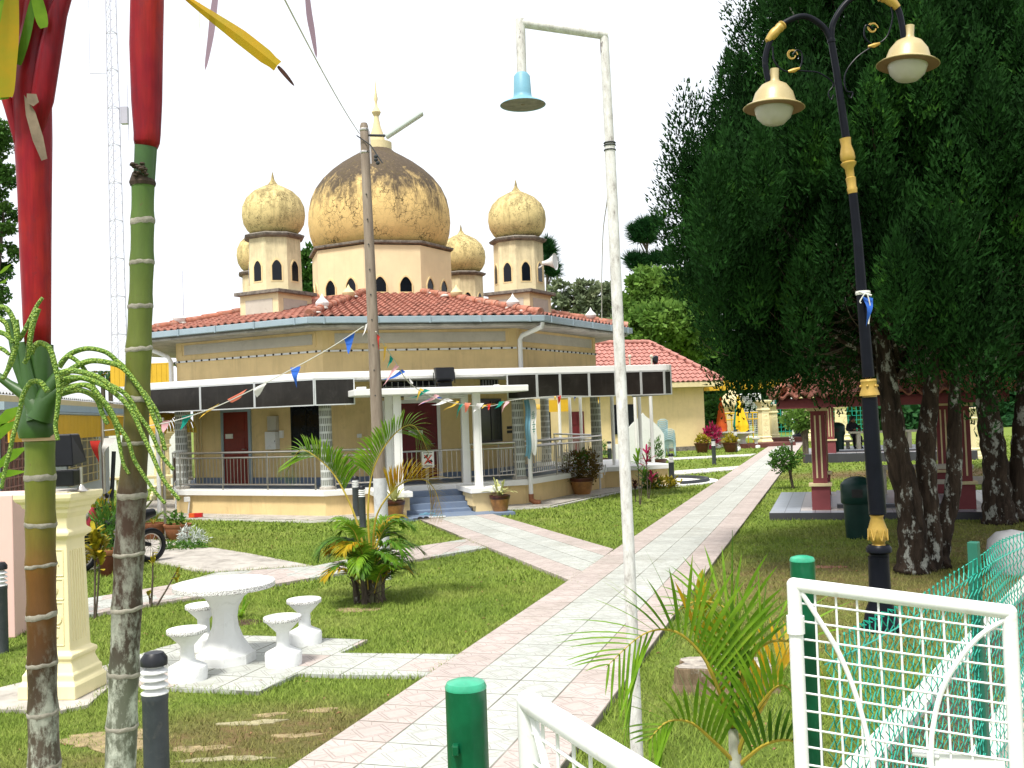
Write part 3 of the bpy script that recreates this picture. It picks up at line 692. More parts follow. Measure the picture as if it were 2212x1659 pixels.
def drumwins():
    for k in (-2, -1, 0, 1, 2):
        for s in (-.37, .37): arch_win(k, s-.17, s+.17, 5.93, 6.36, DW, mosque)
drumwins()
dome = M().lathe([(1.9, 7.42), (2.02, 7.6), (2.11, 7.9), (2.15, 8.25), (2.13, 8.6), (2.06, 8.95), (1.92, 9.27), (1.7, 9.57), (1.42, 9.84), (1.12, 10.07), (.82, 10.26), (.55, 10.42), (.4, 10.55)], 64, C0).build('dome', M_dome, mosque, smooth='all')
M().lathe([(.44, 10.5), (.44, 10.74), (.24, 10.76), (.22, 10.95), (.12, 11.25), (.075, 11.5), (.075, 11.58), (.1, 11.6), (.14, 11.69), (.1, 11.78), (.05, 11.86), (.035, 12.0), (.06, 12.1), (.03, 12.3), (.012, 12.6), (0, 12.75)], 20, C0).build('spire', M_creamf, mosque, smooth=True)
# corner turrets
for i, k in enumerate((-1, 1, 3, 5)):
    cen = C0+nrm(k)*4.74; a = math.atan2(nrm(k).y, nrm(k).x)
    b = M(); b.box((cen.x, cen.y, 5.25), (1.3, 1.3, .84), a); tb = b.build('turret', M_turret, mosque)
    b = M(); b.box((cen.x, cen.y, 5.68), (1.52, 1.52, .09), a); b.build('turret_ledge', M_cornice, tb, bevel=.01)
    def tf(kk, s, o, z, cen=cen): n = nrm(kk); return cen+n*o+Vector((-n.y, n.x, 0))*s+Vector((0, 0, z))
    b = M()
    for kk in (k-2, k, k+2, k+4): b.obox(tf(kk, 0, .653, 5.3), Vector((-nrm(kk).y, nrm(kk).x, 0))*.46, nrm(kk)*.006, (0, 0, .2))
    b.build('white_panel', M_panel, tb)
    M().lathe([(.72, 5.72), (.7, 7.1)], 8, cen, A0+PI/8).build('turret_shaft', M_turret, tb)
    for kk in range(8): arch_win(kk, -.13, .13, 5.98, 6.5, .72*math.cos(PI/8)-.008, tb, tf) if False else None
    M().lathe([(.7, 7.1), (.8, 7.14), (.83, 7.2), (.7, 7.25), (.56, 7.25)], 8, cen, A0+PI/8).build('cornice', M_cornice, tb, bevel=.01)
    M().lathe([(.56, 7.25), (.69, 7.38), (.785, 7.55), (.82, 7.77), (.8, 8.0), (.7, 8.22), (.52, 8.4), (.3, 8.52), (.13, 8.6), (.05, 8.72), (.015, 8.9), (0, 8.95)], 40, cen).build('turret_dome', M_dome2, tb, smooth='all')
    P = arch_pts(-.12, .12, 5.98, 6.5)
    for kk in range(8):
        if (tf(kk, 0, 1, 0)-cen).dot(Vector((cen.x, cen.y, 0))) > .4*cen.length: continue
        o = .712*math.cos(PI/8)
        b = M(); Q = arch_pts(-.155, .155, 5.945, 6.55)
        b.add([tf(kk, s, o+.012, z) for s, z in Q]+[tf(kk, s, o-.02, z) for s, z in Q], [tuple(range(len(Q)))]+[(i, (i+1) % len(Q), len(Q)+(i+1) % len(Q), len(Q)+i) for i in range(len(Q))]); b.build('window_frame', M_yel2, tb)
        b = M(); b.poly([tf(kk, s, o+.016, z) for s, z in P]); b.build('window', M_dark, tb)
# loudspeaker horn on the right turret
sp = aty(1168, 569, 28.2); sp.x += .05
b = M(); b.lathe([(.05, 0), (.07, .12), (.1, .2), (.2, .36), (.24, .38), (.22, .36)], 18, sp, ax=(.9, -.35, .05)); b.tube([sp+Vector((-.25, .1, -.2)), sp+Vector((0, 0, -.06))], .02)
b.build('horn_loudspeaker', M_whitec, mosque, smooth=True)
# porch and steps on face 0
b = M()
for i in range(4): b.prism([fp(0, -.8, 6.03+.3*i, 0), fp(0, .8, 6.03+.3*i, 0), fp(0, .8, 6.33+.3*i, 0), fp(0, -.8, 6.33+.3*i, 0)], 0, .53-.13*i)
b.prism([fp(0, -1.5, 7.2, 0), fp(0, 1.6, 7.2, 0), fp(0, 1.6, 8.15, 0), fp(0, -1.5, 8.15, 0)], -.02, .07)
b.build('steps', M_skirt, mosque, bevel=.008)
for sg in (-1, 1):
    b = M(); pr = [(6.04, 0), (7.55, 0), (7.55, .5), (6.04, .5)]
    vs = [fp(0, sg*s, o, z) for s in (.82, 1.35) for o, z in pr]; b.add(vs, [(0, 1, 2, 3), (7, 6, 5, 4), (0, 4, 5, 1), (1, 5, 6, 2), (2, 6, 7, 3), (3, 7, 4, 0)])
    for i in range(3):
        o1 = 7.55-.0; b.prism([fp(0, sg*.74, 6.6+.22*i, 0), fp(0, sg*.8199, 6.6+.22*i, 0), fp(0, sg*.8199, 7.548, 0), fp(0, sg*.74, 7.548, 0)], .5-.1*(i+1)-.001*i, .5-.1*i-.002)
    fl = b.build('step_wall', M_yel2, mosque)
    b = M(); b.prism([fp(0, sg*.68, 6.06, 0), fp(0, sg*1.46, 6.06, 0), fp(0, sg*1.46, 7.66, 0), fp(0, sg*.68, 7.66, 0)], .503, .625); b.build('coping', M_white, fl, bevel=.01)
    b = M(); b.obox(fp(0, sg*.82, 7.35, .03), Vector((.96, .281, 0))*.0, nrm(0)*.0, (0, 0, .0))
    for o in (7.3, 6.08):
        b = M(); b.box(fp(0, sg*.95, o, 1.76), (.13, .13, 2.27), math.atan2(U.y, U.x)); b.box(fp(0, sg*.95+.09, o, 1.76), (.06, .09, 2.27), math.atan2(U.y, U.x)); b.build('porch_post', M_white, mosque, bevel=.008)
b = M(); b.prism([fp(0, -1.95, 5.9, 0), fp(0, 2.15, 5.9, 0), fp(0, 2.15, 7.75, 0), fp(0, -1.95, 7.75, 0)], 2.85, 3.0)
b.build('porch_roof', M_white, mosque, bevel=.015)
b = M(); b.box(fp(0, -1.75, 7.4, 3.03), (.2, .2, .06), .28); b.box(fp(0, 1.6, 6.9, 3.02), (.12, .12, .05), .28); b.build('roof_upstand', M_white, mosque)
# canopy
B7, A7, D7 = vt(7.13, 0), vt(7.13, -1), vt(7.13, -2); E7 = B7+U*3.8
rc = [E7+U*(-.35+.35*math.sin(a))+Wv*(.35-.35*math.cos(a)) for a in [i*PI/2/6 for i in range(7)]]
outer = [D7, A7, B7]+rc+[E7+Wv*7.2, vt(6.41, 1)+Wv*1.5]
inner = [vt(6.41, 1), vt(6.41, 0), vt(6.41, -1), vt(6.41, -2), vt(6.41, -3)]
b = M(); b.prism(outer+inner+[vt(7.13, -3)], 3.31, 3.46); b.build('canopy', M_white, mosque, bevel=.012)
b = M(); b.prism([p+(C0-p).normalized()*.12 for p in outer]+inner+[vt(7.0, -3)], 3.27, 3.309); b.build('canopy_ceiling', M_whitec, mosque)
def panel(p, q, z0=2.68, z1=3.3, lab=None):
    p, q = Vector(p), Vector(q); t = (q-p).normalized(); n = Vector((t.y, -t.x, 0))*.012; z = Vector((0, 0, 1)); L = (q-p).length
    m = M(); m.obox((p+q)/2+z*((z0+z1)/2), t*(L/2-.02), n*.6, z*((z1-z0)/2-.01)); o = m.build('tinted_panel', M_tint, mosque)
    m = M()
    for e in (p, q): m.obox(e+t*(.016 if e is p else -.016)+z*((z0+z1)/2), t*.014, n*1.5, z*(z1-z0)/2)
    for zz in (z0, z1-.02): m.obox((p+q)/2+z*(zz+.012), t*(L/2-.03), n*1.45, z*.014)
    m.build('frame', M_alu, o)
def lerp(a, b, t): return a+(b-a)*t
for t0, t1 in ((0, .331), (.331, .661), (.661, 1)): panel(lerp(D7, A7, t0), lerp(D7, A7, t1))
panel(fp(-2, 1.2, 6.587, 0), D7); panel(fp(-2, -.4, 6.587, 0), fp(-2, 1.2, 6.587, 0))
panel(A7, fp(0, -1.79, 6.587, 0)); panel(fp(0, 1.95, 6.587, 0), B7)
xs = [0, .607, 1.38, 2.1, 2.8, 3.45]
for i in range(5): panel(B7+U*xs[i], B7+U*xs[i+1])
panel(B7+U*3.45, rc[3]); panel(rc[3], rc[6]); panel(rc[6], rc[6]+Wv*1.2); panel(rc[6]+Wv*1.2, rc[6]+Wv*2.6)
# verandah columns wrapped in pale lattice
def place(m, name, mat, parent, pos, **k):
    o = m.build(name, mat, None, **k); o.parent = parent; o.location = Vector(pos)-OFF.get(parent.name, Vector((0, 0, 0))); OFF[o.name] = Vector(pos); return o
for j in (-3, -2, -1, 0, 1, 2):
    p = vt(6.33, j, 0); b = M().lathe([(.155, .69), (.15, 3.27)], 20); c_ = place(b, 'column', M_latt, mosque, (p.x, p.y, 0), smooth=True)
    b = M(); b.lathe([(.19, .655), (.19, .72), (.16, .74)], 16, p); b.build('column_foot', M_conc, mosque)
# wing posts
for p, q in (((1327, 1004), 0), ((1386, 1002), 0), ((1411, 1000), 0), ((1235, 990), 0), ((1212, 985), 0), ((1258, 990), 0), ((1376, 985), 0)):
    P = at(p[0], p[1], .655); b = M(); b.tube([P, (P.x, P.y, 3.29)], .055, 10); b.build('canopy_post', M_white, mosque, smooth=True)
# railings
def railing(k, s0, s1, o=6.08, zt=1.6, low=False, par=mosque):
    P = lambda s, z: fp(k, s, o, z)
    b = M(); b.tube([P(s0, zt-.13), P(s1, zt-.13)], .022, 8); r = b.build('railing', M_steel, par, smooth=True)
    if not low: M().tube([P(s0, zt), P(s1, zt)], .028, 8).build('handrail', M_steel, r, smooth=True)
    M().tube([P(s0, .8), P(s1, .8)], .018, 8).build('bottom_rail', M_steel, r, smooth=True)
    n = max(1, int(round((s1-s0)/.12))); b = M()
    for i in range(1, n): s = s0+(s1-s0)*i/n; b.tube([P(s, .8), P(s, zt-.13)], .009, 6, False)
    b.build('balusters', M_steel, r, smooth=True)
    npn = max(1, int(round((s1-s0)/1.6)))
    for i in range(npn+1):
        s = s0+(s1-s0)*i/npn; b = M(); b.tube([P(s, .66), P(s, zt-.13 if low else zt)], .02, 8); b.build('rail_post', M_steel, r, smooth=True)
railing(-2, -2.2, 2.2); railing(-1, -2.25, 2.25); railing(0, -2.25, -1.08); railing(0, 1.08, 2.25); railing(0, -.95, -.02, 6.0, 1.62, True); railing(0, .02, .88, 6.0, 1.62, True)
railing(1, -2.25, 2.25); railing(1, -1.8, 2.0, 4.9, 1.55); railing(2, -2.2, 2.2)
# doors, windows of the inner wall
def wbox(k, s0, s1, z0, z1, o, d, name, mat, par=mosque, **kw):
    n = nrm(k); t = Vector((-n.y, n.x, 0)); b = M(); b.obox(fp(k, (s0+s1)/2, o+d/2, (z0+z1)/2), t*(s1-s0)/2, n*d/2, (0, 0, (z1-z0)/2)); return b.build(name, mat, par, **kw)
def door(k, s0, s1, z1, mat, frame=M_gutter, leaves=1, par=mosque, o=IO):
    d_ = wbox(k, s0, s1, .66, z1, o, .03, 'door', mat)
    for i in range(leaves):
        a = s0+(s1-s0)*i/leaves; b_ = s0+(s1-s0)*(i+1)/leaves; w_ = b_-a
        for zz in (.8, 1.45, 2.1):
            if zz+.5 < z1: wbox(k, a+w_*.15, b_-w_*.15, zz, zz+.5, o+.03, .012, 'door_panel', mat, d_, bevel=.008)
    wbox(k, s0-.09, s0, .66, z1+.09, o, .05, 'door_frame', frame, d_); wbox(k, s1, s1+.09, .66, z1+.09, o, .05, 'door_frame', frame, d_); wbox(k, s0, s1, z1, z1+.09, o, .049, 'door_frame', frame, d_)
    b = M(); b.tube([fp(k, s1-.09, o+.03, 1.62), fp(k, s1-.09, o+.09, 1.62), fp(k, s1-.2, o+.09, 1.62)], .012, 6); b.build('door_handle', M_steel, d_)
    return d_
dd = door(0, -.72, .68, 2.7, M_maroon, M_white, 2)
wbox(0, -.1, .28, 1.86, 1.98, IO+.045, .006, 'notice', M_sign, dd)
b = M(); [b.obox(fp(0, .09, IO+.053, z), U*.14, nrm(0)*.001, (0, 0, .006)) for z in (1.89, 1.92, 1.95)]; b.build('notice_lines', M_ink, dd)
arch_win(0, -.75, .7, 2.88, 3.9, IO-.0, mosque, bars=9) if False else None
wbox(0, -.75, .7, 2.86, 3.29, IO, .02, 'fanlight', M_dark); b = M()
for i in range(9): b.bar(fp(0, -.66+i*.165, IO+.03, 2.87), fp(0, -.66+i*.165, IO+.03, 3.28), .014)
for z in (2.98, 3.14): b.bar(fp(0, -.74, IO+.031, z), fp(0, .69, IO+.031, z), .014)
b.build('fanlight_bars', M_alu, mosque)
d2 = door(-1, IH-4.26, IH-3.34, 2.65, M_redoor); wbox(-1, IH-4.18, IH-3.9, 1.92, 2.05, IO+.045, .005, 'notice', M_sign, d2)
def swin(k, s0, s1, z0, z1, o=IO):
    w_ = wbox(k, s0, s1, z0, z1, o, .025, 'window', M_dark)
    f_ = [(s0-.05, s0, z0-.05, z1+.05), (s1, s1+.05, z0-.05, z1+.05), (s0, s1, z0-.05, z0), (s0, s1, z1, z1+.05), ((s0+s1)/2-.015, (s0+s1)/2+.015, z0, z1)]
    for i, q in enumerate(f_): wbox(k, *q, o, .035+.001*i, 'window_frame', M_black, w_)
    return w_
w1 = swin(-1, IH-1.78, IH-.835, 1.5, 2.75)
wbox(-1, IH-1.55, IH-1.3, 1.58, 1.66, IO+.03, .006, 'notice', M_sign, w1); wbox(-1, IH-1.2, IH-.9, 1.6, 1.7, IO+.03, .006, 'notice', M_sign, w1)
swin(1, -IH+.3, -IH+1.37, 1.62, 2.72); 
wbox(1, -IH+.35, -IH+1.32, 3.0, 3.29, IO, .02, 'fanlight', M_dark); b = M()
for i in range(6): b.bar(fp(1, -IH+.45+i*.16, IO+.03, 3.0), fp(1, -IH+.45+i*.16, IO+.03, 3.28), .012)
b.build('fanlight_bars', M_alu, mosque)
wbox(1, -IH+1.75, -IH+2.2, 1.78, 1.86, IO, .012, 'notice', M_ink); wbox(1, -IH+1.75, -IH+2.2, 1.9, 1.98, IO, .012, 'notice', M_ink)
eb = wbox(-1, IH-2.62, IH-2.25, 1.6, 2.08, IO, .18, 'meter_box', M_whitec, bevel=.008); wbox(-1, IH-2.28, IH-2.265, 1.8, 1.84, IO+.18, .01, 'latch', M_ink, eb)
wbox(-1, IH-2.58, IH-2.27, 2.1, 2.5, IO, .12, 'meter_box', M_panel, bevel=.008); wbox(-1, IH-2.22, IH-2.1, 1.9, 2.1, IO, .06, 'switch_box', M_white)
wbox(0, -1.45, -1.33, 1.85, 1.95, IO, .03, 'switch_box', M_whitec)
b = M()
for s in (-3.6, -3.52, -3.4): b.tube([fp(-1, s, IO+.03, .68), fp(-1, s, IO+.03, 3.25)], .015, 6)
b.build('conduit', M_creamf, mosque, smooth=True)
b = M(); b.tube([fp(-1, -2.3, 6.2, .1), fp(-1, -2.3, 6.2, .5), fp(-1, -2.3, 6.24, .62), fp(-1, -2.3, 6.2, .72)], .022, 8); b.tube([fp(-1, -1.95, 6.12, .05), fp(-1, -1.9, 6.12, .35)], .02, 6)
b.box(fp(-1, -1.95, 6.15, .42), (.14, .1, .12), .5); b.build('conduit', M_whitec, mosque, smooth=True)
b = M(); cb = at(1287, 1075, 0); cb = fp(1, 2.2, 6.1, 0)
b.tube([fp(1, 1.9, 6.14, .06), fp(1, 1.9, 6.14, .38)], .03, 8); b.box(fp(1, 1.9, 6.14, .44), (.14, .12, .12), 1); b.tube([fp(1, 2.2, 6.16, .45), fp(1, 2.2, 6.2, .75)], .02, 8); b.build('conduit', M_whitec, mosque, smooth=True)
# downpipes
def pipe(pts, r, name='downpipe', mat=M_white, foot=False):
    b = M(); b.tube(pts, r, 12); return b.build(name, mat, mosque, smooth=True)
G = lambda j, R, z: vt(R, j, z)
pipe([G(0, 7.4, 4.56)+U*.02, G(0, 7.4, 4.45), G(0, 6.62, 4.3), G(0, 6.53, 4.2), G(0, 6.53, 3.46)], .06)
pipe([G(-2, 7.3, 4.56), G(-2, 7.25, 4.4), G(-2, 6.62, 4.15), G(-2, 6.55, 4.0), G(-2, 6.55, 3.46)], .06)
pb = at(1138, 1088, 0); b0 = Vector((G(0, 6.75, 0).x, G(0, 6.75, 0).y, 0))
pipe([b0+Vector((0, 0, 3.3)), b0+Vector((0, 0, .28))], .055)
b = M(); b.tube([b0+Vector((0, 0, .3)), b0+Vector((0, 0, .15)), b0+Vector((.1, -.08, .09)), b0+Vector((.22, -.12, .08))], .07, 10); b.build('pipe_foot', M_terr, mosque, smooth=True)
dl = Vector((G(-2, 6.95, 0).x, G(-2, 6.95, 0).y, 0)); pipe([dl+Vector((0, 0, 3.3)), dl+Vector((0, 0, .05))], .055)
# small porch tube light
b = M(); b.tube([fp(0, -.55, 6.2, 2.78), fp(0, 1.0, 6.2, 2.78)], .025, 8); b.box(fp(0, .2, 6.2, 2.82), (1.5, .08, .04), math.atan2(U.y, U.x)); b.build('tube_light', M_whitec, mosque)
# big floodlight on the canopy edge
fl = root('floodlight', 'big black box floodlight clamped to the white canopy edge above the porch', 'floodlight', fp(0, .35, 6.72, 3.3))
P = fp(0, .35, 6.72, 3.28); t = U
b = M(); b.add([P+t*x*w_+nrm(0)*o+Vector((0, 0, z)) for z, o, w_ in ((.22, -.1, .24), (.22, .1, .23), (-.06, .2, .23), (-.14, -.02, .2)) for x in (-1, 1)], [(0, 1, 3, 2), (2, 3, 5, 4), (4, 5, 7, 6), (6, 7, 1, 0), (0, 2, 4, 6), (1, 7, 5, 3)]); b.build('lamp_housing', M_black, fl, bevel=.015)
b = M(); b.obox(P+Vector((0, 0, -.2)), t*.17, nrm(0)*.1, (0, 0, .06)); b.build('ballast_box', M_black, fl, bevel=.01)
b = M(); b.bar(P+t*.26+Vector((0, 0, .1)), P+t*.26+Vector((0, 0, -.16)), .02); b.bar(P-t*.26+Vector((0, 0, .1)), P-t*.26+Vector((0, 0, -.16)), .02); b.build('bracket', M_black, fl)
# no-footwear sign on the railing
sg = root('sign', 'white card with crossed-out shoes pictogram hung on the railing before the maroon doors', 'sign', fp(0, .02, 6.06, 1.2))
P = fp(0, .02, 6.06, 1.28)
b = M(); b.obox(P, U*.15, nrm(0)*.004, (0, 0, .2)); b.build('card', M_sign, sg)
b = M()
for dx, dz, rx, rz_ in ((-.05, .06, .05, .022), (-.02, .1, .03, .02), (.04, -.04, .055, .02), (.06, -.07, .05, .018), (-.04, -.07, .04, .018)): b.obox(P+U*dx+Vector((0, 0, dz))+nrm(0)*.006, U*rx+Vector((0, 0, rx*.35)), nrm(0)*.001, Vector((0, 0, rz_)))
for z in (-.15, -.17): b.obox(P+Vector((0, 0, z))+nrm(0)*.006, U*.1, nrm(0)*.001, (0, 0, .006))
b.obox(P+Vector((0, 0, .165))+nrm(0)*.006, U*.11, nrm(0)*.001, (0, 0, .008)); b.build('shoe_pictogram', M_ink, sg)
b = M(); b.obox(P+nrm(0)*.008, U*.09+Vector((0, 0, .11)), nrm(0)*.001, (U*-.5+Vector((0, 0, .6)))*.02); b.obox(P+nrm(0)*.0095, U*.09+Vector((0, 0, -.11)), nrm(0)*.001, (U*.5+Vector((0, 0, .6)))*.02); b.build('red_cross', M_red, sg)
# cloth banner tied to the column by the downpipe
bn = root('banner', 'limp blue and white cloth banner hanging along the white downpipe at the verandah corner', 'banner', b0+Vector((-.02, -.1, 1.5)))
def cloth_strip(x0, x1, z0, z1, mat, name, amp=.03, off=0):
    b = M(); n = 14; cols = 6; vs = []
    for i in range(n+1):
        z = z1+(z0-z1)*i/n
        for j in range(cols+1):
            x = x0+(x1-x0)*j/cols; vs.append(b0+U*(x+.02*math.sin(i*.7))+nrm(0)*(.1+off+amp*math.sin(j*2.1+i*.35)+.06*math.sin(i/n*PI))+Vector((0, 0, z+.05*math.sin(j*1.1)*(i/n))))
    b.add(vs, [(i*(cols+1)+j, i*(cols+1)+j+1, (i+1)*(cols+1)+j+1, (i+1)*(cols+1)+j) for i in range(n) for j in range(cols)]); return b.build(name, mat, bn, smooth='all')
cloth_strip(-.14, .0, 1.22, 2.66, M_bluesh, 'blue_cloth'); cloth_strip(.0, .16, 1.3, 2.66, M_white, 'white_cloth', .02)
b = M()
for i in range(9): z = 2.35-.05*i if i < 4 else 2.1-.06*(i-4); b.obox(b0+U*.08+nrm(0)*.17+Vector((0, 0, z)), U*(.04 if i % 2 else .022), nrm(0)*.001, Vector((0, 0, .011))+U*.012)
b.build('green_lettering', M_ginks, bn)
# ------------------------------------------------------------------ seats, table, bollards, pots
def lathe_part(prof, name, mat, par, n=28, c=(0, 0, 0), **k): return M().lathe(prof, n, c, **k).build(name, mat, par, smooth=True)
tb = root('garden_table', 'white round concrete garden table with grey terrazzo rim on a waisted octagonal foot', 'table')
lathe_part([(0, .757), (.47, .757), (.47, .755)], 'table_top', M_whitec, tb, 48)
lathe_part([(.4, .70), (.472, .703), (.478, .71), (.478, .748), (.47, .7545)], 'table_rim', M_terz, tb, 48)
lathe_part([(.28, 0), (.28, .085), (.25, .1), (.17, .22), (.125, .34), (.115, .42), (.13, .52), (.18, .61), (.3, .7), (.3, .702)], 'pedestal', M_whitec, tb, 8)
tb.location = at(489, 1437) ; tb.rotation_euler.z = .2
def mk_stool(n=32):
    s = root('garden_stool', '', 'stool')
    lathe_part([(0, .452), (.172, .452), (.175, .449)], 'seat_top', M_tertop, s, n)
    lathe_part([(.14, .41), (.174, .412), (.178, .418), (.178, .445), (.175, .45)], 'seat_rim', M_terz, s, n)
    lathe_part([(.17, 0), (.172, .1), (.165, .12), (.075, .165), (.062, .18), (.06, .3), (.075, .32), (.165, .412)], 'pedestal', M_whitec, s, n)
    return s
st = mk_stool()
G1 = 'white concrete stools round the garden table'
for i, (x, y, lb) in enumerate(((393, 1478, 'nearest white concrete stool, at the lower left of the round table by the palm trunk'),
                                (604, 1445, 'white concrete stool in front and to the right of the round table'),
                                (652, 1397, 'white concrete stool behind and to the right of the round table, by the lawn'),
                                (430, 1410, 'white concrete stool half hidden behind the round table foot, on its left'))):
    q = st if i == 0 else dup(st, (0, 0, 0)); q.location = at(x, y, .035)+Vector((0, .17, 0)); q.rotation_euler.z = i; q['label'] = lb; q['group'] = G1
tb.location.z = .035
def mk_bollard():
    b = root('bollard_light', '', 'bollard light')
    lathe_part([(.075, 0), (.075, .66), (.078, .665), (.078, .7)], 'post', M_boll, b, 24)
    lathe_part([(.045, .7), (.045, .87)], 'lens', M_white, b, 16)
    for i in range(4): lathe_part([(.05, .708+.042*i), (.08, .7+.042*i), (.081, .706+.042*i), (.05, .73+.042*i)], 'louvre', M_whitec, b, 24)
    lathe_part([(.076, .868), (.08, .872), (.08, .91), (.055, .945), (0, .95)], 'cap', M_boll2, b, 12)
    return b
bo = mk_bollard(); G2 = 'grey louvred bollard lights along the paths'
for i, (x, y, sc, lb) in enumerate(((320, 1711, 1.0, 'grey louvred bollard light right beside the foot of the leaning grey palm trunk'),
        (2, 1410, 1.0, 'grey louvred bollard light cut by the left edge beside the pink gatepost'),
        (770, 1120, 1.05, 'grey bollard light standing against the mosque plinth behind the bushy palm, the farther of two'),
        (784, 1140, .95, 'grey bollard light just in front of another, half hidden by the bushy palm fronds'),
        (1452, 1052, 1.05, 'grey bollard light beside the curved white drain at the mosque corner'),
        (1543, 1004, 1.1, 'grey bollard light on the lawn between the two narrow side paths'),
        (1590, 976, 1.2, 'grey bollard light before the concrete table with the yellow and blue umbrella'),
        (1318, 1011, 1.15, 'grey bollard light behind the thin white canopy posts at the mosque wing'))):
    q = bo if i == 0 else dup(bo, (0, 0, 0), sc=sc); q.location = at(x, y); q['label'] = lb; q['group'] = G2
bo.location = Vector((-2.22, 6.2, 0))
# ------------------------------------------------------------------ plants
def strip(m, pts, wd, nrmv=None, fold=.0):
    pts = [Vector(p) for p in pts]; n = len(pts); vs = []
    for i, p in enumerate(pts):
        d = (pts[min(i+1, n-1)]-pts[max(i-1, 0)]).normalized(); s = d.cross(Vector(nrmv) if nrmv else Vector((0, 0, 1)))
        if s.length < .05: s = d.cross(Vector((0, 1, 0)))
        s.normalize(); w_ = wd*math.sin(PI*min(1, (.12+.88*i/(n-1))))**.6 if i < n-1 else .0005
        vs += [p-s*w_/2, p+s*w_/2]
    m.add(vs, [(2*i, 2*i+1, 2*i+3, 2*i+2) for i in range(n-1)])
def frond(par, P, nl, ll, mat, rmat=M_rachis, wd=.022, rr=.012, droop=.5, seed=0, ymat=None, sag=.25, upk=.3, t0=.2):
    # P: rachis points; leaflets in two ranks
    rg = random.Random(seed); C = crom(P, 8); n = len(C)
    m = M(); m.tube(C, [rr*(1-.85*i/(n-1)) for i in range(n)], 6); fr = m.build('rachis', rmat, par, smooth=True)
    m = M(); L = [0]
    for i in range(n-1): L.append(L[-1]+(C[i+1]-C[i]).length)
    T = L[-1]
    for q in range(nl):
        t = t0+(1-t0)*(q+.5)/nl; s = t*T; i = max(j for j in range(n) if L[j] <= s); i = min(i, n-2); f_ = (s-L[i])/max(1e-6, L[i+1]-L[i]); p = C[i]+(C[i+1]-C[i])*f_
        d = (C[i+1]-C[i]).normalized(); sd = d.cross(Vector((0, 0, 1)))
        if sd.length < .1: sd = d.cross(Vector((0, 1, 0)))
        sd.normalize(); up = sd.cross(d); up = up if up.z > 0 else -up
        ln = ll*(math.sin(PI*min(1, .18+.8*t)))**.7*rg.uniform(.85, 1.1)
        for sg in (-1, 1):
            dr = (sd*sg*(.8-.3*t)*(1-.35*min(1, upk))+d*(.55+.55*t)+up*(upk+rg.uniform(-.15, .15))*(1 if t < .7 or sg > 0 or upk < .5 else -1)).normalized()
            a = p; b = p+dr*ln*.5+Vector((0, 0, -sag*.15*ln)); c = p+dr*ln+Vector((0, 0, -droop*ln))+Vector((rg.uniform(-1, 1), rg.uniform(-1, 1), 0))*.03*ln
            strip(m, bez(a, a+(b-a)*.6, b, c, 5), wd, up*1.0+Vector((0, .01, 0)))
    o = m.build('leaflets', mat, fr); return fr
def fan_frond(par, base, az, L, el, mat, nl=26, ll=.3, seed=0, wd=.02, rr=.01, bend=1.0, droop=.5, rmat=M_rachis):
    d = Vector((math.cos(az), math.sin(az), 0)); base = Vector(base)
    P = [base]; a = el; p = base
    for i in range(6): p = p+(d*math.cos(a)+Vector((0, 0, math.sin(a))))*L/6; P.append(p); a -= bend*(.12+.1*i)
    return frond(par, P, nl, ll, mat, rmat, wd, rr, droop, seed)
# bushy palm clump in the middle of the lawn
pc = at(798, 1302); pm = root('areca_palm', 'bushy clumping palm with green and yellow arching fronds on the lawn before the mosque', 'palm', pc)
rg = random.Random(3)
for i in range(9):
    a = rg.uniform(0, 2*PI); r = rg.uniform(.03, .2); x, y = pc.x+r*math.cos(a), pc.y+r*math.sin(a)*.7; m = M()
    h = rg.uniform(.25, .6); m.tube([(x, y, 0), (x+.02*math.cos(a), y, h*.5), (x+.1*math.cos(a), y+.05*math.sin(a), h)], [.04, .032, .02], 7); m.build('stem', mk('palm_cane_%d' % i, (rg.uniform(.1, .3), rg.uniform(.12, .24), .08), .6, .3, 8) if i < 3 else M_bark2, pm, smooth=True)
def pp(x, y, dy=0): return aty(x, y, pc.y+dy)
big = [([(790, 1200), (765, 1110), (725, 1030), (680, 985), (645, 975), (615, 1030)], M_frond), ([(800, 1200), (795, 1100), (808, 1010), (850, 940), (895, 920), (928, 985)], M_frond),
       ([(805, 1190), (815, 1110), (860, 1050), (910, 1035), (940, 1060), (957, 1120)], M_frondy)]
for i, (P, mt) in enumerate(big): frond(pm, [pp(x, y, -.1+.1*i) for x, y in P], 50, .55, mt, wd=.034, rr=.016, droop=.35, seed=i, sag=.2, upk=.9, t0=.42)
for i in range(38):
    az = i*2.4+rg.uniform(-.3, .3); L = rg.uniform(.45, .75); el = rg.uniform(.55, 1.4)
    mt = M_frondy if i % 7 == 0 else (M_frond if i % 3 == 0 else M_frondd)
    fan_frond(pm, (pc.x+.12*math.cos(az), pc.y+.1*math.sin(az), rg.uniform(.12, .75)), az, L, el, mt, 26, .3, i, .022, .009, rg.uniform(.8, 1.25), .5)
m = M(); rr_ = random.Random(5)
for i in range(26): m.tube([(pc.x+rr_.uniform(-.22, .22), pc.y+rr_.uniform(-.1, .15), 0), (pc.x+rr_.uniform(-.3, .3), pc.y+rr_.uniform(-.2, .2), rr_.uniform(.2, .55))], .006, 4)
m.build('dead_sheaths', M_bark2, pm)
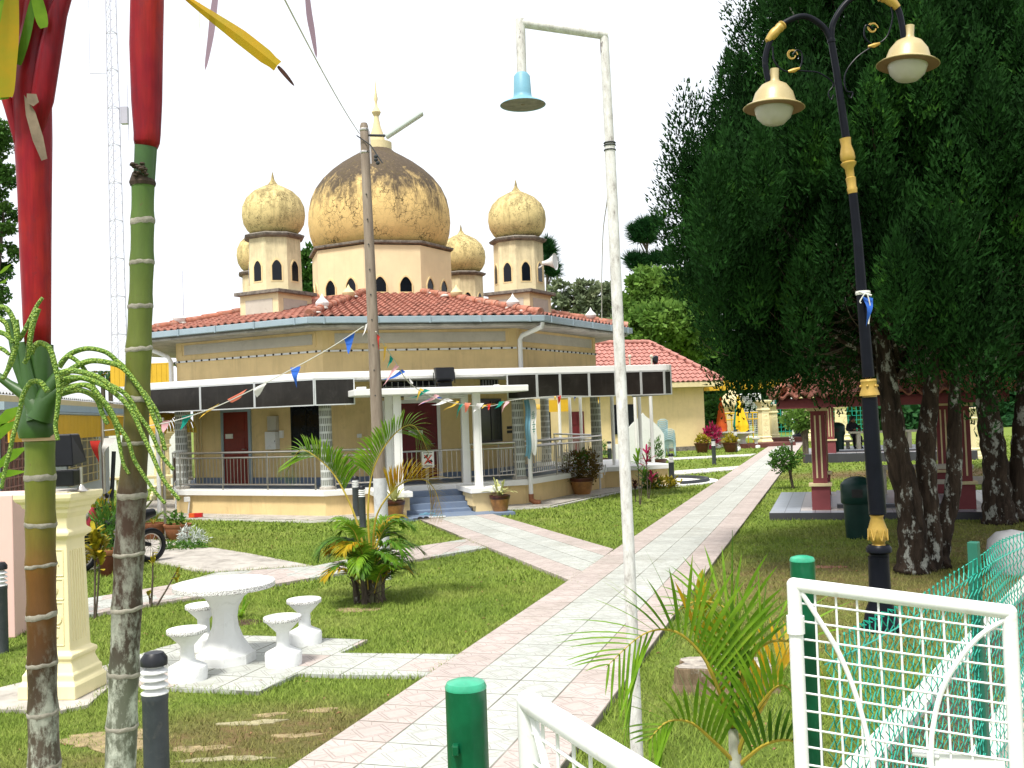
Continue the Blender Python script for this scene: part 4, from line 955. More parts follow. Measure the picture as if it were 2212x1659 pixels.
# young palm in the right foreground
qc = Vector((.98, 4.5, 0)); fp_ = root('young_palm', 'young palm with orange stalked fronds in the foreground beside the white wire gate', 'palm', qc)
def q_(x, y, Y=4.5): return aty(x, y, Y)
m = M(); s0 = q_(1585, 1600); m.tube([(s0.x, 4.5, 0), q_(1590, 1659), q_(1583, 1573)], [.035, .03, .02], 10); m.build('stem', mk('pale_young_cane', (.4, .4, .33), .6, .3, 12, dirt=.3), fp_, smooth=True)
m = M(); m.tube([q_(1582, 1570), q_(1581, 1350, 4.45), q_(1582, 1145, 4.4)], [.006, .009, .001], 6); m.build('spear_leaf', M_frondd, fp_, smooth=True)
FR = [([(1582, 1570), (1560, 1510), (1520, 1420), (1460, 1365), (1390, 1370), (1310, 1440)], 4.5, 4.25, M_frond, 40, .52), ([(1584, 1570), (1600, 1480), (1640, 1400), (1700, 1385), (1760, 1420), (1790, 1500)], 4.5, 4.4, M_frond, 30, .4),
      ([(1584, 1572), (1600, 1470), (1600, 1370), (1560, 1310), (1500, 1300), (1450, 1330)], 4.5, 4.8, M_frond, 34, .4), ([(1580, 1575), (1565, 1520), (1530, 1440), (1500, 1360), (1500, 1300), (1510, 1250)], 4.5, 4.9, M_frondy, 26, .3),
      ([(1590, 1640), (1620, 1560), (1660, 1500), (1690, 1480), (1715, 1500)], 4.5, 4.2, M_frond, 26, .34), ([(1590, 1650), (1540, 1600), (1490, 1560), (1440, 1560), (1400, 1600)], 4.5, 4.3, M_frond, 26, .34),
      ([(1595, 1655), (1650, 1610), (1710, 1600), (1760, 1640)], 4.5, 4.15, M_frondd, 22, .3), ([(1588, 1600), (1640, 1540), (1690, 1450), (1720, 1420), (1745, 1450)], 4.5, 4.9, M_frondy, 24, .3)]
for i, (P, Ya, Yb, mt, nl, ll) in enumerate(FR):
    n = len(P); frond(fp_, [q_(x, y, Ya+(Yb-Ya)*j/(n-1)) for j, (x, y) in enumerate(P)], int(nl*.62), ll*1.05, mt, wd=.02, rr=.011, droop=.22, seed=20+i, upk=.9)
# generic leafy things
def leaves(par, c, r, n, mat, lw, ll, seed, name='foliage', up=.3, shell=.5):
    g = np.random.default_rng(seed); c = np.array(c, float); r = np.array(r, float)*np.ones(3)
    d = g.normal(size=(n, 3)); d /= np.linalg.norm(d, axis=1)[:, None]; rad = g.uniform(shell, 1, (n, 1))**.6
    # a lumpy outline rather than a smooth ball
    lump = 1+.22*np.sin(d[:, :1]*5+seed)+.18*np.sin(d[:, 1:2]*7+seed*2)+.15*np.sin(d[:, 2:]*6+seed*3)
    p = c+d*r*rad*lump; a = d*.6+g.normal(size=(n, 3))*.6+np.array([0, 0, up]); a /= np.linalg.norm(a, axis=1)[:, None]
    b = np.cross(a, g.normal(size=(n, 3))); b /= np.linalg.norm(b, axis=1)[:, None]
    l = ll*g.uniform(.6, 1.3, (n, 1)); w_ = lw*g.uniform(.7, 1.2, (n, 1))
    V = np.stack([p, p+a*l*.5+b*w_/2, p+a*l, p+a*l*.5-b*w_/2], 1).reshape(-1, 3); return soup(name, V, 4, mat, par)
def mk_pot(par, c, r, h, mat, rim=None, body='pot'):
    c = Vector(c); o = M().lathe([(r*.62, 0), (r*.8, h*.3), (r*.96, h*.7), (r*.97, h*.8)], 24, c).build(body, mat, par, smooth=True)
    M().lathe([(r*.97, h*.8), (r*1.02, h*.82), (r*1.08, h*.95), (r*1.08, h), (r*.92, h), (r*.9, h*.9), (0, h*.9)], 24, c).build('rim', rim or mat, par, smooth=True)
def agave(par, c, n, L, mat, seed, wd=.05):
    rg = random.Random(seed); 
    for i in range(n):
        az = i*2.4; el = .35+1.1*rg.random(); l = L*rg.uniform(.7, 1.1); d = Vector((math.cos(az), math.sin(az), 0)); m = M(); c = Vector(c)
        e = c+d*l*math.cos(el)+Vector((0, 0, l*math.sin(el)*(.9 if el > .8 else .45))); strip(m, bez(c, c+Vector((0, 0, l*.35))+d*l*.2, e+Vector((0, 0, l*.12)), e, 6), wd); m.build('leaf', mat, par)
def potted(x, y, r, h, name, label, cat, pmat, kind, rim=None, z=0, group=None):
    c = at(x, y, z); t = root(name, label, cat, c, group); mk_pot(t, c, r, h, pmat, rim); top = c+Vector((0, 0, h*.9))
    if kind == 'agave': agave(t, top, 24, .5, M_vari, int(x), .055)
    elif kind == 'shrub': leaves(t, top+Vector((0, 0, .33)), (.48, .42, .42), 2600, M_shrub, .035, .085, 5); leaves(t, top+Vector((0, 0, .5)), (.2, .2, .3), 260, M_shrubg, .05, .1, 6, 'green_shoots')
    elif kind == 'small': leaves(t, top+Vector((0, 0, .12)), (.16, .16, .14), 140, M_shrubg, .05, .09, int(x))
    elif kind == 'croton': leaves(t, top+Vector((0, 0, .2)), (.34, .3, .26), 420, M_shruby, .06, .13, int(x)); leaves(t, top+Vector((.05, 0, .15)), (.3, .3, .2), 200, M_shrub, .05, .1, int(x)+1, 'bronze_leaves')
    elif kind == 'tall': leaves(t, top+Vector((0, 0, .35)), (.22, .22, .4), 380, M_shrubg, .03, .16, int(x), up=1)
    elif kind == 'palm':
        for i in range(9): fan_frond(t, top, i*2.4, .55, 1.1, M_frondd, 14, .16, i, .012, .006, 1.1)
    return t
potted(853, 1126, .23, .46, 'potted_agave', 'yellow striped agave in a brown glazed pot on the left of the blue steps', 'potted plant', M_glaze, 'agave', M_glazed)
potted(1081, 1110, .23, .44, 'potted_agave', 'yellow striped agave in a brown glazed pot on the right of the blue steps', 'potted plant', M_glaze, 'agave', M_glazed)
potted(1258, 1071, .32, .5, 'potted_shrub', 'big round bronze leaved shrub in a brown glazed pot against the mosque plinth', 'potted plant', M_glaze, 'shrub', M_glazed)
potted(332, 1166, .25, .34, 'potted_palm', 'tall leafy plant in a terracotta bowl left of a thin metal post', 'potted plant', M_terr, 'palm')
potted(384, 1166, .26, .32, 'potted_plant', 'sparse little plant in a wide terracotta bowl at the lawn corner', 'potted plant', M_terr, 'small')
potted(237, 1244, .2, .42, 'potted_plant', 'green strap leaved plant in a dark pot between the cream pillar and grey palm trunk', 'potted plant', M_glazed, 'tall', M_terr)
potted(1419, 1022, .36, .5, 'potted_shrub', 'tall wispy shrub in a dark maroon pot behind the mosque wing', 'potted plant', M_glazed, 'tall')
potted(1517, 978, .38, .5, 'potted_croton', 'yellow orange croton in a brown pot left of the pink cordyline', 'potted plant', M_glazed, 'croton')
potted(1578, 977, .38, .5, 'potted_croton', 'green and orange croton in a brown pot under the orange umbrella', 'potted plant', M_glazed, 'croton')
potted(1298, 1012, .3, .42, 'potted_plant', 'small stalky plant in a maroon pot seen between white canopy posts', 'potted plant', M_glazed, 'tall')
def stemmed(x, y, h, spec, name, label, cat, seed, z=0):
    c = at(x, y); t = root(name, label, cat, c); rg = random.Random(seed)
    for i, (dx, hh, mat, n, ll) in enumerate(spec):
        m = M(); tp = c+Vector((dx, 0, hh*h)); m.tube([c+Vector((dx*.2, 0, 0)), c+Vector((dx*.6, .02, hh*h*.5)), tp], [.014, .012, .008], 6); m.build('stem', M_bark2, t, smooth=True)
        for k in range(n):
            az = k*2.4+i; el = rg.uniform(-.1, 1.3); l = ll*rg.uniform(.7, 1.15); d = Vector((math.cos(az), math.sin(az), 0)); p0 = tp+Vector((0, 0, -.35*h*hh*rg.random()))
            m = M(); e = p0+d*l*math.cos(el)+Vector((0, 0, l*math.sin(el))); strip(m, bez(p0, p0+(e-p0)*.4+Vector((0, 0, .03)), e+Vector((0, 0, .05*l)), e, 5), .055); m.build('leaf', mat, t)
    return t
stemmed(1382, 1090, 1.3, [(0, .9, M_frond, 16, .34), (.1, .6, M_frondd, 10, .26)], 'cordyline', 'green and cream cordyline on thin stems left of the magenta one by the mosque corner', 'plant', 1)
stemmed(1400, 1078, 1.25, [(0, .95, M_shrubr, 16, .32), (.12, .5, M_shrubr, 8, .25)], 'cordyline', 'magenta leaved cordyline beside the green one near the mosque wing', 'plant', 2)
stemmed(1373, 1085, .6, [(0, .8, M_dkleaf, 26, .14)], 'dark_shrub', 'small dark purple leaved shrub right beside the peeling white lamp post', 'plant', 3)
t = root('low_croton', 'low bronze and green bush at the foot of the bollard by the curved drain', 'bush', at(1425, 1058)); leaves(t, at(1428, 1055)+Vector((0, 0, .15)), (.45, .3, .2), 420, M_shruby, .06, .13, 4); leaves(t, at(1408, 1056)+Vector((0, 0, .2)), (.25, .2, .25), 200, M_shrubg, .07, .14, 5, 'green_leaves')
t = root('cordyline', 'bright pink cordyline between two potted crotons near the orange umbrella', 'plant', at(1539, 972)); leaves(t, at(1539, 972)+Vector((0, 0, .75)), (.45, .4, .6), 420, M_shrubr, .07, .26, 8, up=.8)
m = M(); m.tube([at(1539, 972), at(1539, 972)+Vector((0, 0, .7))], .05, 8); m.build('stem', M_bark2, t)
t = root('silver_bush', 'small silvery leaved bush on the lawn corner by the terracotta bowl', 'bush', at(412, 1180)); leaves(t, at(412, 1180)+Vector((0, 0, .14)), (.26, .2, .18), 520, M_silver, .02, .09, 3); leaves(t, at(392, 1188)+Vector((0, 0, .05)), (.42, .25, .1), 500, M_shrubg, .03, .08, 4, 'green_fringe')
t = stemmed(203, 1339, 1.15, [(.03, .95, M_shruby, 40, .22), (.1, .8, M_shruby, 22, .2)], 'croton', 'tall thin yellow leaved croton right of the cream fluted pillar', 'plant', 7)
stemmed(325, 1312, .75, [(.05, .95, M_shruby, 7, .1), (.35, .6, M_shruby, 6, .1), (-.02, .25, M_shruby, 6, .08)], 'sapling', 'spindly sapling with tufts of yellow leaves between the palm trunk and round table', 'sapling', 9)
t = root('shrub', 'dense yellow green shrub behind the cream pillar near the motorcycle', 'shrub', at(205, 1225)); leaves(t, at(205, 1225)+Vector((0, 0, .55)), (.3, .3, .6), 900, M_shruby, .05, .13, 12)
t = root('shrub', 'rounded dark green shrub between the pink gatepost and the cream pillar', 'shrub', at(38, 1255)); leaves(t, at(38, 1255)+Vector((0, 0, .25)), (.18, .2, .3), 600, M_shrubg, .02, .06, 13)
t = root('seedling', 'tuft of bright green strap leaves just behind the round table', 'plant', at(520, 1335)); agave(t, at(520, 1335), 12, .34, M_frond, 4, .03)
m = M(); m.lathe([(0, .02), (.14, .015), (.2, 0)], 12, at(530, 1345)); m.build('soil_mound', M_soil, t)
# potted look-alikes done; slippers
def slipper_pair(x, y, mat, strap, lb, rz=.3, gap=.13):
    c = at(x, y, .07); 
    for i in (0, 1):
        t = root('flip_flop', lb.replace('#', ('left', 'right')[i]), 'slipper', c+Vector((gap*i, .04*i, .0)), 'footwear left at the foot of the steps'); cc = OFF[t.name]
        n = 14; pr = []
        for k in range(n): a = 2*PI*k/n; w_ = .045+.01*math.cos(a); pr.append((cc.x+math.cos(a+rz)*.0+math.cos(rz)*.13*math.cos(a)-math.sin(rz)*w_*math.sin(a), cc.y+math.sin(rz)*.13*math.cos(a)+math.cos(rz)*w_*math.sin(a)))
        m = M(); m.prism(pr, .075, .095); m.build('sole', mat, t, bevel=.004)
        m = M(); f_ = Vector((math.cos(rz), math.sin(rz), 0)); s_ = Vector((-f_.y, f_.x, 0)); 
        for sg in (-1, 1): m.tube(bez(cc+f_*.08+Vector((0, 0, .025)), cc+f_*.04+s_*sg*.02+Vector((0, 0, .05)), cc+s_*sg*.04+Vector((0, 0, .05)), cc-f_*.02+s_*sg*.045+Vector((0, 0, .024)), 5), .008 if strap is not M_ink else .014, 5)
        m.build('strap', strap, t, smooth=True)
slipper_pair(905, 1122, M_ink, M_ink, '# black sandal of the pair nearest the left potted agave', .1)
slipper_pair(918, 1112, M_bluesh, M_bluesh, '# blue flip flop of the pair just behind the black sandals', .2)
slipper_pair(938, 1118, M_whitec, M_bluesh, '# white flip flop of the pair on the middle of the blue landing', .15)
slipper_pair(996, 1102, M_ink, M_ink, '# black sandal of the pair by the right step wall', -.2)
t = root('broom', 'orange and red broom head lying against the mosque plinth at the left', 'broom', at(424, 1113)); m = M(); c = at(424, 1112, .1); m.box(c+Vector((-.07, -.1, 0)), (.14, .12, .1)); m.build('orange_bristles', M_orange, t); m = M(); m.box(c+Vector((.09, -.1, 0)), (.18, .12, .1)); m.build('red_block', M_red, t)
# stump
t = root('tree_stump', 'low sawn tree stump with a grey cut face on the grass behind the young palm', 'stump', at(1580, 1505)+Vector((0, .25, 0))); c = OFF[t.name]; rg = random.Random(2); m = M(); n = 28; R0 = [.33+.05*math.sin(k*1.3)+.03*rg.random() for k in range(n)]
for (s_, z) in ((1.12, 0), (1.02, .08), (1, .2), (.97, .21)): m.v += [(c.x+R0[k]*s_*1.1*math.cos(2*PI*k/n), c.y+R0[k]*s_*.8*math.sin(2*PI*k/n), z) for k in range(n)]
m.f += [(i*n+k, i*n+(k+1) % n, (i+1)*n+(k+1) % n, (i+1)*n+k) for i in range(3) for k in range(n)]; m.build('bark', bark('stump_bark', (.1, .07, .04), (.3, .22, .14), (.4, .36, .28), .6), t)
m = M(); m.poly([(c.x+R0[k]*.975*1.1*math.cos(2*PI*k/n), c.y+R0[k]*.975*.8*math.sin(2*PI*k/n), .212) for k in range(n)]); m.build('cut_face', M_stump, t)
# ------------------------------------------------------------------ cream pillars
def mk_pillar():
    p = root('pillar', '', 'pillar'); q = math.sqrt(2)
    P = [(.26, 0), (.26, .11), (.25, .13), (.235, .15), (.235, .2), (.22, .22), (.195, .29), (.195, .31), (.21, .33), (.21, .36), (.168, .39), (.146, 1.33), (.16, 1.345), (.19, 1.37), (.19, 1.40), (.16, 1.43), (.158, 1.52), (.19, 1.57), (.19, 1.6), (.215, 1.62), (.225, 1.65), (.255, 1.675), (.265, 1.7), (.265, 1.74)]
    M().lathe([(r*q, z) for r, z in P], 4, (0, 0, 0), PI/4).build('shaft', M_cream, p, bevel=.008)
    M().box((0, 0, 1.745), (.36, .36, .02)).build('top_slab', M_conc, p)
    m = M()
    for s in (-1, 1):
        for i in range(6):
            x = -.1+.04*i; m.bar((s*.1655, x, .46), (s*.1505, x*.9, 1.24), .014, .012, up=(1, 0, 0))
    m.build('fluting', M_cream, p, bevel=.004)
    m = M()
    for s in (-1, 1):
        y = lambda z: s*(.168-.022*(z-.39)/.94+.002)
        def ringz(cx, cz, r, t=.009, a0=0, a1=2*PI): m.tube([(cx+r*math.cos(a0+(a1-a0)*k/16), y(cz+r*math.sin(a0+(a1-a0)*k/16)), cz+r*math.sin(a0+(a1-a0)*k/16)) for k in range(17)], t, 6)
        for z0, z1 in ((.44, .8), (.83, 1.0), (1.03, 1.25)):
            for a, b in (((-.115, z0), (.115, z0)), ((.115, z0), (.11, z1)), ((.11, z1), (-.11, z1)), ((-.11, z1), (-.115, z0))): m.tube([(a[0], y(a[1]), a[1]), (b[0], y(b[1]), b[1])], .006, 5)
        ringz(0, .915, .06); ringz(0, .915, .03); ringz(0, 1.12, .07, .009, 0, PI); ringz(0, 1.12, .04, .009, 0, PI)
        for k in range(5): ringz(-.05+.1*(k % 2), .5+.055*k, .045, .008, k, k+4)
    m.build('scroll_relief', M_cream, p, smooth=True)
    return p
pl = mk_pillar(); G3 = 'cream fluted garden pillars'
pl.location = (-4.0, 8.95, .03); pl.rotation_euler.z = R_(-7); pl['label'] = 'near cream fluted pillar carrying a black floodlight, behind the red stemmed palms'; pl['group'] = G3
for x, y, sc, rz_, lb in ((2106, 992, 1.12, .5, 'cream pillar on bare ground seen between the two right tree trunks'), (1652, 964, 1.5, .3, 'taller cream gate pillar on the left side of the far end of the path'), (1672, 956, 1.35, .3, 'cream gate pillar just behind another at the far left gate'),
                          (1753, 952, 1.6, .3, 'cream gate pillar on the right of the far gate, behind the maroon column'), (1819, 960, 1.5, .4, 'cream pillar directly behind the seated person')):
    dup(pl, at(x, y), rz_, lb, G3, sc)
M_b = M(); bb = at(1651, 966); M_b.box((bb.x, bb.y, .1), (3.0, 1.6, .3), .3); tag(M_b.build('kerb', M_brick), kind='structure'); M_b = M(); bb = at(1674, 958); M_b.box((bb.x+.3, bb.y, .15), (2.4, 1.5, .4), .3); tag(M_b.build('kerb', M_brick), kind='structure')
# floodlight on the near pillar
P = aty(143, 1000, 8.9); P.z = 1.78
fl2 = root('floodlight', 'black box floodlight standing on top of the near cream pillar', 'floodlight', P)
c = aty(136, 973, 8.8); w_ = .1; m = M()
m.add([c+Vector((x*a, y, z)) for z, a, y in ((.14, .07, .0), (.14, .08, .16), (-.11, .1, .26), (-.14, .1, -.04)) for x in (-1, 1)], [(0, 1, 3, 2), (2, 3, 5, 4), (4, 5, 7, 6), (6, 7, 1, 0), (0, 2, 4, 6), (1, 7, 5, 3)]); m.build('lamp_housing', M_black, fl2, bevel=.012)
m = M(); m.box(c+Vector((.0, .05, -.24)), (.18, .14, .14)); m.build('ballast_box', M_black, fl2, bevel=.01)
m = M(); m.tube([c+Vector((.13, .05, -.15)), (c.x+.13, c.y+.05, 1.8), (c.x+.13, c.y+.05, 1.79)], .014, 8); m.lathe([(.06, 1.775), (.04, 1.79), (.015, 1.83)], 8, (c.x+.13, c.y+.05, 0)); m.build('stand', M_steel, fl2, smooth=True)
# ------------------------------------------------------------------ posts
lp = Vector((.665, 6.3, 0)); wl = root('lamp_post', 'tall peeling white pipe lamp post with a square bent arm and pale blue bell shade', 'lamp post', lp)
Y = 6.3; J = aty(1317, 312, Y); T_ = aty(1305, 80, Y); H1 = aty(1124, 52, Y-.05); H2 = aty(1127, 158, Y-.05)
base = aty(1375, 1640, Y); base = Vector((base.x+.004, Y, 0)); 
m = M(); m.tube([base, aty(1358, 1180, Y), J], [.04, .036, .0335], 14); m.build('post', M_lpole, wl, smooth=True)
m = M(); m.tube([J+Vector((0, 0, -.02)), T_], [.03, .028], 14); m.build('upper_post', M_lpole, wl, smooth=True)
m = M(); m.tube([T_+Vector((.02, 0, .01)), H1+Vector((-.01, 0, .01))], .029, 14); m.tube([H1+Vector((0, 0, .03)), H2], .03, 14); m.build('arm', M_lpole, wl, smooth=True)
m = M()
for dz in (-.01, .02, .035): m.lathe([(.037, 0), (.04, .004), (.037, .008)], 12, J+Vector((0, 0, dz-.03))); 
m.build('wire_binding', M_cable, wl)
m = M(); m.lathe([(.035, 0), (.05, -.02), (.055, -.13), (.058, -.15), (.075, -.165), (.13, -.19), (.14, -.197), (.142, -.2)], 32, H2, cap=False); sh = m.build('lamp_shade', M_bluesh, wl, smooth=True)
m = M(); m.lathe([(.137, -.197), (.07, -.17), (.05, -.15), (0, -.15)], 32, H2); m.build('shade_lining', M_inshade, sh, smooth=True)
m = M(); m.lathe([(.012, -.15), (.014, -.185), (.012, -.2), (0, -.2)], 10, H2); m.build('lamp_holder', M_wpole, sh, smooth=True)
up = at(830, 1252); Yp = up.y; ut = aty(786, 266, Yp)
upo = root('utility_pole', 'weathered grey tapering utility pole in front of the mosque holding the bunting', 'utility pole', up)
m = M(); m.tube([up, lerp(up, ut, .5), ut-Vector((0, 0, .05)), ut], [.1, .082, .062, .045], 14); m.build('pole', M_wpole, upo, smooth=True)
m = M(); m.tube([up+Vector((0, 0, 0)), lerp(up, ut, .22)], [.103, .097], 14); m.build('white_painted_foot', mk('flaking_whitewash', (.55, .56, .58), .8, .15, 8, dirt=.3), upo, smooth=True)
m = M()
for z in (.12, .45): m.lathe([(.066, 0), (.07, .01), (.07, .03), (.066, .04)], 12, ut-Vector((0, 0, z)))
m.bar(ut+Vector((.075, 0, -.12)), ut+Vector((.085, 0, -.6)), .02); m.build('steel_band', M_steel, upo)
m = M(); 
for i in range(9): q = lerp(ut, up, .16+.055*i); m.obox(q+Vector((-.0, -.08, 0)), (.008, 0, 0), (0, .01, 0), (0, 0, .008))
m.build('bolt_hole', M_cable, upo)
def wire(a, b, sag, r, mat, name, par, n=14):
    m = M(); a, b = Vector(a), Vector(b); m.tube([a+(b-a)*i/n-Vector((0, 0, 4*sag*(i/n)*(1-i/n))) for i in range(n+1)], r, 5); return m.build(name, mat, par)
wire(ut+Vector((-.07, 0, -.15)), aty(600, -30, 6.0), .05, .006, M_rope, 'stay_wire', upo)
m = M(); a = ut+Vector((0, -.08, -.2)); b = aty(826, 352, Yp-.2); m.tube([a+Vector((-.1, 0, 0)), a+Vector((.1, 0, -.15)), b], .009, 5); 
for q in ((812, 345), (816, 352), (812, 338)): m.ball(aty(*q, Yp-.2), .03, 8, 6)
m.build('cable_clamp', M_cable, upo)
m = M(); a = aty(832, 293, Yp); m.tube([ut+Vector((.06, 0, -.18)), a], .02, 6); m.build('lamp_arm', M_cable, upo)
m = M(); b = aty(912, 240, Yp-.3); d = (b-a).normalized(); s_ = d.cross(Vector((0, 1, 0))).normalized(); m.obox(lerp(a, b, .5)+s_*-.02, d*(b-a).length*.5, Vector((0, .07, 0)), s_*.035); m.build('fluorescent_lamp', mk('milky_lamp_cover', (.72, .76, .8), .3, .03, 3), upo, bevel=.02)
# bunting
def bunting(name, label, P, n, seed, sizes=(.26, .1), t0=.0, t1=1.0, wind=(-.9, 0)):
    t = root(name, label, 'bunting', P[0]); C = crom(P, 10); m = M(); m.tube(C, .008, 5); m.build('cord', M_rope, t)
    L = [0]
    for i in range(len(C)-1): L.append(L[-1]+(C[i+1]-C[i]).length)
    return t, C, L
mb_ = {}
for nm, c in (('blue', (.04, .14, .55)), ('white', (.75, .74, .72)), ('coral', (.7, .2, .13)), ('yellow', (.72, .47, .07)), ('teal', (.01, .25, .19)), ('pink', (.75, .42, .45)), ('red', (.6, .05, .04))):
    mb_[nm] = leaf(nm+'_flag_cloth', tuple(x*.85 for x in c), c, None, 4, .8, .3)
def flag(par, a, b, tip, mat, seed):
    # a triangle of cloth: hem a-b on the cord, tip blown aside, slightly rippled
    a, b, tip = Vector(a), Vector(b), Vector(tip); m = M(); n = 6; vs = []
    for i in range(n+1):
        t = i/n; p, q = a+(tip-a)*t, b+(tip-b)*t; w_ = Vector((.0, .05*math.sin(t*5+seed), .018*math.sin(t*6+seed*2)))
        vs += [p+w_, (p+q)/2+w_*1.0+Vector((0, .02*(1-t), 0)), q+w_]
    m.add(vs, [f for i in range(n) for f in ((3*i, 3*i+1, 3*i+4, 3*i+3), (3*i+1, 3*i+2, 3*i+5, 3*i+4))]); m.build('flag', mb_[mat], par, smooth='all')
Yb = Yp-.15
t, C, L = bunting('bunting', 'string of coloured triangular flags slanting from the grey pole down to the left', [aty(785, 705, Yb), aty(690, 765, Yb+.3), aty(548, 840, Yb+.8), aty(450, 885, Yb+1.4), aty(350, 915, Yb+2.2), aty(225, 930, Yb+3.4)], 9, 1)
for i, (x0, y0, x1, y1, tx, ty, cn) in enumerate(((741, 731, 767, 716, 754, 765, 'blue'), (788, 703, 793, 700, 783, 733, 'white'), (626, 792, 648, 789, 640, 836, 'blue'), (548, 840, 592, 815, 553, 857, 'white'), (493, 865, 535, 843, 505, 869, 'coral'),
        (450, 883, 476, 870, 430, 905, 'yellow'), (393, 898, 420, 892, 391, 928, 'teal'), (346, 912, 366, 910, 350, 942, 'pink'), (222, 946, 250, 945, 222, 985, 'white'), (193, 951, 216, 950, 212, 998, 'red'))):
    dy = .3*(785-x0)/90 if x0 > 550 else .8+(548-x0)*.0085; flag(t, aty(x0, y0, Yb+dy*.95), aty(x1, y1, Yb+dy*.9), aty(tx, ty, Yb+dy-.05), cn, i)
t, C, L = bunting('bunting', 'string of coloured flags drooping from the grey pole across the porch to the right', [aty(812, 716, Yb), aty(850, 775, Yb+1.0), aty(890, 832, Yb+2.2), aty(960, 866, Yb+4.0), aty(1050, 878, Yb+6.0), aty(1110, 864, Yb+8.0), aty(1200, 856, Yb+9.2), aty(1290, 856, Yb+11)], 12, 2)
for i, (x0, y0, x1, y1, tx, ty, cn) in enumerate(((815, 720, 821, 728, 817, 755, 'red'), (831, 747, 837, 752, 826, 785, 'yellow'), (843, 766, 850, 774, 836, 797, 'teal'), (855, 786, 863, 790, 828, 832, 'pink'), (868, 800, 876, 806, 824, 823, 'blue'), (883, 815, 892, 826, 888, 833, 'white'),
        (908, 836, 916, 841, 899, 864, 'yellow'), (918, 842, 930, 846, 884, 861, 'teal'), (940, 851, 950, 855, 903, 877, 'pink'), (946, 855, 956, 858, 905, 872, 'blue'), (966, 861, 980, 867, 930, 876, 'white'), (986, 866, 992, 868, 956, 890, 'yellow'), (993, 870, 1000, 871, 985, 904, 'teal'),
        (1004, 871, 1018, 872, 1004, 892, 'coral'), (1030, 872, 1046, 872, 1022, 893, 'white'), (1050, 872, 1072, 870, 1040, 881, 'yellow'), (1052, 873, 1062, 872, 1055, 886, 'red'), (1078, 869, 1089, 868, 1068, 886, 'teal'), (1092, 866, 1101, 866, 1083, 891, 'pink'),
        (1196, 856, 1202, 856, 1199, 865, 'yellow'), (1204, 856, 1212, 856, 1207, 876, 'red'), (1240, 856, 1244, 856, 1241, 866, 'blue'), (1290, 856, 1295, 856, 1293, 872, 'yellow'))):
    dy = (x0-812)*.0295 if x0 < 960 else 4+(x0-960)*.022; flag(t, aty(x0, y0, Yb+dy), aty(x1, y1, Yb+dy), aty(tx, ty, Yb+dy-.1), cn, i+3)
# ornate double lamp post
bb = at(1905, 1362); Yl = bb.y; L_ = lambda x, y, d=0: aty(x, y, Yl+d)
ol = root('street_lamp', 'ornate black double armed street lamp with gold trim and two champagne bell shades', 'street lamp', bb)
m = M(); m.lathe([(.2, 0), (.2, .06), (.17, .1), (.15, .2), (.11, .3), (.1, .7), (.105, .74)], 20, bb); ax = (L_(1893, 1106)-bb); 
m.tube([bb+Vector((0, 0, .7)), L_(1901, 1240), L_(1899, 1195)], [.1, .092, .095], 20); m.lathe([(.1, 0), (.125, .02), (.125, .06), (.1, .09)], 20, L_(1899, 1196)); m.build('base', M_blackp, ol, smooth=True)
m = M(); m.lathe([(.07, 0), (.1, .02), (.095, .05), (.06, .08), (.065, .1), (.085, .12), (.095, .17), (.09, .24), (.06, .34), (.07, .37)], 20, L_(1899, 1192)+Vector((0, 0, .0)), ax=(-.02, 0, 1)); m.build('gold_vase', M_gold, ol, smooth=True)
m = M()
for k in range(8):
    a = k*PI/4; c = L_(1897, 1166)
    for s_ in (-1, 1): m.tube([c+Vector((math.cos(a)*.1, math.sin(a)*.1, .0)), c+Vector((math.cos(a+s_*.39)*.09, math.sin(a+s_*.39)*.09, .11))], .008, 5)
m.build('leaf_moulding', M_gold, ol, smooth=True)
m = M(); m.tube([L_(1896, 1110), L_(1884, 960), L_(1878, 858)], [.085, .08, .076], 20); m.build('lower_shaft', M_blackp, ol, smooth=True)
m = M(); m.lathe([(.07, -.14), (.07, -.08), (.1, -.085), (.095, -.06), (.078, -.01), (.078, .05), (.082, .06), (.075, .08)], 20, L_(1877, 836), ax=(-.04, 0, 1)); 
for k in range(6): a = k*PI/3; m.ball(L_(1877, 834)+Vector((.085*math.cos(a), .085*math.sin(a), 0)), .014, 8, 6)
m.build('gold_collar', M_gold, ol, smooth=True)
m = M(); m.tube([L_(1876, 815), L_(1862, 640), L_(1853, 520), L_(1842, 415)], [.06, .054, .048, .045], 16); m.build('middle_shaft', M_blackp, ol, smooth=True)
m = M(); m.lathe([(.046, 0), (.05, .03), (.052, .05), (.045, .07), (.05, .14), (.052, .16), (.04, .17), (.045, .26), (.075, .3), (.078, .315), (.06, .33), (.075, .36), (.07, .42), (.05, .5), (.058, .57)], 18, L_(1842, 418), ax=(-.09, 0, 1)); m.build('gold_balusters', M_gold, ol, smooth=True)
m = M(); m.tube([L_(1832, 330), L_(1808, 160), L_(1796, 90)], [.042, .036, .034], 14); m.lathe([(.04, 0), (.042, .02), (.038, .04)], 14, L_(1796, 92)); m.build('upper_shaft', M_blackp, ol, smooth=True)
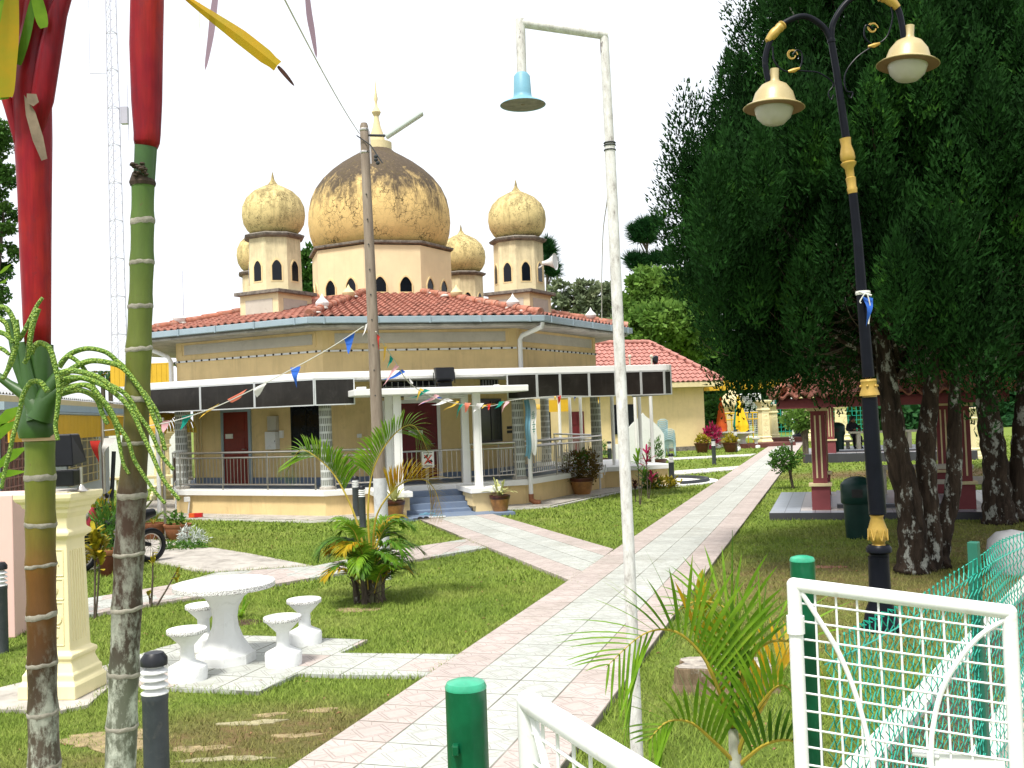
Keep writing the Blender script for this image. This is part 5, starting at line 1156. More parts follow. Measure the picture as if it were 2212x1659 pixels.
def arm(P, sh, gold, scr, lab):
    m = M(); m.tube(crom([L_(*p) for p in P], 8), .03, 12); a_ = m.build('arm', M_blackp, ol, smooth=True)
    c = L_(*sh[0]); axv = Vector(sh[1]).normalized()
    m = M(); m.lathe([(.045, .3), (.045, .2), (.055, .17), (.13, .13), (.19, .05), (.215, -.03), (.225, -.06), (.29, -.09), (.31, -.105), (.302, -.11)], 36, c, ax=axv, cap=False); m.build('shade', M_champ, a_, smooth=True)
    m = M(); m.lathe([(.3, -.109), (.215, -.075), (0, -.06)], 36, c, ax=axv); m.build('shade_underside', mk('dull_brass', (.2, .12, .06), .6), a_, smooth=True)
    m = M(); m.lathe([(.19, -.07), (.195, -.12), (.17, -.2), (.11, -.26), (.05, -.28), (0, -.28)], 28, c, ax=axv); m.build('globe', M_bulb, a_, smooth=True)
    g0, g1, g2 = gold; m = M(); m.tube(crom([L_(*g0), L_(*g1), L_(*g2)], 5), [.045, .05, .05, .045, .05, .052, .05, .045, .04, .035, .01], 10)
    m.lathe([(.04, 0), (.052, .015), (.04, .03)], 12, L_(*g0), ax=(L_(*g0)-L_(*g1))); m.build('gold_acanthus', M_gold, a_, smooth=True)
    m = M(); m.tube(crom([L_(*p) for p in scr], 7), .008, 6); m.build('scroll', M_blackp, a_, smooth=True)
    e = L_(*scr[0]); m = M()
    for k in range(3): m.tube([e+Vector((.055*math.cos(b_/2.2+k)*(1-b_*.045), .01, .055*math.sin(b_/2.2+k)*(1-b_*.045))) for b_ in range(10)], .007, 5)
    m.build('gold_rosette', M_gold, a_, smooth=True)
    return a_
arm([(1796, 92), (1780, 60), (1742, 36), (1705, 44), (1672, 72), (1653, 130), (1664, 190)], ((1672, 212), (.06, 0, 1)), ((1688, 56), (1672, 72), (1656, 92)), [(1712, 118), (1722, 108), (1733, 118), (1728, 145), (1700, 155), (1674, 135), (1669, 100)], 'l')
arm([(1796, 92), (1800, 50), (1830, 5), (1870, -14), (1910, -8), (1940, 20), (1954, 90)], ((1962, 118), (.1, 0, 1)), ((1905, -6), (1922, 0), (1942, 20)), [(1886, 60), (1870, 55), (1868, 80), (1888, 96), (1915, 80), (1928, 40), (1925, 15)], 'r')
for P in ([(1801, 205), (1795, 215), (1790, 200), (1800, 180), (1770, 158), (1742, 154), (1715, 152)], [(1832, 205), (1838, 212), (1842, 200), (1828, 195), (1826, 160), (1850, 125), (1888, 98)]):
    m = M(); m.tube(crom([L_(*p) for p in P], 7), .008, 6); m.build('scroll', M_blackp, ol, smooth=True)
    m = M(); e = L_(*P[-1]); m.tube([e+Vector((-.06, 0, -.01)), e, e+Vector((.06, 0, .02))], [.012, .024, .012], 8); m.build('gold_knot', M_gold, ol, smooth=True)
bt = root('pennant', 'blue pennant with white cords knotted round the black lamp shaft', 'pennant', L_(1870, 640, -.08)); flag(bt, L_(1865, 632, -.1), L_(1889, 640, -.1), L_(1873, 703, -.1), 'blue', 2)
m = M(); m.tube([L_(1855, 630, -.09), L_(1868, 634, -.11), L_(1882, 638, -.1)], .012, 6); m.tube(crom([L_(1868, 634, -.12), L_(1858, 650, -.1), L_(1860, 655, -.1)], 4), .007, 5); m.tube(crom([L_(1874, 636, -.12), L_(1880, 665, -.11), L_(1876, 700, -.1)], 4), .007, 5); m.build('cord', M_rope, bt)
m = M(); m.lathe([(.07, -.02), (.075, 0), (.07, .02)], 14, L_(1864, 633)); m.build('knot', M_rope, bt)
# ------------------------------------------------------------------ red stemmed palms, close by
Y1, Y2 = 3.2, 3.12
def ringed(par, cen, rad, rings, mat, Y, foot):
    # cen: list of (px, py) along the stem from the bottom of the view up; internodes flare towards each scar
    C = [aty(x, y, Y) for x, y in cen]; Rr = [r/F*Y for r in rad]
    zs = [c.z for c in C]; rz_ = sorted(aty(cen[0][0], y, Y).z for y in rings); bot = Vector((foot[0], Y, 0))
    def pos(z):
        if z < zs[0]: t = z/zs[0]; return bot+(C[0]-bot)*t, Rr[0]*(1.25-.25*t)
        for i in range(len(zs)-1):
            if zs[i] <= z <= zs[i+1]: t = (z-zs[i])/(zs[i+1]-zs[i]); return C[i]+(C[i+1]-C[i])*t, Rr[i]+(Rr[i+1]-Rr[i])*t
        return C[-1], Rr[-1]
    allr = [.1+.15*i for i in range(int((rz_[0]-.12)/.15))]+rz_
    pts, rs = [], []
    seq = [0]+allr+[zs[-1]]
    for i in range(len(seq)-1):
        a, b = seq[i], seq[i+1]; 
        for t in (.04, .12, .3, .6, .85, .97):
            z = a+(b-a)*t; p, r = pos(z); k = 1+(.09*(1-t/.3) if t < .3 else 0)+(.05*(t-.6)/.4 if t > .6 else 0)-.03
            pts.append(p); rs.append(r*k)
    m = M(); m.tube(pts, rs, 28); tr = m.build('stem', mat, par, smooth='all')
    for q, z in enumerate(allr):
        p, r = pos(z); m = M(); n = 28; vs = []; rg = random.Random(q+int(Y*100)); tl = (rg.uniform(-.12, .12), rg.uniform(-.1, .1)); hh = rg.uniform(.006, .011)
        for dz, k in ((-hh, 1.02), (-hh*.5, 1.07), (hh*.4, 1.075), (hh, 1.01)):
            for i in range(n):
                a = 2*PI*i/n; w_ = 1+.012*math.sin(a*5+q)+.01*math.sin(a*9+q*2); vs.append(p+Vector((r*k*w_*math.cos(a), r*k*w_*math.sin(a), dz+tl[0]*r*math.cos(a)+tl[1]*r*math.sin(a)+.0012*math.sin(a*7+q))))
        m.add(vs, [(j*n+i, j*n+(i+1) % n, (j+1)*n+(i+1) % n, (j+1)*n+i) for j in range(3) for i in range(n)]); m.build('leaf_scar', M_ring, par, smooth='all')
    return tr
zz = lambda y, Y: aty(90, y, Y).z
p1 = root('red_palm', 'red sheathed palm at the left edge with a bunch of green drooping flower stalks', 'palm', (-1.5, Y1, 0))
mt1 = palm_trunk('ringed_stem_olive_to_grey', .3, zz(930, Y1), [(0, (.12, .12, .1)), (.45, (.1, .08, .06)), (.62, (.045, .025, .012)), (.68, (.09, .036, .008)), (.78, (.15, .062, .008)), (.86, (.17, .15, .02)), (1, (.12, .2, .02))], .6)
ringed(p1, [(96, 1659), (92, 1500), (90, 1330), (88, 1200), (87, 1050), (86, 946)], [33, 30, 30, 31, 31, 31], [1652, 1538, 1434, 1328, 1221, 1132, 1031], mt1, Y1, (-1.5, 0))
m = M(); m.tube([aty(86, y, Y1) for y in (950, 900, 850, 800, 745)], [.045, .046, .045, .042, .04], 24); m.build('green_sheath', M_pgreen, p1, smooth=True)
m = M(); m.lathe([(.05, -.012), (.053, 0), (.05, .014), (.045, .02)], 24, aty(86, 944, Y1)); m.build('fresh_leaf_scar', mk('fresh_scar', (.62, .42, .28), .7, .2, 10), p1, smooth=True)
m = M(); m.tube([aty(x, y, Y1) for x, y in ((82, 750), (80, 700), (77, 560), (75, 420), (72, 300), (69, 200), (72, 140), (78, 60), (84, 0), (92, -150))], [.038, .041, .046, .05, .056, .058, .05, .046, .045, .04], 28); m.build('red_crownshaft', M_red1, p1, smooth='all')
m = M(); m.tube([aty(x, y, Y1-.03) for x, y in ((78, 300), (90, 215), (108, 110), (125, 30), (150, -40), (190, -200))], [.015, .036, .034, .028, .02, .012], 16); m.tube([aty(x, y, Y1-.01) for x, y in ((66, 200), (60, 120), (55, 60), (52, 0), (50, -120))], [.01, .022, .026, .028, .02], 12); m.build('red_petiole', M_red1, p1, smooth='all')
m = M(); m.tube([aty(x, y, Y1-.02) for x, y in ((50, 330), (40, 290), (22, 235), (6, 190), (-10, 130))], [.02, .02, .017, .015, .012], 12); m.build('red_petiole', M_red1, p1, smooth='all')
m = M(); strip(m, [aty(x, y, Y1-.08) for x, y in ((96, 345), (82, 300), (66, 245), (52, 205))], .035, (0, -1, 0)); strip(m, [aty(x, y, Y1-.09) for x, y in ((78, 225), (68, 212), (58, 202))], .04, (0, -1, 0)); m.build('dry_husk', mk('grey_dry_husk', (.17, .13, .09), .9, .3, 20), p1)
for P, mt, w_ in (([(14, 210), (12, 140), (20, 60), (30, -60)], M_frondy, .07), ([(40, 140), (60, 60), (75, -20)], M_frondd, .03), ([(8, 215), (-5, 120), (2, 20), (8, -60)], M_frond, .06), ([(95, 60), (85, 20), (70, -40)], M_frond, .04)):
    m = M(); strip(m, [aty(x, y, Y1-.06-w_*.7) for x, y in crom([Vector((x, y, 0)) for x, y in P], 4) and [(v.x, v.y) for v in crom([Vector((x, y, 0)) for x, y in P], 4)]], w_, (0, -1, 0)); m.build('leaf_blade', mt, p1)
# flower stalks
m = M(); hb = [([(86, 905), (80, 880), (60, 855), (20, 830), (-20, 800)], [.04, .034, .022, .014, .01]), ([(86, 905), (100, 870), (118, 850), (130, 840)], [.042, .036, .026, .016]), ([(80, 890), (62, 830), (52, 770), (45, 740)], [.03, .022, .016, .012]), ([(86, 900), (105, 850), (125, 815), (132, 800)], [.035, .03, .02, .012]), ([(66, 860), (45, 810), (30, 780)], [.02, .015, .01]), ([(70, 870), (40, 790), (28, 740), (18, 690)], [.018, .015, .012, .009]), ([(95, 870), (110, 840), (128, 815), (165, 816)], [.02, .018, .013, .009]), ([(95, 880), (120, 850), (140, 830)], [.02, .016, .01])]
for P, R in hb: m.tube([aty(x, y, Y1-.05) for x, y in P], R, 12)
m.lathe([(.052, -.03), (.058, .0), (.05, .05), (.035, .08)], 16, aty(80, 925, Y1-.01)); m.build('flower_stem', M_pgreen, p1, smooth=True)
SP = [[(128, 793), (150, 766), (187, 753), (227, 760), (253, 780), (283, 806), (300, 830), (320, 860), (337, 886), (348, 913)], [(130, 786), (147, 770), (173, 786), (193, 816), (207, 846), (217, 876), (227, 913)], [(133, 816), (157, 796), (193, 780), (233, 783), (267, 796), (300, 836), (320, 870), (333, 903), (347, 936), (357, 973)], [(130, 840), (150, 823), (187, 816), (233, 830), (273, 853), (300, 896), (327, 936), (347, 980), (375, 1015)], [(127, 846), (160, 833), (200, 836), (233, 886), (250, 920), (260, 970), (267, 1003), (279, 1024)], [(133, 850), (173, 843), (207, 860), (222, 896), (233, 916)], [(133, 820), (173, 816), (217, 830), (253, 853), (283, 886), (307, 936), (330, 986), (353, 1036), (388, 1080)], [(140, 843), (187, 833), (230, 873), (257, 920), (277, 953), (290, 993), (310, 1026), (333, 1060), (357, 1088)], [(67, 766), (72, 751), (87, 741), (107, 753), (118, 786), (127, 836), (124, 886), (120, 920), (125, 951)], [(103, 846), (87, 826), (67, 826), (50, 853), (43, 886), (30, 936), (20, 980), (10, 1020), (3, 1056)], [(40, 735), (50, 720), (67, 686), (80, 660), (92, 643)], [(82, 666), (70, 703), (63, 746), (60, 770), (52, 785)], [(-7, 663), (13, 666), (27, 686), (37, 720), (30, 753), (20, 786), (10, 816)], [(-3, 686), (13, 700), (20, 726), (25, 733)], [(33, 691), (37, 726), (30, 766), (20, 793), (5, 820)], [(-7, 716), (13, 723), (28, 740)], [(-7, 750), (7, 755), (20, 766)], [(132, 806), (157, 801), (200, 810), (230, 826), (253, 853)]]
for i, P in enumerate(SP):
    C = crom([aty(x, y, Y1-.1-.012*i) for x, y in P], 7); n = len(C); m = M(); r0_ = (.0085, .0075, .0095)[i % 3]
    m.tube(C, [r0_*(1-.35*j/(n-1)) for j in range(n)], 10); m.build('flower_stalk', M_spad, p1, smooth='all')
for i, (P, w_) in enumerate((([(-10, 920), (20, 895), (52, 875)], .04), ([(-20, 960), (10, 925), (50, 905)], .035), ([(-10, 1010), (30, 980), (60, 965)], .035), ([(-10, 1030), (20, 1022), (60, 1018)], .025), ([(0, 590), (12, 580), (25, 570)], .012), ([(0, 612), (10, 608), (18, 600)], .01))):
    m = M(); strip(m, [aty(x, y, Y1+.15) for x, y in P], w_, (0, -1, 0)); m.build('leaf_blade', M_frond, p1)
p2 = root('red_palm', 'leaning palm stem, green above and grey below, with a red crownshaft, right of its twin', 'palm', (-1.32, Y2, 0))
mt2 = palm_trunk('ringed_stem_green_to_lichen', .3, zz(400, Y2), [(0, (.14, .15, .12)), (.42, (.13, .14, .1)), (.5, (.05, .035, .025)), (.64, (.05, .022, .012)), (.74, (.13, .12, .02)), (.82, (.12, .15, .02)), (1, (.07, .15, .02))], .56)
ringed(p2, [(260, 1659), (266, 1500), (274, 1314), (283, 1106), (293, 953), (300, 753), (304, 653), (307, 553), (309, 397)], [33, 31, 31, 31, 27, 27, 25, 25, 24], [1568, 1456, 1314, 1196, 1070, 960, 863, 755, 663, 570, 480, 397], mt2, Y2, (-1.32, 0))
m = M(); m.tube([aty(x, y, Y2) for x, y in ((311, 395), (314, 340), (316, 300))], [.032, .033, .034], 24); m.build('green_sheath', M_pgreen, p2, smooth=True)
m = M(); m.tube([aty(x, y, Y2) for x, y in ((316, 318), (317, 306), (318, 290), (317, 220), (316, 100), (318, 0), (320, -200), (322, -400))], [.034, .039, .04, .046, .05, .05, .048, .04], 28); m.build('red_crownshaft', M_red1, p2, smooth='all')
rg = random.Random(1); m = M(); c = aty(300, 365, Y2-.04)
for i in range(16): m.ball(c+Vector((rg.uniform(-.02, .02), rg.uniform(-.01, .01), rg.uniform(-.02, .02))), rg.uniform(.006, .012), 6, 4, (1, 1, .6))
m.lathe([(.037, -.02), (.04, -.01), (.03, .02), (.02, .03)], 14, aty(308, 388, Y2)); m.build('dried_bract', mk('black_dried_bract', (.05, .035, .025), .9, .4, 30), p2)
# fronds arching over the view from this palm's crown
top = aty(322, -400, Y2)
for i, P in enumerate(([(322, -400), (420, -520), (560, -380), (700, -150)], [(322, -400), (230, -520), (60, -450), (-60, -250)])):
    C = [aty(x, y, 3.0) for x, y in P]; frond(p2, C, 14, .35, M_frond, seed=i+50, wd=.03, rr=.014)
for P, w_, mt in (([(395, -10), (450, 30), (520, 80), (600, 143)], .05, M_frondy), ([(600, 143), (615, 160), (636, 186)], .012, M_dkleaf), ([(470, -40), (462, 20), (455, 80), (443, 152)], .02, mk('mauve_leaf_underside', (.25, .17, .22), .5)), ([(662, -30), (668, 30), (675, 70), (684, 125)], .018, mk('dark_mauve_leaf_tip', (.2, .13, .17), .5)), ([(431, -20), (432, 100)], .003, M_rope)):  # thin hanging leaf tips in their own mauve, one a darker tone
    C = crom([aty(x, y, 2.95) for x, y in P], 5); m = M()
    if w_ == .05:
        n = len(C); vs = []
        for i, p in enumerate(C):
            d = (C[min(i+1, n-1)]-C[max(i-1, 0)]).normalized(); s = d.cross(Vector((0, -1, 0))).normalized(); q = .022*min(1, .25+i/n*1.2)*(1 if i < n-2 else .8); vs += [p-s*q, p+Vector((0, -.006, 0)), p+s*q]
        m.add(vs, [f for i in range(n-1) for f in ((3*i, 3*i+1, 3*i+4, 3*i+3), (3*i+1, 3*i+2, 3*i+5, 3*i+4))])
    else: strip(m, C, w_, (0, -1, 0))
    m.build('leaf_blade', mt, p2)
# ------------------------------------------------------------------ gates, green posts, chain link fence
def gate(name, label, hinge, top_l, top_r, zb, r, waist=True):
    t = root(name, label, 'gate', (top_l.x, top_l.y, 0)); L, R_0 = Vector(top_l), Vector(top_r); x = (R_0-L); W = x.length; x.normalize()
    m = M(); m.tube([L, R_0], r, 16); m.tube([L+Vector((0, 0, r*.2)), (L.x, L.y, zb)], r, 16); m.tube([R_0+Vector((0, 0, r*.2)), (R_0.x, R_0.y, zb)], r, 16); m.tube([(L.x, L.y, zb), (R_0.x, R_0.y, zb)], r, 16)
    for p in (L, R_0): m.ball(p, r*1.01, 16, 10)
    m.build('frame', M_gatew, t, smooth=True)
    rg = random.Random(int(W*100)); m = M(); n = int(W/.064); H_ = L.z-zb
    for i in range(1, n+1):
        p = L+x*(W*i/(n+1)); m.tube([p+Vector((0, .0, 0)), p+Vector((rg.uniform(-.004, .004), 0, -H_*.4)), Vector((p.x, p.y, zb))], .0035, 6, False)
    k = int(H_/.053)
    for i in range(1, k): z = -H_*i/k; m.tube([L+Vector((0, 0, z)), (L+R_0)/2+Vector((0, -.003, z+rg.uniform(-.003, .003))), R_0+Vector((0, 0, z))], .0035, 6, False)
    m.build('wire_mesh', M_gatew, t, smooth=True)
    for sg in (0, 1):
        a, b = (L, R_0) if sg == 0 else (R_0, L); xx = x if sg == 0 else -x
        C = crom([a+xx*W*u_+Vector((0, 0, W*v_)) for u_, v_ in (((.03, -.03), (.12, -.17), (.2, -.31), (.27, -.5), (.32, -.72), (.345, -.95), (.35, -1.3)) if sg == 0 else ((.03, -.04), (.15, -.14), (.26, -.29), (.33, -.43), (.37, -.58), (.39, -.75), (.4, -1.3)))], 5); m = M(); m.tube([c+Vector((0, -.006, 0)) for c in C], .0075, 8); m.build('curved_brace', M_gatew, t, smooth=True)
    return t, L, R_0, x, W
YG = 3.12
g2, L, Rr_, x_, W_ = gate('wire_gate', 'open white wire mesh gate leaf at the lower right in front of the green fence', None, aty(1715, 1263, YG), aty(2180, 1322, YG-.13), .35, .0215)
m = M(); m.tube([(L.x, L.y, aty(1720, 1330, YG).z), (L.x, L.y, aty(1720, 1368, YG).z)], .027, 14); m.build('hinge_sleeve', M_gatew, g2, smooth=True)
a, b = aty(1970, 1625, YG-.05), aty(2170, 1650, YG-.12); m = M(); m.tube([a, lerp(a, b, .3)], .012, 10); m.obox(lerp(a, b, .62)+Vector((0, 0, -.03)), (b-a)*.38, (0, .006, 0), (0, 0, .045)); m.build('bolt_plate', M_gatew, g2, bevel=.004)
g1, L, Rr_, x_, W_ = gate('wire_gate', 'open white wire mesh gate leaf at the bottom edge swung towards the camera', None, aty(1140, 1515, 1.95), aty(1500, 1740, 1.45), .4, .021)
def gpost(x, y, Y, r, lb):
    t = root('gate_post', lb, 'post', (aty(x, y, Y).x, Y, 0), 'green pipe gate posts'); p = aty(x, y, Y); m = M(); m.tube([(p.x, Y, 0), p], r, 24); m.build('pipe', M_greenp, t, smooth=True)
    m = M(); m.lathe([(r*1.01, -.0), (r*1.02, .004), (r*.92, .012), (r*.5, .017), (0, .018)], 24, p); m.build('cap', M_greenpc, t, smooth=True); return t, p
t, p = gpost(1006, 1487, 1.92, .0385, 'thick green gate post at the bottom centre of the picture'); m = M(); m.box(p+Vector((-.02, -.04, -.1)), (.012, .02, .02)); m.build('welded_nut', M_greenp, t, bevel=.003)
t, p = gpost(1733, 1212, 3.25, .0385, 'green gate post carrying the large white gate leaf at the right')
fA, fB = Vector((.98, 3.33)), Vector((2.95, 5.75)); fd = (fB-fA).normalized(); FL = 11.0
cf = root('chain_link_fence', 'teal chain link fence running away to the right behind the open gate', 'fence', (fA.x, fA.y, 0))
m = M(); TZ = 1.5; s_ = .03; nn = int(FL/s_)
# woven wires: zigzags that hook their neighbours, twisted points standing proud along the top
def wob(s, z): return .012*math.sin(s*3.1+z*2)+.01*math.sin(s*7+z*5)
def tpz(s): return TZ-.02*math.sin(s*2.2)+.05*min(s, 3)/3
for i in range(nn):
    s0 = i*s_; n = 40; H_ = tpz(s0)-.2; st_ = H_/n; pts = []
    for k in range(n+1):
        off_ = s_*(1.04 if (k+i) % 2 else -.04)+.002*math.sin(i*3.3+k); s = s0+off_; q = fA+fd*s; z = tpz(s0)-k*st_; dn = (.004 if k % 2 else -.004)+wob(s, z); pts.append((q.x+fd.y*dn, q.y-fd.x*dn, z))
    e = fA+fd*(s0+.02); pts = [(e.x, e.y, tpz(s0)+.022), (pts[0][0], pts[0][1], tpz(s0)+.03)]+pts
    m.tube(pts, .0027 if s0 < 3 else .0032, 3, False)
m.build('wire_netting', M_teal, cf)
m = M(); m.tube([(fA.x+fd.x*s, fA.y+fd.y*s, tpz(s)-.045) for s in [i*.25 for i in range(45)]], .003, 5); m.build('tension_wire', M_teal, cf)
for i, s in enumerate((1.72, 4.3, 7.0, 10)):
    q = fA+fd*s; m = M(); m.box((q.x+.03, q.y+.05, .82), (.05, .045, 1.64), .9); m.build('fence_post', mk('green_angle_iron', (.02, .13, .09), .5, .2, 5) if i == 0 else bpy.data.materials['green_angle_iron'], cf, bevel=.004)
m = M(); p = aty(1790, 1480, 3.3); 
# drain beyond the fence
def gp(x, y, z=0): q = at(x, y, z); return (q.x, q.y)
def strip_ground(name, L_, z0, z1, mat):
    mm = M(); mm.prism(L_, z0, z1); return tag(mm.build(name, mat), kind='structure')
a, b = Vector(gp(1901, 1659)), Vector(gp(2212, 1293)); dd_ = (b-a).normalized(); pr = Vector((dd_.y, -dd_.x)); a = a-dd_*1.5; b = a+dd_*22
for nm, o0, o1, z0, z1, mt in (('drain_kerb', -.16, .0, -.3, .07, M_concl), ('drain_channel', .001, .46, -.3, .012, mk('dark_drain_channel', (.06, .04, .035), .7, .4, 5)), ('drain_kerb', .461, .62, -.3, .065, M_concl), ('gravel_verge', .62, 2.4, -.3, .02, M_conc)):  # channel strip is coloured darker than the kerbs beside it
    strip_ground(nm, [tuple(a+pr*o0), tuple(b+pr*o0), tuple(b+pr*o1), tuple(a+pr*o1)], z0, z1, mt)
t = root('boulder', 'pale grey rounded block behind the chain link fence at the right edge', 'rock', at(2190, 1236)); c = at(2190, 1236); m = M(); m.lathe([(.3, 0), (.33, .2), (.3, .42), (.2, .52), (0, .56)], 14, c); o = m.build('stone', mk('pale_stone', (.5, .5, .5), .85, .2, 4, .3, 30), t, smooth=True)
# ------------------------------------------------------------------ pavilions
ML = M_brick
def pavilion(name, label, o, w_, d_, hcol, rz_, near=True, plat=.15):
    t = root(name, label, 'pavilion', o); c_, s_ = math.cos(rz_), math.sin(rz_); O = Vector(o)
    def Q(x, y, z=0): return O+Vector((x*c_-y*s_, x*s_+y*c_, z))
    def bx(m, x, y, z, a, b, c): return m.box(Q(x, y, z), (a, b, c), rz_)
    m = M(); bx(m, w_/2, d_/2, plat/2, w_+2.0, d_+1.4, plat-.004); m.build('platform', M_dtile, t)
    n = 8; m = M(); m2 = M(); W2, D2 = w_+2.0, d_+1.4
    for i in range(16):
        for j in range(12):
            x0, y0 = -1.0+i*W2/16, -.7+j*D2/12; mm = m2 if (2 <= i < 14 and 1 <= j < 11) and not (3 <= i < 13 and 3 <= j < 9) else m
            mm.add([Q(x0+.006, y0+.006, plat), Q(x0+W2/16-.006, y0+.006, plat), Q(x0+W2/16-.006, y0+D2/12-.006, plat), Q(x0+.006, y0+D2/12-.006, plat)], [(0, 1, 2, 3)])
    m.build('grey_floor_tiles', M_gtile, t); m2.build('cream_floor_tiles', M_ltile, t)
    m = M(); bx(m, w_/2, d_/2, plat+.05, w_-.6, d_-.3, .096); m.build('inner_step', M_gtile, t); m = M(); m.box(Q(w_/2, .15-.003, plat+.045), (w_-.61, .01, .07), rz_); m.build('step_riser', M_dtile, t)
    for i, (x, y) in enumerate(((0, 0), (w_, 0), (0, d_), (w_, d_))):
        m = M(); bx(m, x, y, plat+.24, .36, .36, .48); pd = m.build('pedestal', M_maro2, t, bevel=.006)
        m = M(); bx(m, x, y, plat+.51, .45, .45, .06); m.build('cap', M_creamf, pd, bevel=.006)
        m = M(); bx(m, x, y, plat+.54+(hcol-.54)/2, .28, .28, hcol-.54); cl = m.build('column', M_maro2, t, bevel=.006)
        m = M()
        for dx in (-.055, .045): bx(m, x+dx, y-.143, plat+.54+(hcol-.54)/2, .032, .012, hcol-.75); bx(m, x+.143, y+dx, plat+.54+(hcol-.54)/2, .012, .032, hcol-.75); bx(m, x-.143, y+dx, plat+.54+(hcol-.54)/2, .012, .032, hcol-.75)
        m.build('cream_stripe', M_creamf, cl)
        m = M(); bx(m, x, y, plat+hcol+.015, .4, .4, .06); m.build('capital', M_creamf, cl)
    z = plat+hcol+.05; m = M(); ov = .75
    for x0, y0, x1, y1 in ((0, 0, w_, 0), (0, d_, w_, d_), (0, 0, 0, d_), (w_, 0, w_, d_)): m.bar(Q(x0, y0, z+.1), Q(x1, y1, z+.1), .16, .2)
    for (x0, y0, x1, y1) in ((-ov, -ov, w_+ov, -ov), (w_+ov, -ov, w_+ov, d_+ov), (w_+ov, d_+ov, -ov, d_+ov), (-ov, d_+ov, -ov, -ov)): m.bar(Q(x0, y0, z+.1), Q(x1, y1, z+.1), .04, .2)
    m.build('beam', M_maro2, t)
    A_, B_, C_, D_ = Q(-ov-.1, -ov-.1, z+.2), Q(w_+ov+.1, -ov-.1, z+.2), Q(w_+ov+.1, d_+ov+.1, z+.2), Q(-ov-.1, d_+ov+.1, z+.2); hgt = (w_/2+ov)*.62
    e1, e2 = Q(w_/2-.02, d_/2, z+.2+hgt), Q(w_/2+.02, d_/2, z+.2+hgt); m = M()
    for a, b in ((A_, B_), (B_, C_), (C_, D_), (D_, A_)): facet(m, a, b, e2, e1, .36, .26, .06, .045)
    rf = m.build('roof', M_roof, t); m = M()
    for a in (A_, B_, C_, D_): hip(m, a+Vector((0, 0, .09)), e1+Vector((0, 0, .06)), .11)
    m.lathe([(.1, 0), (.16, .1), (.12, .22), (.03, .34), (0, .42)], 12, e1); m.build('hip_ridge', M_ridge, rf, smooth=True)
    m = M(); m.add([p-Vector((0, 0, .04)) for p in (A_, B_, C_, D_)], [(0, 1, 2, 3)]); m.build('roof_lining', M_maro2, rf)
    return t, Q
t1, Q1 = pavilion('pavilion', 'near maroon columned pavilion on grey tiles under the dark cypress, right of the path', at(1775, 1100, .15)-Vector((0, 0, .15)), 2.7, 3.6, 2.02, R_(-17.4))
t2, Q2 = pavilion('pavilion', 'far maroon columned pavilion on a raised brown platform where the person sits', at(1796, 981, .3)-Vector((0, 0, .3)), 4.2, 4.2, 2.35, R_(-17.4), False, .35)
def bench(name, label, cat, c, L, w_, h, rz_, mat=M_bench, legs=True, group=None):
    t = root(name, label, cat, c, group); c = Vector(c); m = M(); m.box(c+Vector((0, 0, h-.04)), (L, w_, .08), rz_); m.build('slab', mat, t, bevel=.008)
    d = Vector((math.cos(rz_), math.sin(rz_), 0))
    for s in (-1, 1): m = M(); m.box(c+d*s*(L/2-.35)+Vector((0, 0, (h-.08)/2)), (.14, w_*.8, h-.081), rz_); m.build('leg', mat, t)
    return t
bench('picnic_table', 'long pale concrete table inside the near pavilion behind the green bin', 'table', Q1(2.05, 2.5, .245), 2.2, .6, .62, R_(-17.4)); bench('bench', 'low concrete bench inside the near pavilion in front of the long table', 'bench', Q1(2.3, 1.5, .245), 1.7, .32, .36, R_(-17.4)); bench('bench', 'cream concrete bench beside the far right column of the near pavilion', 'bench', Q1(3.1, 1.2, .15), .32, 1.2, .5, R_(-17.4))
bench('picnic_table', 'pale concrete table in the far pavilion that the person leans on', 'table', Q2(2.0, 1.0, .445), 2.6, .7, .7, R_(-14)); bench('picnic_table', 'beige concrete block table right of the person in the far pavilion', 'table', Q2(4.1, 1.0, .445), 1.1, .8, .72, R_(-14))
# bins
def bin_(x, y, sc, lb, c=None):
    c = c or at(x, y); t = root('litter_bin', lb, 'bin', c); c = Vector(c)
    M().lathe([(.22*sc, 0), (.25*sc, .62*sc)], 28, c).build('drum', M_bin, t, smooth=True)
    M().lathe([(.27*sc, .6*sc), (.285*sc, .62*sc), (.285*sc, .93*sc), (.27*sc, .95*sc), (.2*sc, 1.02*sc), (.1*sc, 1.06*sc), (0, 1.07*sc)], 28, c).build('hood', M_bin, t, smooth=True)
    m = M(); n = 6; vs = []
    for z in (.72*sc, .86*sc):
        for i in range(n+1): a = R_(-128)+i*R_(36)/n; vs.append(c+Vector((.288*sc*math.cos(a), .288*sc*math.sin(a), z)))
    m.add(vs, [(i, i+1, n+2+i, n+1+i) for i in range(n)]); m.build('slot', M_ink, t)
bin_(1857, 1162, .98, 'dark green litter bin beside the black lamp shaft before the near pavilion')
bin_(0, 0, 1.1, 'dark bin with grey top near the person in the far pavilion', Q2(.25, .9, .36))
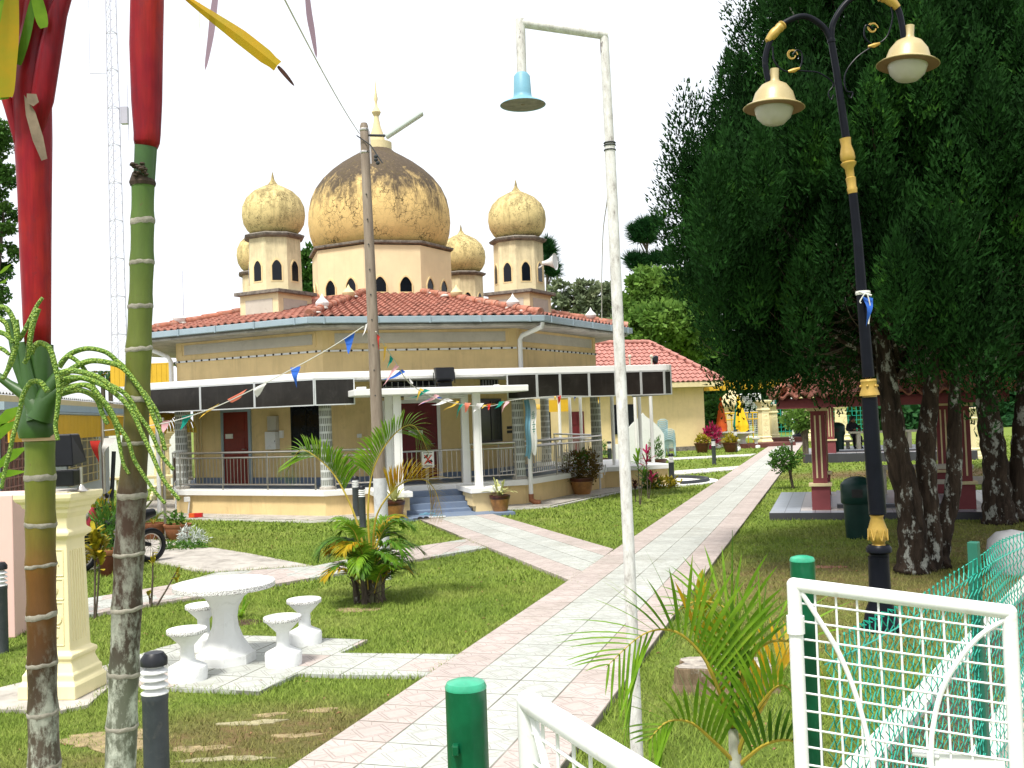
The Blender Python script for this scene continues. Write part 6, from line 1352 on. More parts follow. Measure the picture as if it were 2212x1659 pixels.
# the seated person
def person(pos, rz_):
    t = root('person', 'person in dark clothes and headscarf sitting in the far pavilion with folded arms', 'person', pos)
    V = {'pel': (0, 0, .5), 'sp': (0, .03, .72), 'ch': (0, .02, .92), 'nk': (0, -.02, 1.07), 'hd': (0, -.05, 1.12), 'ls': (-.18, .0, .99), 'le': (-.3, -.12, .78), 'lh': (-.08, -.34, .8), 'rs': (.18, 0, .99), 're': (.3, -.12, .78), 'rh': (.08, -.36, .79),
         'lk': (-.14, -.42, .52), 'la': (-.13, -.4, .1), 'lt': (-.13, -.55, .04), 'rk': (.14, -.42, .52), 'ra': (.16, -.36, .1), 'rt': (.17, -.52, .04)}
    R = dict(pel=.15, sp=.125, ch=.14, nk=.06, hd=.05, ls=.07, le=.05, lh=.035, rs=.07, re=.05, rh=.035, lk=.085, la=.055, lt=.04, rk=.085, ra=.055, rt=.04)
    E = [('pel', 'sp'), ('sp', 'ch'), ('ch', 'nk'), ('nk', 'hd'), ('ch', 'ls'), ('ls', 'le'), ('le', 'lh'), ('ch', 'rs'), ('rs', 're'), ('re', 'rh'), ('pel', 'lk'), ('lk', 'la'), ('la', 'lt'), ('pel', 'rk'), ('rk', 'ra'), ('ra', 'rt')]
    ks = list(V); me = bpy.data.meshes.new('body'); me.from_pydata([V[k] for k in ks], [(ks.index(a), ks.index(b)) for a, b in E], []); o = bpy.data.objects.new('body', me); COL.objects.link(o); o.parent = t
    o.modifiers.new('skin', 'SKIN'); 
    for i, k in enumerate(ks): me.skin_vertices[0].data[i].radius = (R[k], R[k]); me.skin_vertices[0].data[i].use_root = (i == 0)
    sb = o.modifiers.new('sub', 'SUBSURF'); sb.levels = 2; sb.render_levels = 2; me.materials.append(mk('dark_clothing', (.02, .02, .028), .9, .3, 5))
    sk = mk('skin', (.3, .15, .09), .6); P0 = t.name
    OFF[P0] = Vector((0, 0, 0))
    m = M(); m.ball((0, -.07, 1.2), .1, 16, 10, (.85, .95, 1.15)); m.ball((0, -.17, 1.19), .016, 8, 6); m.ball((-.07, -.06, 1.2), .02, 6, 5); m.ball((.07, -.06, 1.2), .02, 6, 5); m.build('head', sk, t, smooth='all')
    m = M(); [m.ball((s*.033, -.155, 1.215), .012, 8, 6) for s in (-1, 1)]; m.box((0, -.165, 1.145), (.045, .01, .01)); m.build('eyes_and_mouth', M_ink, t)
    m = M(); m.ball((0, -.04, 1.23), .118, 16, 10, (.95, 1, 1.1)); m.ball((0, .02, 1.1), .13, 14, 8, (1.1, .8, .9)); m.build('headscarf', M_ink, t, smooth='all')
    for sg in (-1, 1):
        m = M(); h = Vector((-sg*.06, -.37, .8)); m.ball(h, .035, 10, 6, (1.2, .6, .9))
        for f_ in range(4): m.tube([h+Vector((-sg*.03, -.005, .02-.014*f_)), h+Vector((-sg*.07, -.02, .02-.014*f_)), h+Vector((-sg*(.095-.006*abs(f_-1.5)), 0, .015-.014*f_))], .008, 6)
        m.tube([h+Vector((0, -.02, .025)), h+Vector((-sg*.03, -.04, .045))], .009, 6); m.build('hand', sk, t, smooth='all')
    t.rotation_euler.z = rz_; return t
pp_ = Q2(.85, 1.75, .40); person(pp_, R_(8)); bench('bench', 'concrete bench under the seated person behind the far pavilion table', 'bench', Q2(1.1, 1.85, .35), 1.6, .4, .42, R_(-14))
# ------------------------------------------------------------------ second building and other houses
PR = Vector((10.5, 56, 0)); b2 = root('annex_building', 'long yellow annex with a pinkish red tiled hip roof right of the mosque', 'building', PR-U*5.5)
def W2(s, o, z): return PR-U*s+Wv*o+Vector((0, 0, z))
m = M(); m.prism([W2(0, 0, 0), W2(0, 5.5, 0), W2(12, 5.5, 0), W2(12, 0, 0)], 0, 3.45); m.build('wall', M_yel2, b2)
m = M(); m.obox(W2(5.6, -.02, .12), U*5.9, Wv*.03, (0, 0, .12)); m.build('mouldy_footing', M_cornice, b2)
m = M(); a, b, c, d = W2(-.8, -.8, 3.46), W2(12.8, -.8, 3.46), W2(12.8, 6.3, 3.46), W2(-.8, 6.3, 3.46); m.prism([a, d, c, b], 3.46, 3.72); m.build('fascia', M_creamf, b2)
rA, rB = W2(1.9, 2.75, 6.1), W2(10.5, 2.75, 6.1); up_ = Vector((0, 0, .27)); m = M(); a, b, c, d = [q+up_ for q in (a, b, c, d)]
facet(m, b, a, rA, rB, .38, .3, .045, .06); facet(m, a, d, rA+Vector((0, .01, 0)), rA, .38, .3, .045, .06); facet(m, d, c, rB, rA, .38, .3, .045, .06); facet(m, c, b, rB, rB+Vector((0, .01, 0)), .38, .3, .045, .06); rf = m.build('roof', M_roofpink, b2)
m = M(); hip(m, rB+Vector((0, 0, .08)), rA+Vector((0, 0, .08)), .13, .5); hip(m, a+Vector((0, 0, .1)), rA+Vector((0, 0, .08)), .13, .5); m.build('ridge_tiles', M_roofpink, rf, smooth=True)
m = M(); m.prism([W2(-.7, -.7, 0), W2(-.7, 6.2, 0), W2(12.7, 6.2, 0), W2(12.7, -.7, 0)], 3.72, 3.74); m.build('roof_deck', M_creamf, rf)
def w2box(s0, s1, z0, z1, d, name, mat, par=b2): mm = M(); mm.obox(W2((s0+s1)/2, -d/2, (z0+z1)/2), U*(s1-s0)/2, Wv*d/2, (0, 0, (z1-z0)/2)); return mm.build(name, mat, par)
sx = lambda px: next(s/100 for s in range(0, 1300) if (lambda q: 1106+F*q.x/q.y)(W2(s/100, 0, 0)) < px)
s_d = sx(1258); dr_ = w2box(s_d, s_d+.78, .1, 2.35, .06, 'door', M_maroon)
for i in range(2):
    for k in range(3): w2box(s_d+.08+.34*i, s_d+.36+.34*i, .3+.68*k, .82+.68*k, .09, 'door_panel', M_maroon, dr_)
w2box(s_d+.1, s_d+.25, 2.02, 2.2, .1, 'notice', M_sign, dr_)
s_w = sx(1366); ww = w2box(s_w, s_w+1.25, 1.1, 2.6, .06, 'window', M_dark)
for q in ((s_w-.04, s_w, 1.06, 2.64), (s_w+1.25, s_w+1.29, 1.06, 2.64), (s_w, s_w+1.25, 2.6, 2.64), (s_w, s_w+1.25, 1.06, 1.1), (s_w+.6, s_w+.64, 1.1, 2.6)): w2box(*q, .09, 'window_frame', M_black, ww)
m = M(); p = aty(1413, 779, 55); m.lathe([(.22, -.1), (.3, .05), (.1, .3)], 4, p, ax=(.5, -.3, .7)); m.tube([p, p+Vector((0, 0, -1))], .04, 6); m.build('roof_floodlight', M_black, b2)
for x in (1360, 1407): m = M(); p = aty(x, 770, 54.4); m.tube([p, p+Vector((0, 0, -.9))], .05, 6); m.ball(p, .1, 8, 6); m.build('vent_pipe', M_panel, b2)
# yellow awning roofs
def awning(name, label, P0, P1, z0, z1, depth, posts=True, th=.05):
    P0, P1 = Vector(P0), Vector(P1); t = root(name, label, 'awning', (P0.x, P0.y, 0)); d = (P1-P0).normalized(); n = Vector((-d.y, d.x, 0)); L = (P1-P0).length
    m = M(); k = max(2, int(L/.28))
    for i in range(k): a = P0+d*L*i/k; b = P0+d*L*(i+.94)/k; m.obox((a+b)/2+Vector((0, 0, (z0+z1)/2)), d*(b-a).length/2, n*.02, (0, 0, (z1-z0)/2))
    m.bar(P0+Vector((0, 0, z1+.02)), P1+Vector((0, 0, z1+.02)), .05, .05); m.build('fascia', M_fascia, t)
    m = M(); m.add([P0+Vector((0, 0, z1)), P1+Vector((0, 0, z1)), P1+n*depth+Vector((0, 0, z1+.1)), P0+n*depth+Vector((0, 0, z1+.1))], [(0, 1, 2, 3)]); m.v += [(v[0], v[1], v[2]+.04) for v in m.v]; m.f += [(7, 6, 5, 4), (0, 4, 5, 1), (1, 5, 6, 2), (2, 6, 7, 3), (3, 7, 4, 0)]; m.build('roof_sheet', M_asb, t)
    return t
awning('awning', 'yellow fascia of a covered walk beyond the annex corner', (10.8, 57.5, 0), (17.5, 58.5, 0), 3.25, 3.75, 3.5)
awning('awning', 'yellow fascia of a roofed walk rising behind the mosque at its left', aty(240, 836, 42), aty(372, 832, 40), .0, .85, 4) 
# left house: white wall, grey sheet roof, yellow fascia
A_, B_ = Vector((-8.3, 14.6, 0)), Vector((-10.4, 26.2, 0)); h = root('house', 'pale house at the left with grey roof sheets, yellow metal fascia and louvred grille windows', 'house', B_); hd = (B_-A_).normalized(); hn = Vector((-hd.y, hd.x, 0))
m = M(); m.prism([A_, B_, B_+hn*7, A_+hn*7], 0, 2.75); m.build('wall', M_bluew, h)
E0, E1 = A_-hn*1.0, B_-hn*1.0
m = M()
for i in range(46): a = E0+(E1-E0)*(i/46); b = E0+(E1-E0)*((i+.95)/46); m.obox((a+b)/2+Vector((0, 0, 2.37)), (b-a)/2, hn*.012, (0, 0, .21))
m.build('yellow_fascia', M_fascia, h); m = M(); m.bar(E0+Vector((0, 0, 2.61)), E1+Vector((0, 0, 2.61)), .07, .03); m.bar(E0+hn*.1+Vector((0, 0, 2.7)), E1+hn*.1+Vector((0, 0, 2.7)), .1, .12); m.build('gutter', M_gutter, h)
m = M(); nC = 70
def rp(u, v): return E0+(E1-E0)*u+hn*(.6+6*v)+Vector((0, 0, 2.95+.9*v+.022*math.cos(u*nC*2*PI)))
vs = [rp(i/(nC*4), v) for v in (0, .33, .66, 1) for i in range(nC*4+1)]; q_n = nC*4+1
m.add(vs, [(j*q_n+i, j*q_n+i+1, (j+1)*q_n+i+1, (j+1)*q_n+i) for j in range(3) for i in range(q_n-1)]); m.build('roof', M_asb, h)
m = M(); m.bar(E0+hn*.62+Vector((0, 0, 2.84)), E1+hn*.62+Vector((0, 0, 2.84)), .05, .16); m.build('fascia_board', M_creamf, h)
def hwin(s0, s1, z0, z1, frame, name, cols, rows, mat):
    T = (B_-A_).length; o = M(); P = lambda s, z, d=0: A_+hd*s-hn*(.01+d)+Vector((0, 0, z)); o.quad(P(s0, z0), P(s1, z0), P(s1, z1), P(s0, z1)); wo_ = o.build(name, mat, h); m = M()
    for i in range(cols+1): s = s0+(s1-s0)*i/cols; m.bar(P(s, z0, .04), P(s, z1, .04), .03)
    for i in range(rows+1): z = z0+(z1-z0)*i/rows; m.bar(P(s0, z, .05), P(s1, z, .05), .022)
    m.build('grille', frame, wo_)
T = (B_-A_).length
hwin(T-4.3, T-1.5, 1.1, 2.45, M_creamf, 'window', 5, 7, mk('grey_louvre_glass', (.16, .16, .15), .4)); hwin(3.0, 5.6, .25, 2.45, M_grill, 'door', 10, 14, mk('dim_pink_door', (.3, .2, .19), .6)); hwin(.2, 2.0, .9, 2.4, M_grill, 'window', 6, 8, M_dark)
m = M(); m.prism([A_-hn*.02, B_-hn*.02, B_-hn*1.1, A_-hn*1.1], -.1, .06); tag(m.build('pavement', M_conc), kind='structure')
def thin_post(x, y, ztop, r, mat, lb, name='post'):
    c = at(x, y); t = root(name, lb, 'post', c); m = M(); m.tube([c, c+Vector((0, 0, ztop))], r, 12); m.build('pipe', mat, t, smooth=True); M().lathe([(r*2, 0), (r*2, .02), (r*1.2, .03)], 12, c).build('base_plate', mat, t); return t
thin_post(228, 1190, 2.55, .035, M_steel, 'shiny steel awning post before the left house window'); thin_post(358, 1166, 2.5, .03, M_steel, 'grey metal post between the two terracotta bowls')
c = at(238, 1145); t = root('post', 'dark leaning timber prop beside the left house corner', 'post', c); m = M(); m.tube([c, aty(246, 975, c.y)], .05, 8); m.build('timber', M_cable, t)
g_ = root('gatepost', 'plain pink rendered gatepost at the left edge', 'gatepost', at(33, 1378)); q = at(33, 1378); m = M(); m.prism([(q.x, q.y), (q.x-.05, q.y+.8), (q.x-1.2, q.y+.8), (q.x-1.2, q.y)], 0, 1.6); m.build('pier', M_pinkw, g_, bevel=.01)
# barrel awning far left, tables, low wall, parked things
c = at(390, 1085); t = root('barrel_awning', 'yellow tiled barrel awning on white posts behind the left palm trunk', 'awning', c)
Yq = 27.5; a, b = aty(240, 930, Yq+1), aty(392, 936, Yq); m = M(); n = 12; rr = .62; d = (b-a).normalized(); up2 = Vector((0, 0, 1)); nrr = d.cross(up2)
for r_ in range(22):
    p, q = a+(b-a)*(r_/22), a+(b-a)*((r_+1.08)/22); vs = []
    for i in range(n+1): an = PI*i/n; vs += [p+nrr*rr*math.cos(an)+up2*.55*math.sin(an), q+nrr*rr*.95*math.cos(an)+up2*.5*math.sin(an)]
    m.add(vs, [(2*i, 2*i+1, 2*i+3, 2*i+2) for i in range(n)])
m.build('tiled_vault', mk('yellow_tiles', (.55, .34, .03), .6, .3, 9), t)
m = M(); pa = aty(385, 940, Yq); m.tube([pa, (pa.x, pa.y, 0)], .07, 10); pa = aty(280, 940, Yq+1); m.tube([pa, (pa.x, pa.y, 0)], .07, 10); m.build('post', M_white, t, smooth=True)
m = M(); a = at(232, 1060); b = at(400, 1052); t = root('boundary_wall', 'low white boundary wall far behind the left palm trunks', 'wall', a); m.prism([a, b, b+Vector((0, .2, 0)), a+Vector((0, .2, 0))], 0, 2.2); m.build('wall', M_whitec, t)
bench('side_table', 'wooden topped table on thin dark legs behind the mosque left corner', 'table', at(325, 1085), 2.4, .8, .82, .1, M_creamf)
dup(pl, at(352, 1080), .6, 'distant cream pillar glimpsed between the palm trunk and the mosque column', G3, 1.25)
# motorcycle
mo = root('motorcycle', 'dark motorcycle with red handlebar fairing parked behind the cream pillar', 'motorcycle', (0, 0, 0))
def wheel(y):
    m = M(); n = 28; m.tube([(0, y+.25*math.cos(2*PI*i/n), .29+.25*math.sin(2*PI*i/n)) for i in range(n+1)], .045, 8, False); w_ = m.build('wheel', M_black, mo, smooth=True)
    m = M(); m.tube([(0, y+.2*math.cos(2*PI*i/n), .29+.2*math.sin(2*PI*i/n)) for i in range(n+1)], .014, 6, False)
    for i in range(12): a = 2*PI*i/12; m.tube([(0, y, .29), (0, y+.2*math.cos(a), .29+.2*math.sin(a))], .004, 4)
    m.build('rim', M_steel, w_, smooth=True)
wheel(-.62); wheel(.62)
m = M(); m.tube([(0, -.62, .29), (0, -.5, .7), (0, -.42, .95)], [.03, .04, .04], 8); m.tube([(0, -.45, .75), (0, -.2, .45), (0, .2, .4), (0, .62, .3)], [.05, .08, .08, .03], 8); m.obox((0, .05, .36), (.11, 0, 0), (0, .16, 0), (0, 0, .12)); m.build('frame_and_engine', M_black, mo, smooth=True)
m = M(); m.tube([(0, -.2, .72), (0, .0, .76), (0, .35, .78), (0, .7, .84)], [.06, .12, .13, .07], 10); m.build('seat', M_black, mo, smooth=True)
m = M(); m.tube([(0, -.5, .62), (0, -.44, .85), (0, -.4, 1.02)], [.07, .12, .08], 10); m.build('red_fairing', mk('red_fairing_paint', (.28, .005, .02), .3, spec=.5), mo, smooth=True)
m = M(); m.tube([(-.36, -.3, 1.04), (-.2, -.38, 1.02), (0, -.42, .99), (.2, -.38, 1.02), (.36, -.3, 1.04)], .016, 8); m.build('handlebar', M_black, mo, smooth=True)
for s in (-1, 1): m = M(); m.tube([(s*.26, -.36, 1.03), (s*.34, -.36, 1.2)], .008, 5); m.ball((s*.37, -.37, 1.22), .055, 10, 6, (1.2, .4, .8)); m.build('mirror', M_black, mo, smooth=True)
m = M(); m.ball((0, -.54, .92), .09, 12, 8, (1, .7, 1)); m.build('headlight', M_bulb, mo, smooth=True)
mo.location = (-6.62, 16.9, .02); mo.rotation_euler.z = R_(-38)
# radio tower
tw = root('radio_tower', 'tall thin hazy lattice radio mast far behind the left palms', 'radio mast', aty(262, 960, 118)); cx_, cy_ = OFF[tw.name].x, 118
Ht = 62
def tl(i, z): r = 1.05*(1-.45*z/Ht); a = (PI*.25, PI*.25+2*PI/3, PI*.25+4*PI/3)[i]; return Vector((cx_+r*math.cos(a), cy_+r*math.sin(a), z))
m = M()
for i in range(3): m.tube([tl(i, 0), tl(i, Ht)], .055, 5)
m.build('leg', M_tower, tw); m = M(); nb = 56
for k in range(nb):
    z0, z1 = Ht*k/nb, Ht*(k+1)/nb
    for i in range(3): m.bar(tl(i, z0), tl((i+1) % 3, z1), .035); (k % 4 == 0) and m.bar(tl(i, z0), tl((i+1) % 3, z0), .05)
m.build('bracing', M_tower, tw); m = M(); m.tube([tl(0, 36)+Vector((1, 0, 0)), tl(0, 43)+Vector((1, 0, 0))], .04, 5); m.box(tl(0, 39)+Vector((.6, 0, 0)), (.8, .6, 2)); m.tube([tl(1, 44)+Vector((-2, 0, 0)), tl(1, 44)], .05, 5); m.tube([tl(1, 44)+Vector((-2, 0, 0)), tl(1, 54)+Vector((-2, 0, 0))], .03, 5); m.build('antenna', M_tower, tw)
t = root('antenna', 'very thin vertical rod rising behind the mosque roof at its left end', 'antenna', aty(397, 960, 45)); m = M(); a = aty(397, 690, 45); m.tube([(a.x, 45, 0), a, aty(394, 585, 45)], [.03, .02, .012], 5); m.build('rod', M_tower, t)
t = root('guy_wire', 'thin pale cable hanging beside the white lamp post down to the mosque gutter', 'cable', fp(1, 1.6, 6.9, 4.8)); m = M(); m.tube(crom([aty(1300, 690, 27), aty(1300, 600, 25), aty(1303, 500, 23), aty(1312, 430, 18), J], 6), .012, 5); m.build('cable', M_rope, t)
# ------------------------------------------------------------------ far garden furniture
def far_table(x, y, sc, lb):
    c = at(x, y); t = root('garden_table', lb, 'table', c)
    lathe_part([(0, .78*sc), (.62*sc, .78*sc), (.62*sc, .72*sc), (.4*sc, .7*sc), (.18*sc, .5*sc), (.15*sc, .35*sc), (.3*sc, .05*sc), (.3*sc, 0)][::-1], 'table', M_concl, t, 20, c)
    return t, c
ft1, c1 = far_table(1561, 966, 1.15, 'grey concrete table holding the closed orange umbrella'); ft2, c2 = far_table(1604, 968, 1.15, 'grey concrete table holding the closed yellow and blue umbrella')
stf = mk_stool(18); stf.location = at(1591, 973); stf.scale = (1.3, 1.3, 1.25); stf['label'] = 'grey concrete stool left of the table with the yellow and blue umbrella'; stf['group'] = 'far concrete stools by the umbrellas'
for x, y, lb in ((1634, 968, 'grey concrete stool just right of the table with the yellow and blue umbrella'), (1645, 964, 'grey concrete stool nearest the left gate pillar'), (1549, 968, 'grey concrete stool behind the pink cordyline')): dup(stf, at(x, y), 0, lb, 'far concrete stools by the umbrellas', (1.3, 1.3, 1.25))
def umbrella(c, cols, lb, dx=0, lean=0):
    t = root('umbrella', lb, 'umbrella', c); m = M(); m.tube([c+Vector((0, 0, .7)), c+Vector((lean, 0, 2.85))], .03, 8); m.build('pole', M_wpole, t, smooth=True)
    k = len(cols); n = 8
    for j, mt in enumerate(cols):
        m = M(); vs = []; N_ = 14; A = 2*PI/k
        for i in range(N_+1):
            z = .95+1.75*i/N_; f_ = (i/N_); r = (.42 if i > 1 else .36)*(1-f_)**.75+.04; 
            for q in range(n+1): a = PI+j*A+A*q/n+.5; rr_ = r*(1+.22*math.sin(a*6)); vs.append((c.x+lean*f_+rr_*math.cos(a), c.y+rr_*math.sin(a), c.z+z-(.12*math.sin(a*3) if i < 2 else 0)))
        m.add(vs, [(i*(n+1)+q, i*(n+1)+q+1, (i+1)*(n+1)+q+1, (i+1)*(n+1)+q) for i in range(N_) for q in range(n)]); m.build('folded_canopy', mt, t, smooth='all')
    m = M(); m.lathe([(.05, 2.66), (.09, 2.74), (.07, 2.8), (.02, 2.9)], 10, c+Vector((lean, 0, 0))); m.build('finial', cols[0], t, smooth=True)
umbrella(c1, [M_orange], 'closed orange garden umbrella standing in a concrete table'); umbrella(c2, [M_yelc, M_bluec, mb_['teal']], 'closed yellow, blue and green garden umbrella beside the orange one', lean=-.12)
# white arch board and stacked chairs
c = at(1393, 1004); c.z = 0; t = root('arch_board', 'white onion arched board standing beside the mosque wing posts', 'board', c); m = M(); P = []
for i in range(13): a = i/12; P.append((-1.05+1.05*a, 1.25+.75*math.sin(a*PI/2)**.9+(.2*(a**8))))
O_ = [(-1.05, 0)]+P+[(-x, z) for x, z in P[:-1]][::-1]+[(1.05, 0)]; sc_ = c.y/44; m.add([c+U*x*.9*sc_+Vector((0, y, z*1.02*sc_+.0)) for y in (-.06, .06) for x, z in O_], [tuple(range(len(O_)-1, -1, -1)), tuple(range(len(O_), 2*len(O_)))]+[(i, (i+1) % len(O_), len(O_)+(i+1) % len(O_), len(O_)+i) for i in range(len(O_))]); m.build('board', M_whitec, t)
m = M(); 
for i, (x, z, a_, b_) in enumerate(((.3, .72, .1, .02), (.32, .66, .02, .08), (.48, .7, .02, .1), (.46, .78, .07, .02), (.62, .74, .02, .11), (.6, .68, .08, .02), (.76, .8, .02, .09), (.74, .86, .06, .02))): m.obox(c+U*x*.9+Vector((0, -.075, z)), U*a_, (0, .004, 0), (0, 0, b_))
m.build('worn_lettering', M_ink, t)
m = M(); m.box(c+Vector((-1.05, .02, .45)), (.3, .2, .9)); m.build('side_pier', M_whitec, t)
ch = root('stacking_chair', '', 'chair')
m = M(); m.add([(x, y, .43) for x, y in ((-.24, -.22), (.24, -.22), (.22, .22), (-.22, .22))]+[(x, y, .41) for x, y in ((-.24, -.22), (.24, -.22), (.22, .22), (-.22, .22))], [(0, 1, 2, 3), (7, 6, 5, 4), (0, 4, 5, 1), (1, 5, 6, 2), (2, 6, 7, 3), (3, 7, 4, 0)]); m.build('seat', M_chair, ch)
m = M()
for i in range(7): x = -.19+.38*i/6; m.bar((x, .22, .43), (x*.95, .33, .8), .035, .015)
m.tube([(-.23, .21, .42), (-.23, .33, .78), (-.1, .36, .86), (.1, .36, .86), (.23, .33, .78), (.23, .21, .42)], .02, 6); m.build('backrest', M_chair, ch, smooth=True)
for sx_ in (-1, 1):
    for sy in (-1, 1): m = M(); m.tube([(sx_*.22, sy*.2, .42), (sx_*.26, sy*.26, 0)], [.022, .016], 6); m.build('leg', M_chair, ch)
    m = M(); m.tube([(sx_*.25, -.22, .42), (sx_*.27, -.2, .62), (sx_*.26, .1, .64), (sx_*.23, .3, .66)], .018, 6); m.build('armrest', M_chair, ch)
nst = 0
for si, (x, y, n, rz_, nm) in enumerate(((1419, 985, 7, 2.6, 'left'), (1433, 985, 11, 2.9, 'middle and tallest'), (1448, 986, 6, 2.9, 'right'))):
    for k in range(n):
        q = ch if nst == 0 else dup(ch, (0, 0, 0)); q.location = at(x, y)+Vector((0, 0, .095*k)); q.rotation_euler.z = rz_+.02*k; q['group'] = 'pale blue plastic chairs stacked by the annex wall'; q['label'] = ('bottom' if k == 0 else 'topmost' if k == n-1 else 'one of the middle')+(' chairs' if 0 < k < n-1 else ' chair')+' of the '+nm+' stack of pale blue plastic chairs'; nst += 1
# curved drain corner
m = M(); c = at(1440, 1042); n = 24
pts = [(c.x+1.6*math.cos(a)*1.0, c.y+1.9*math.sin(a)) for a in [2*PI*i/n for i in range(n)]]; m.prism(pts, -.05, .04); tag(m.build('apron', M_whitec), kind='structure')
m = M(); P_ = [(c.x+1.25*math.cos(a), c.y+1.5*math.sin(a), .05) for a in [R_(-80)+R_(170)*i/20 for i in range(21)]]; m.tube(P_, .09, 6); tag(m.build('drain', M_cable), kind='structure')
# far gate, railings, black gold lamp base
c = at(1606, 950); t = root('far_gate', 'tall pale wire gate closing the far end of the path', 'gate', at(1590, 952)); q = at(1590, 952)
m = M(); x0, x1 = aty(1568, 900, q.y).x+1.0, aty(1612, 900, q.y).x+1
for x in (x0, x1): m.tube([(x, q.y, 0), (x, q.y, 3.1)], .06, 8)
m.tube([(x0, q.y, 3.1), (x1, q.y, 3.1)], .06, 8); m.tube([(x1, q.y, .2), (x0, q.y, .2)], .05, 8); m.build('frame', M_gatew, t); m = M()
for i in range(1, 14): x = x0+(x1-x0)*i/14; m.bar((x, q.y, .2), (x, q.y, 3.1), .015)
for i in range(1, 20): m.bar((x0, q.y, .2+2.9*i/20), (x1, q.y, .2+2.9*i/20), .015)
m.build('mesh', M_gatew, t); 
fq = at(1660, 946); fg = root('far_gate', 'wide green wire mesh gate with thin posts across the end of the path', 'gate', fq)
m = M(); xa, xb = aty(1672, 900, fq.y).x, aty(1712, 900, fq.y).x
for x in (xa, xb, aty(1700, 900, fq.y).x+1.2): m.tube([(x, fq.y, 0), (x, fq.y, 3.1)], .07, 8)
m.tube([(xa, fq.y, 3.1), (xb, fq.y, 3.1)], .06, 8); m.build('frame', M_whitec, fg)
m = M()
for i in range(26): x = xa-1+i*.3; m.bar((x, fq.y+.1, .1), (x, fq.y+.1, 2.7), .03)
for i in range(9): m.bar((xa-1, fq.y+.1, .1+.32*i), (xa+6.8, fq.y+.1, .1+.32*i), .03)
m.build('mesh', M_teal, fg); m = M(); m.box(((xa+xb)/2+.3, fq.y-.05, 1.6), (.8, .04, .5)); m.build('plate', M_concl, fg)
c = at(1728, 950); t = root('lamp_pedestal', 'black lamp pedestal with a gold bud top beside the far gate', 'lamp', c); m = M(); m.lathe([(.5, 0), (.5, .3), (.3, .4), (.28, 1.4), (.45, 1.9), (.3, 2.0)], 14, c); m.build('pedestal', M_blackp, t, smooth=True); m = M(); m.lathe([(.2, 2.0), (.3, 2.2), (.22, 2.6), (.1, 2.9), (0, 3.1)], 12, c); m.build('gold_bud', M_gold, t, smooth=True)
c = at(1585, 957); t = root('domed_pillar', 'small cream domed gate pillar glimpsed between the two closed umbrellas', 'pillar', c); m = M(); m.box(c+Vector((0, 0, 1)), (1.1, 1.1, 2)); m.build('pier', M_creamf, t); m = M(); m.lathe([(.5, 2.0), (.75, 2.3), (.78, 2.6), (.55, 3.0), (.2, 3.3), (.04, 3.7), (0, 3.8)], 16, c); m.build('dome', M_creamf, t, smooth=True)
c = at(1636, 957); t = root('railing', 'short bright yellow railing left of the far cream gate pillars', 'railing', c); m = M()
for i in range(9): m.tube([(c.x-2.2+.33*i, c.y, 0), (c.x-2.2+.33*i, c.y, 1.9)], .035, 6)
m.tube([(c.x-2.3, c.y, 1.9), (c.x+.6, c.y, 1.9)], .05, 6); m.tube([(c.x-2.3, c.y, 1.5), (c.x+.6, c.y, 1.5)], .04, 6); m.build('bars', M_yelc, t)
# side wing seen through the verandah
c = Vector((1.0, 44, 0)); t = root('side_wing', 'pale yellow wing with a yellow tiled hood seen through the verandah railings', 'building', c); m = M(); a = aty(1110, 980, 44); b = aty(1215, 980, 45.5); m.prism([(a.x, a.y), (b.x, b.y), (b.x-1, b.y+5), (a.x-1, a.y+5)], 0, 3.4); m.build('wall', M_yel2, t)
m = M(); p, q = aty(1136, 880, 43.6), aty(1180, 880, 44.2); n = 10
for r_ in range(12):
    u_, v_ = p+(q-p)*(r_/12), p+(q-p)*((r_+1.05)/12); vs = []
    for i in range(n+1): an = PI*.5*i/n; vs += [u_+Vector((0, -.9*math.cos(an), .25*math.sin(an)-.1)), v_+Vector((0, -.87*math.cos(an), .22*math.sin(an)-.1))]
    m.add(vs, [(2*i, 2*i+1, 2*i+3, 2*i+2) for i in range(n)])
m.build('hood', mk('yellow_hood_tiles', (.5, .33, .05), .6, .3, 9), t); m = M(); p = aty(1190, 880, 43.9); m.box(p+Vector((.2, -.5, .05)), (1.0, .8, .5)); m.build('fascia', M_fascia, t); m = M(); p = aty(1180, 925, 44.1); m.box(p, (.4, .1, 2.2)); m.build('window', M_dark, t)
# ------------------------------------------------------------------ trees
def unit(v): return v/np.linalg.norm(v, axis=-1, keepdims=True)
def sprays(C, Rh, Rv, n, ll, lw, seed, upb=1.1):
    # upright flame-shaped foliage sprays: C (k,3) centres, many small pointed leaflets each
    g = np.random.default_rng(seed); k = len(C); idx = np.repeat(np.arange(k), n); N_ = k*n
    d = unit(g.normal(size=(N_, 3))); rad = g.uniform(.25, 1, (N_, 1))**.5
    R = np.stack([Rh[idx], Rh[idx], Rv[idx]], 1); p = C[idx]+d*R*rad
    taper = 1-.55*np.clip(d[:, 2:3]*rad, 0, 1); p[:, :2] = C[idx][:, :2]+(p[:, :2]-C[idx][:, :2])*taper
    a = unit(d*np.array([.9, .9, .3])+g.normal(size=(N_, 3))*.35+np.array([0, 0, upb])); b = unit(np.cross(a, g.normal(size=(N_, 3))))
    l = ll*g.uniform(.6, 1.4, (N_, 1)); w_ = lw*g.uniform(.7, 1.3, (N_, 1))
    return np.stack([p-b*w_/2, p+b*w_/2, p+a*l], 1).reshape(-1, 3)
def tubes(name, L_, mat, par, n=6):
    m = M()
    for P, r in L_: m.tube(P, r, n)
    return m.build(name, mat, par, smooth=True)
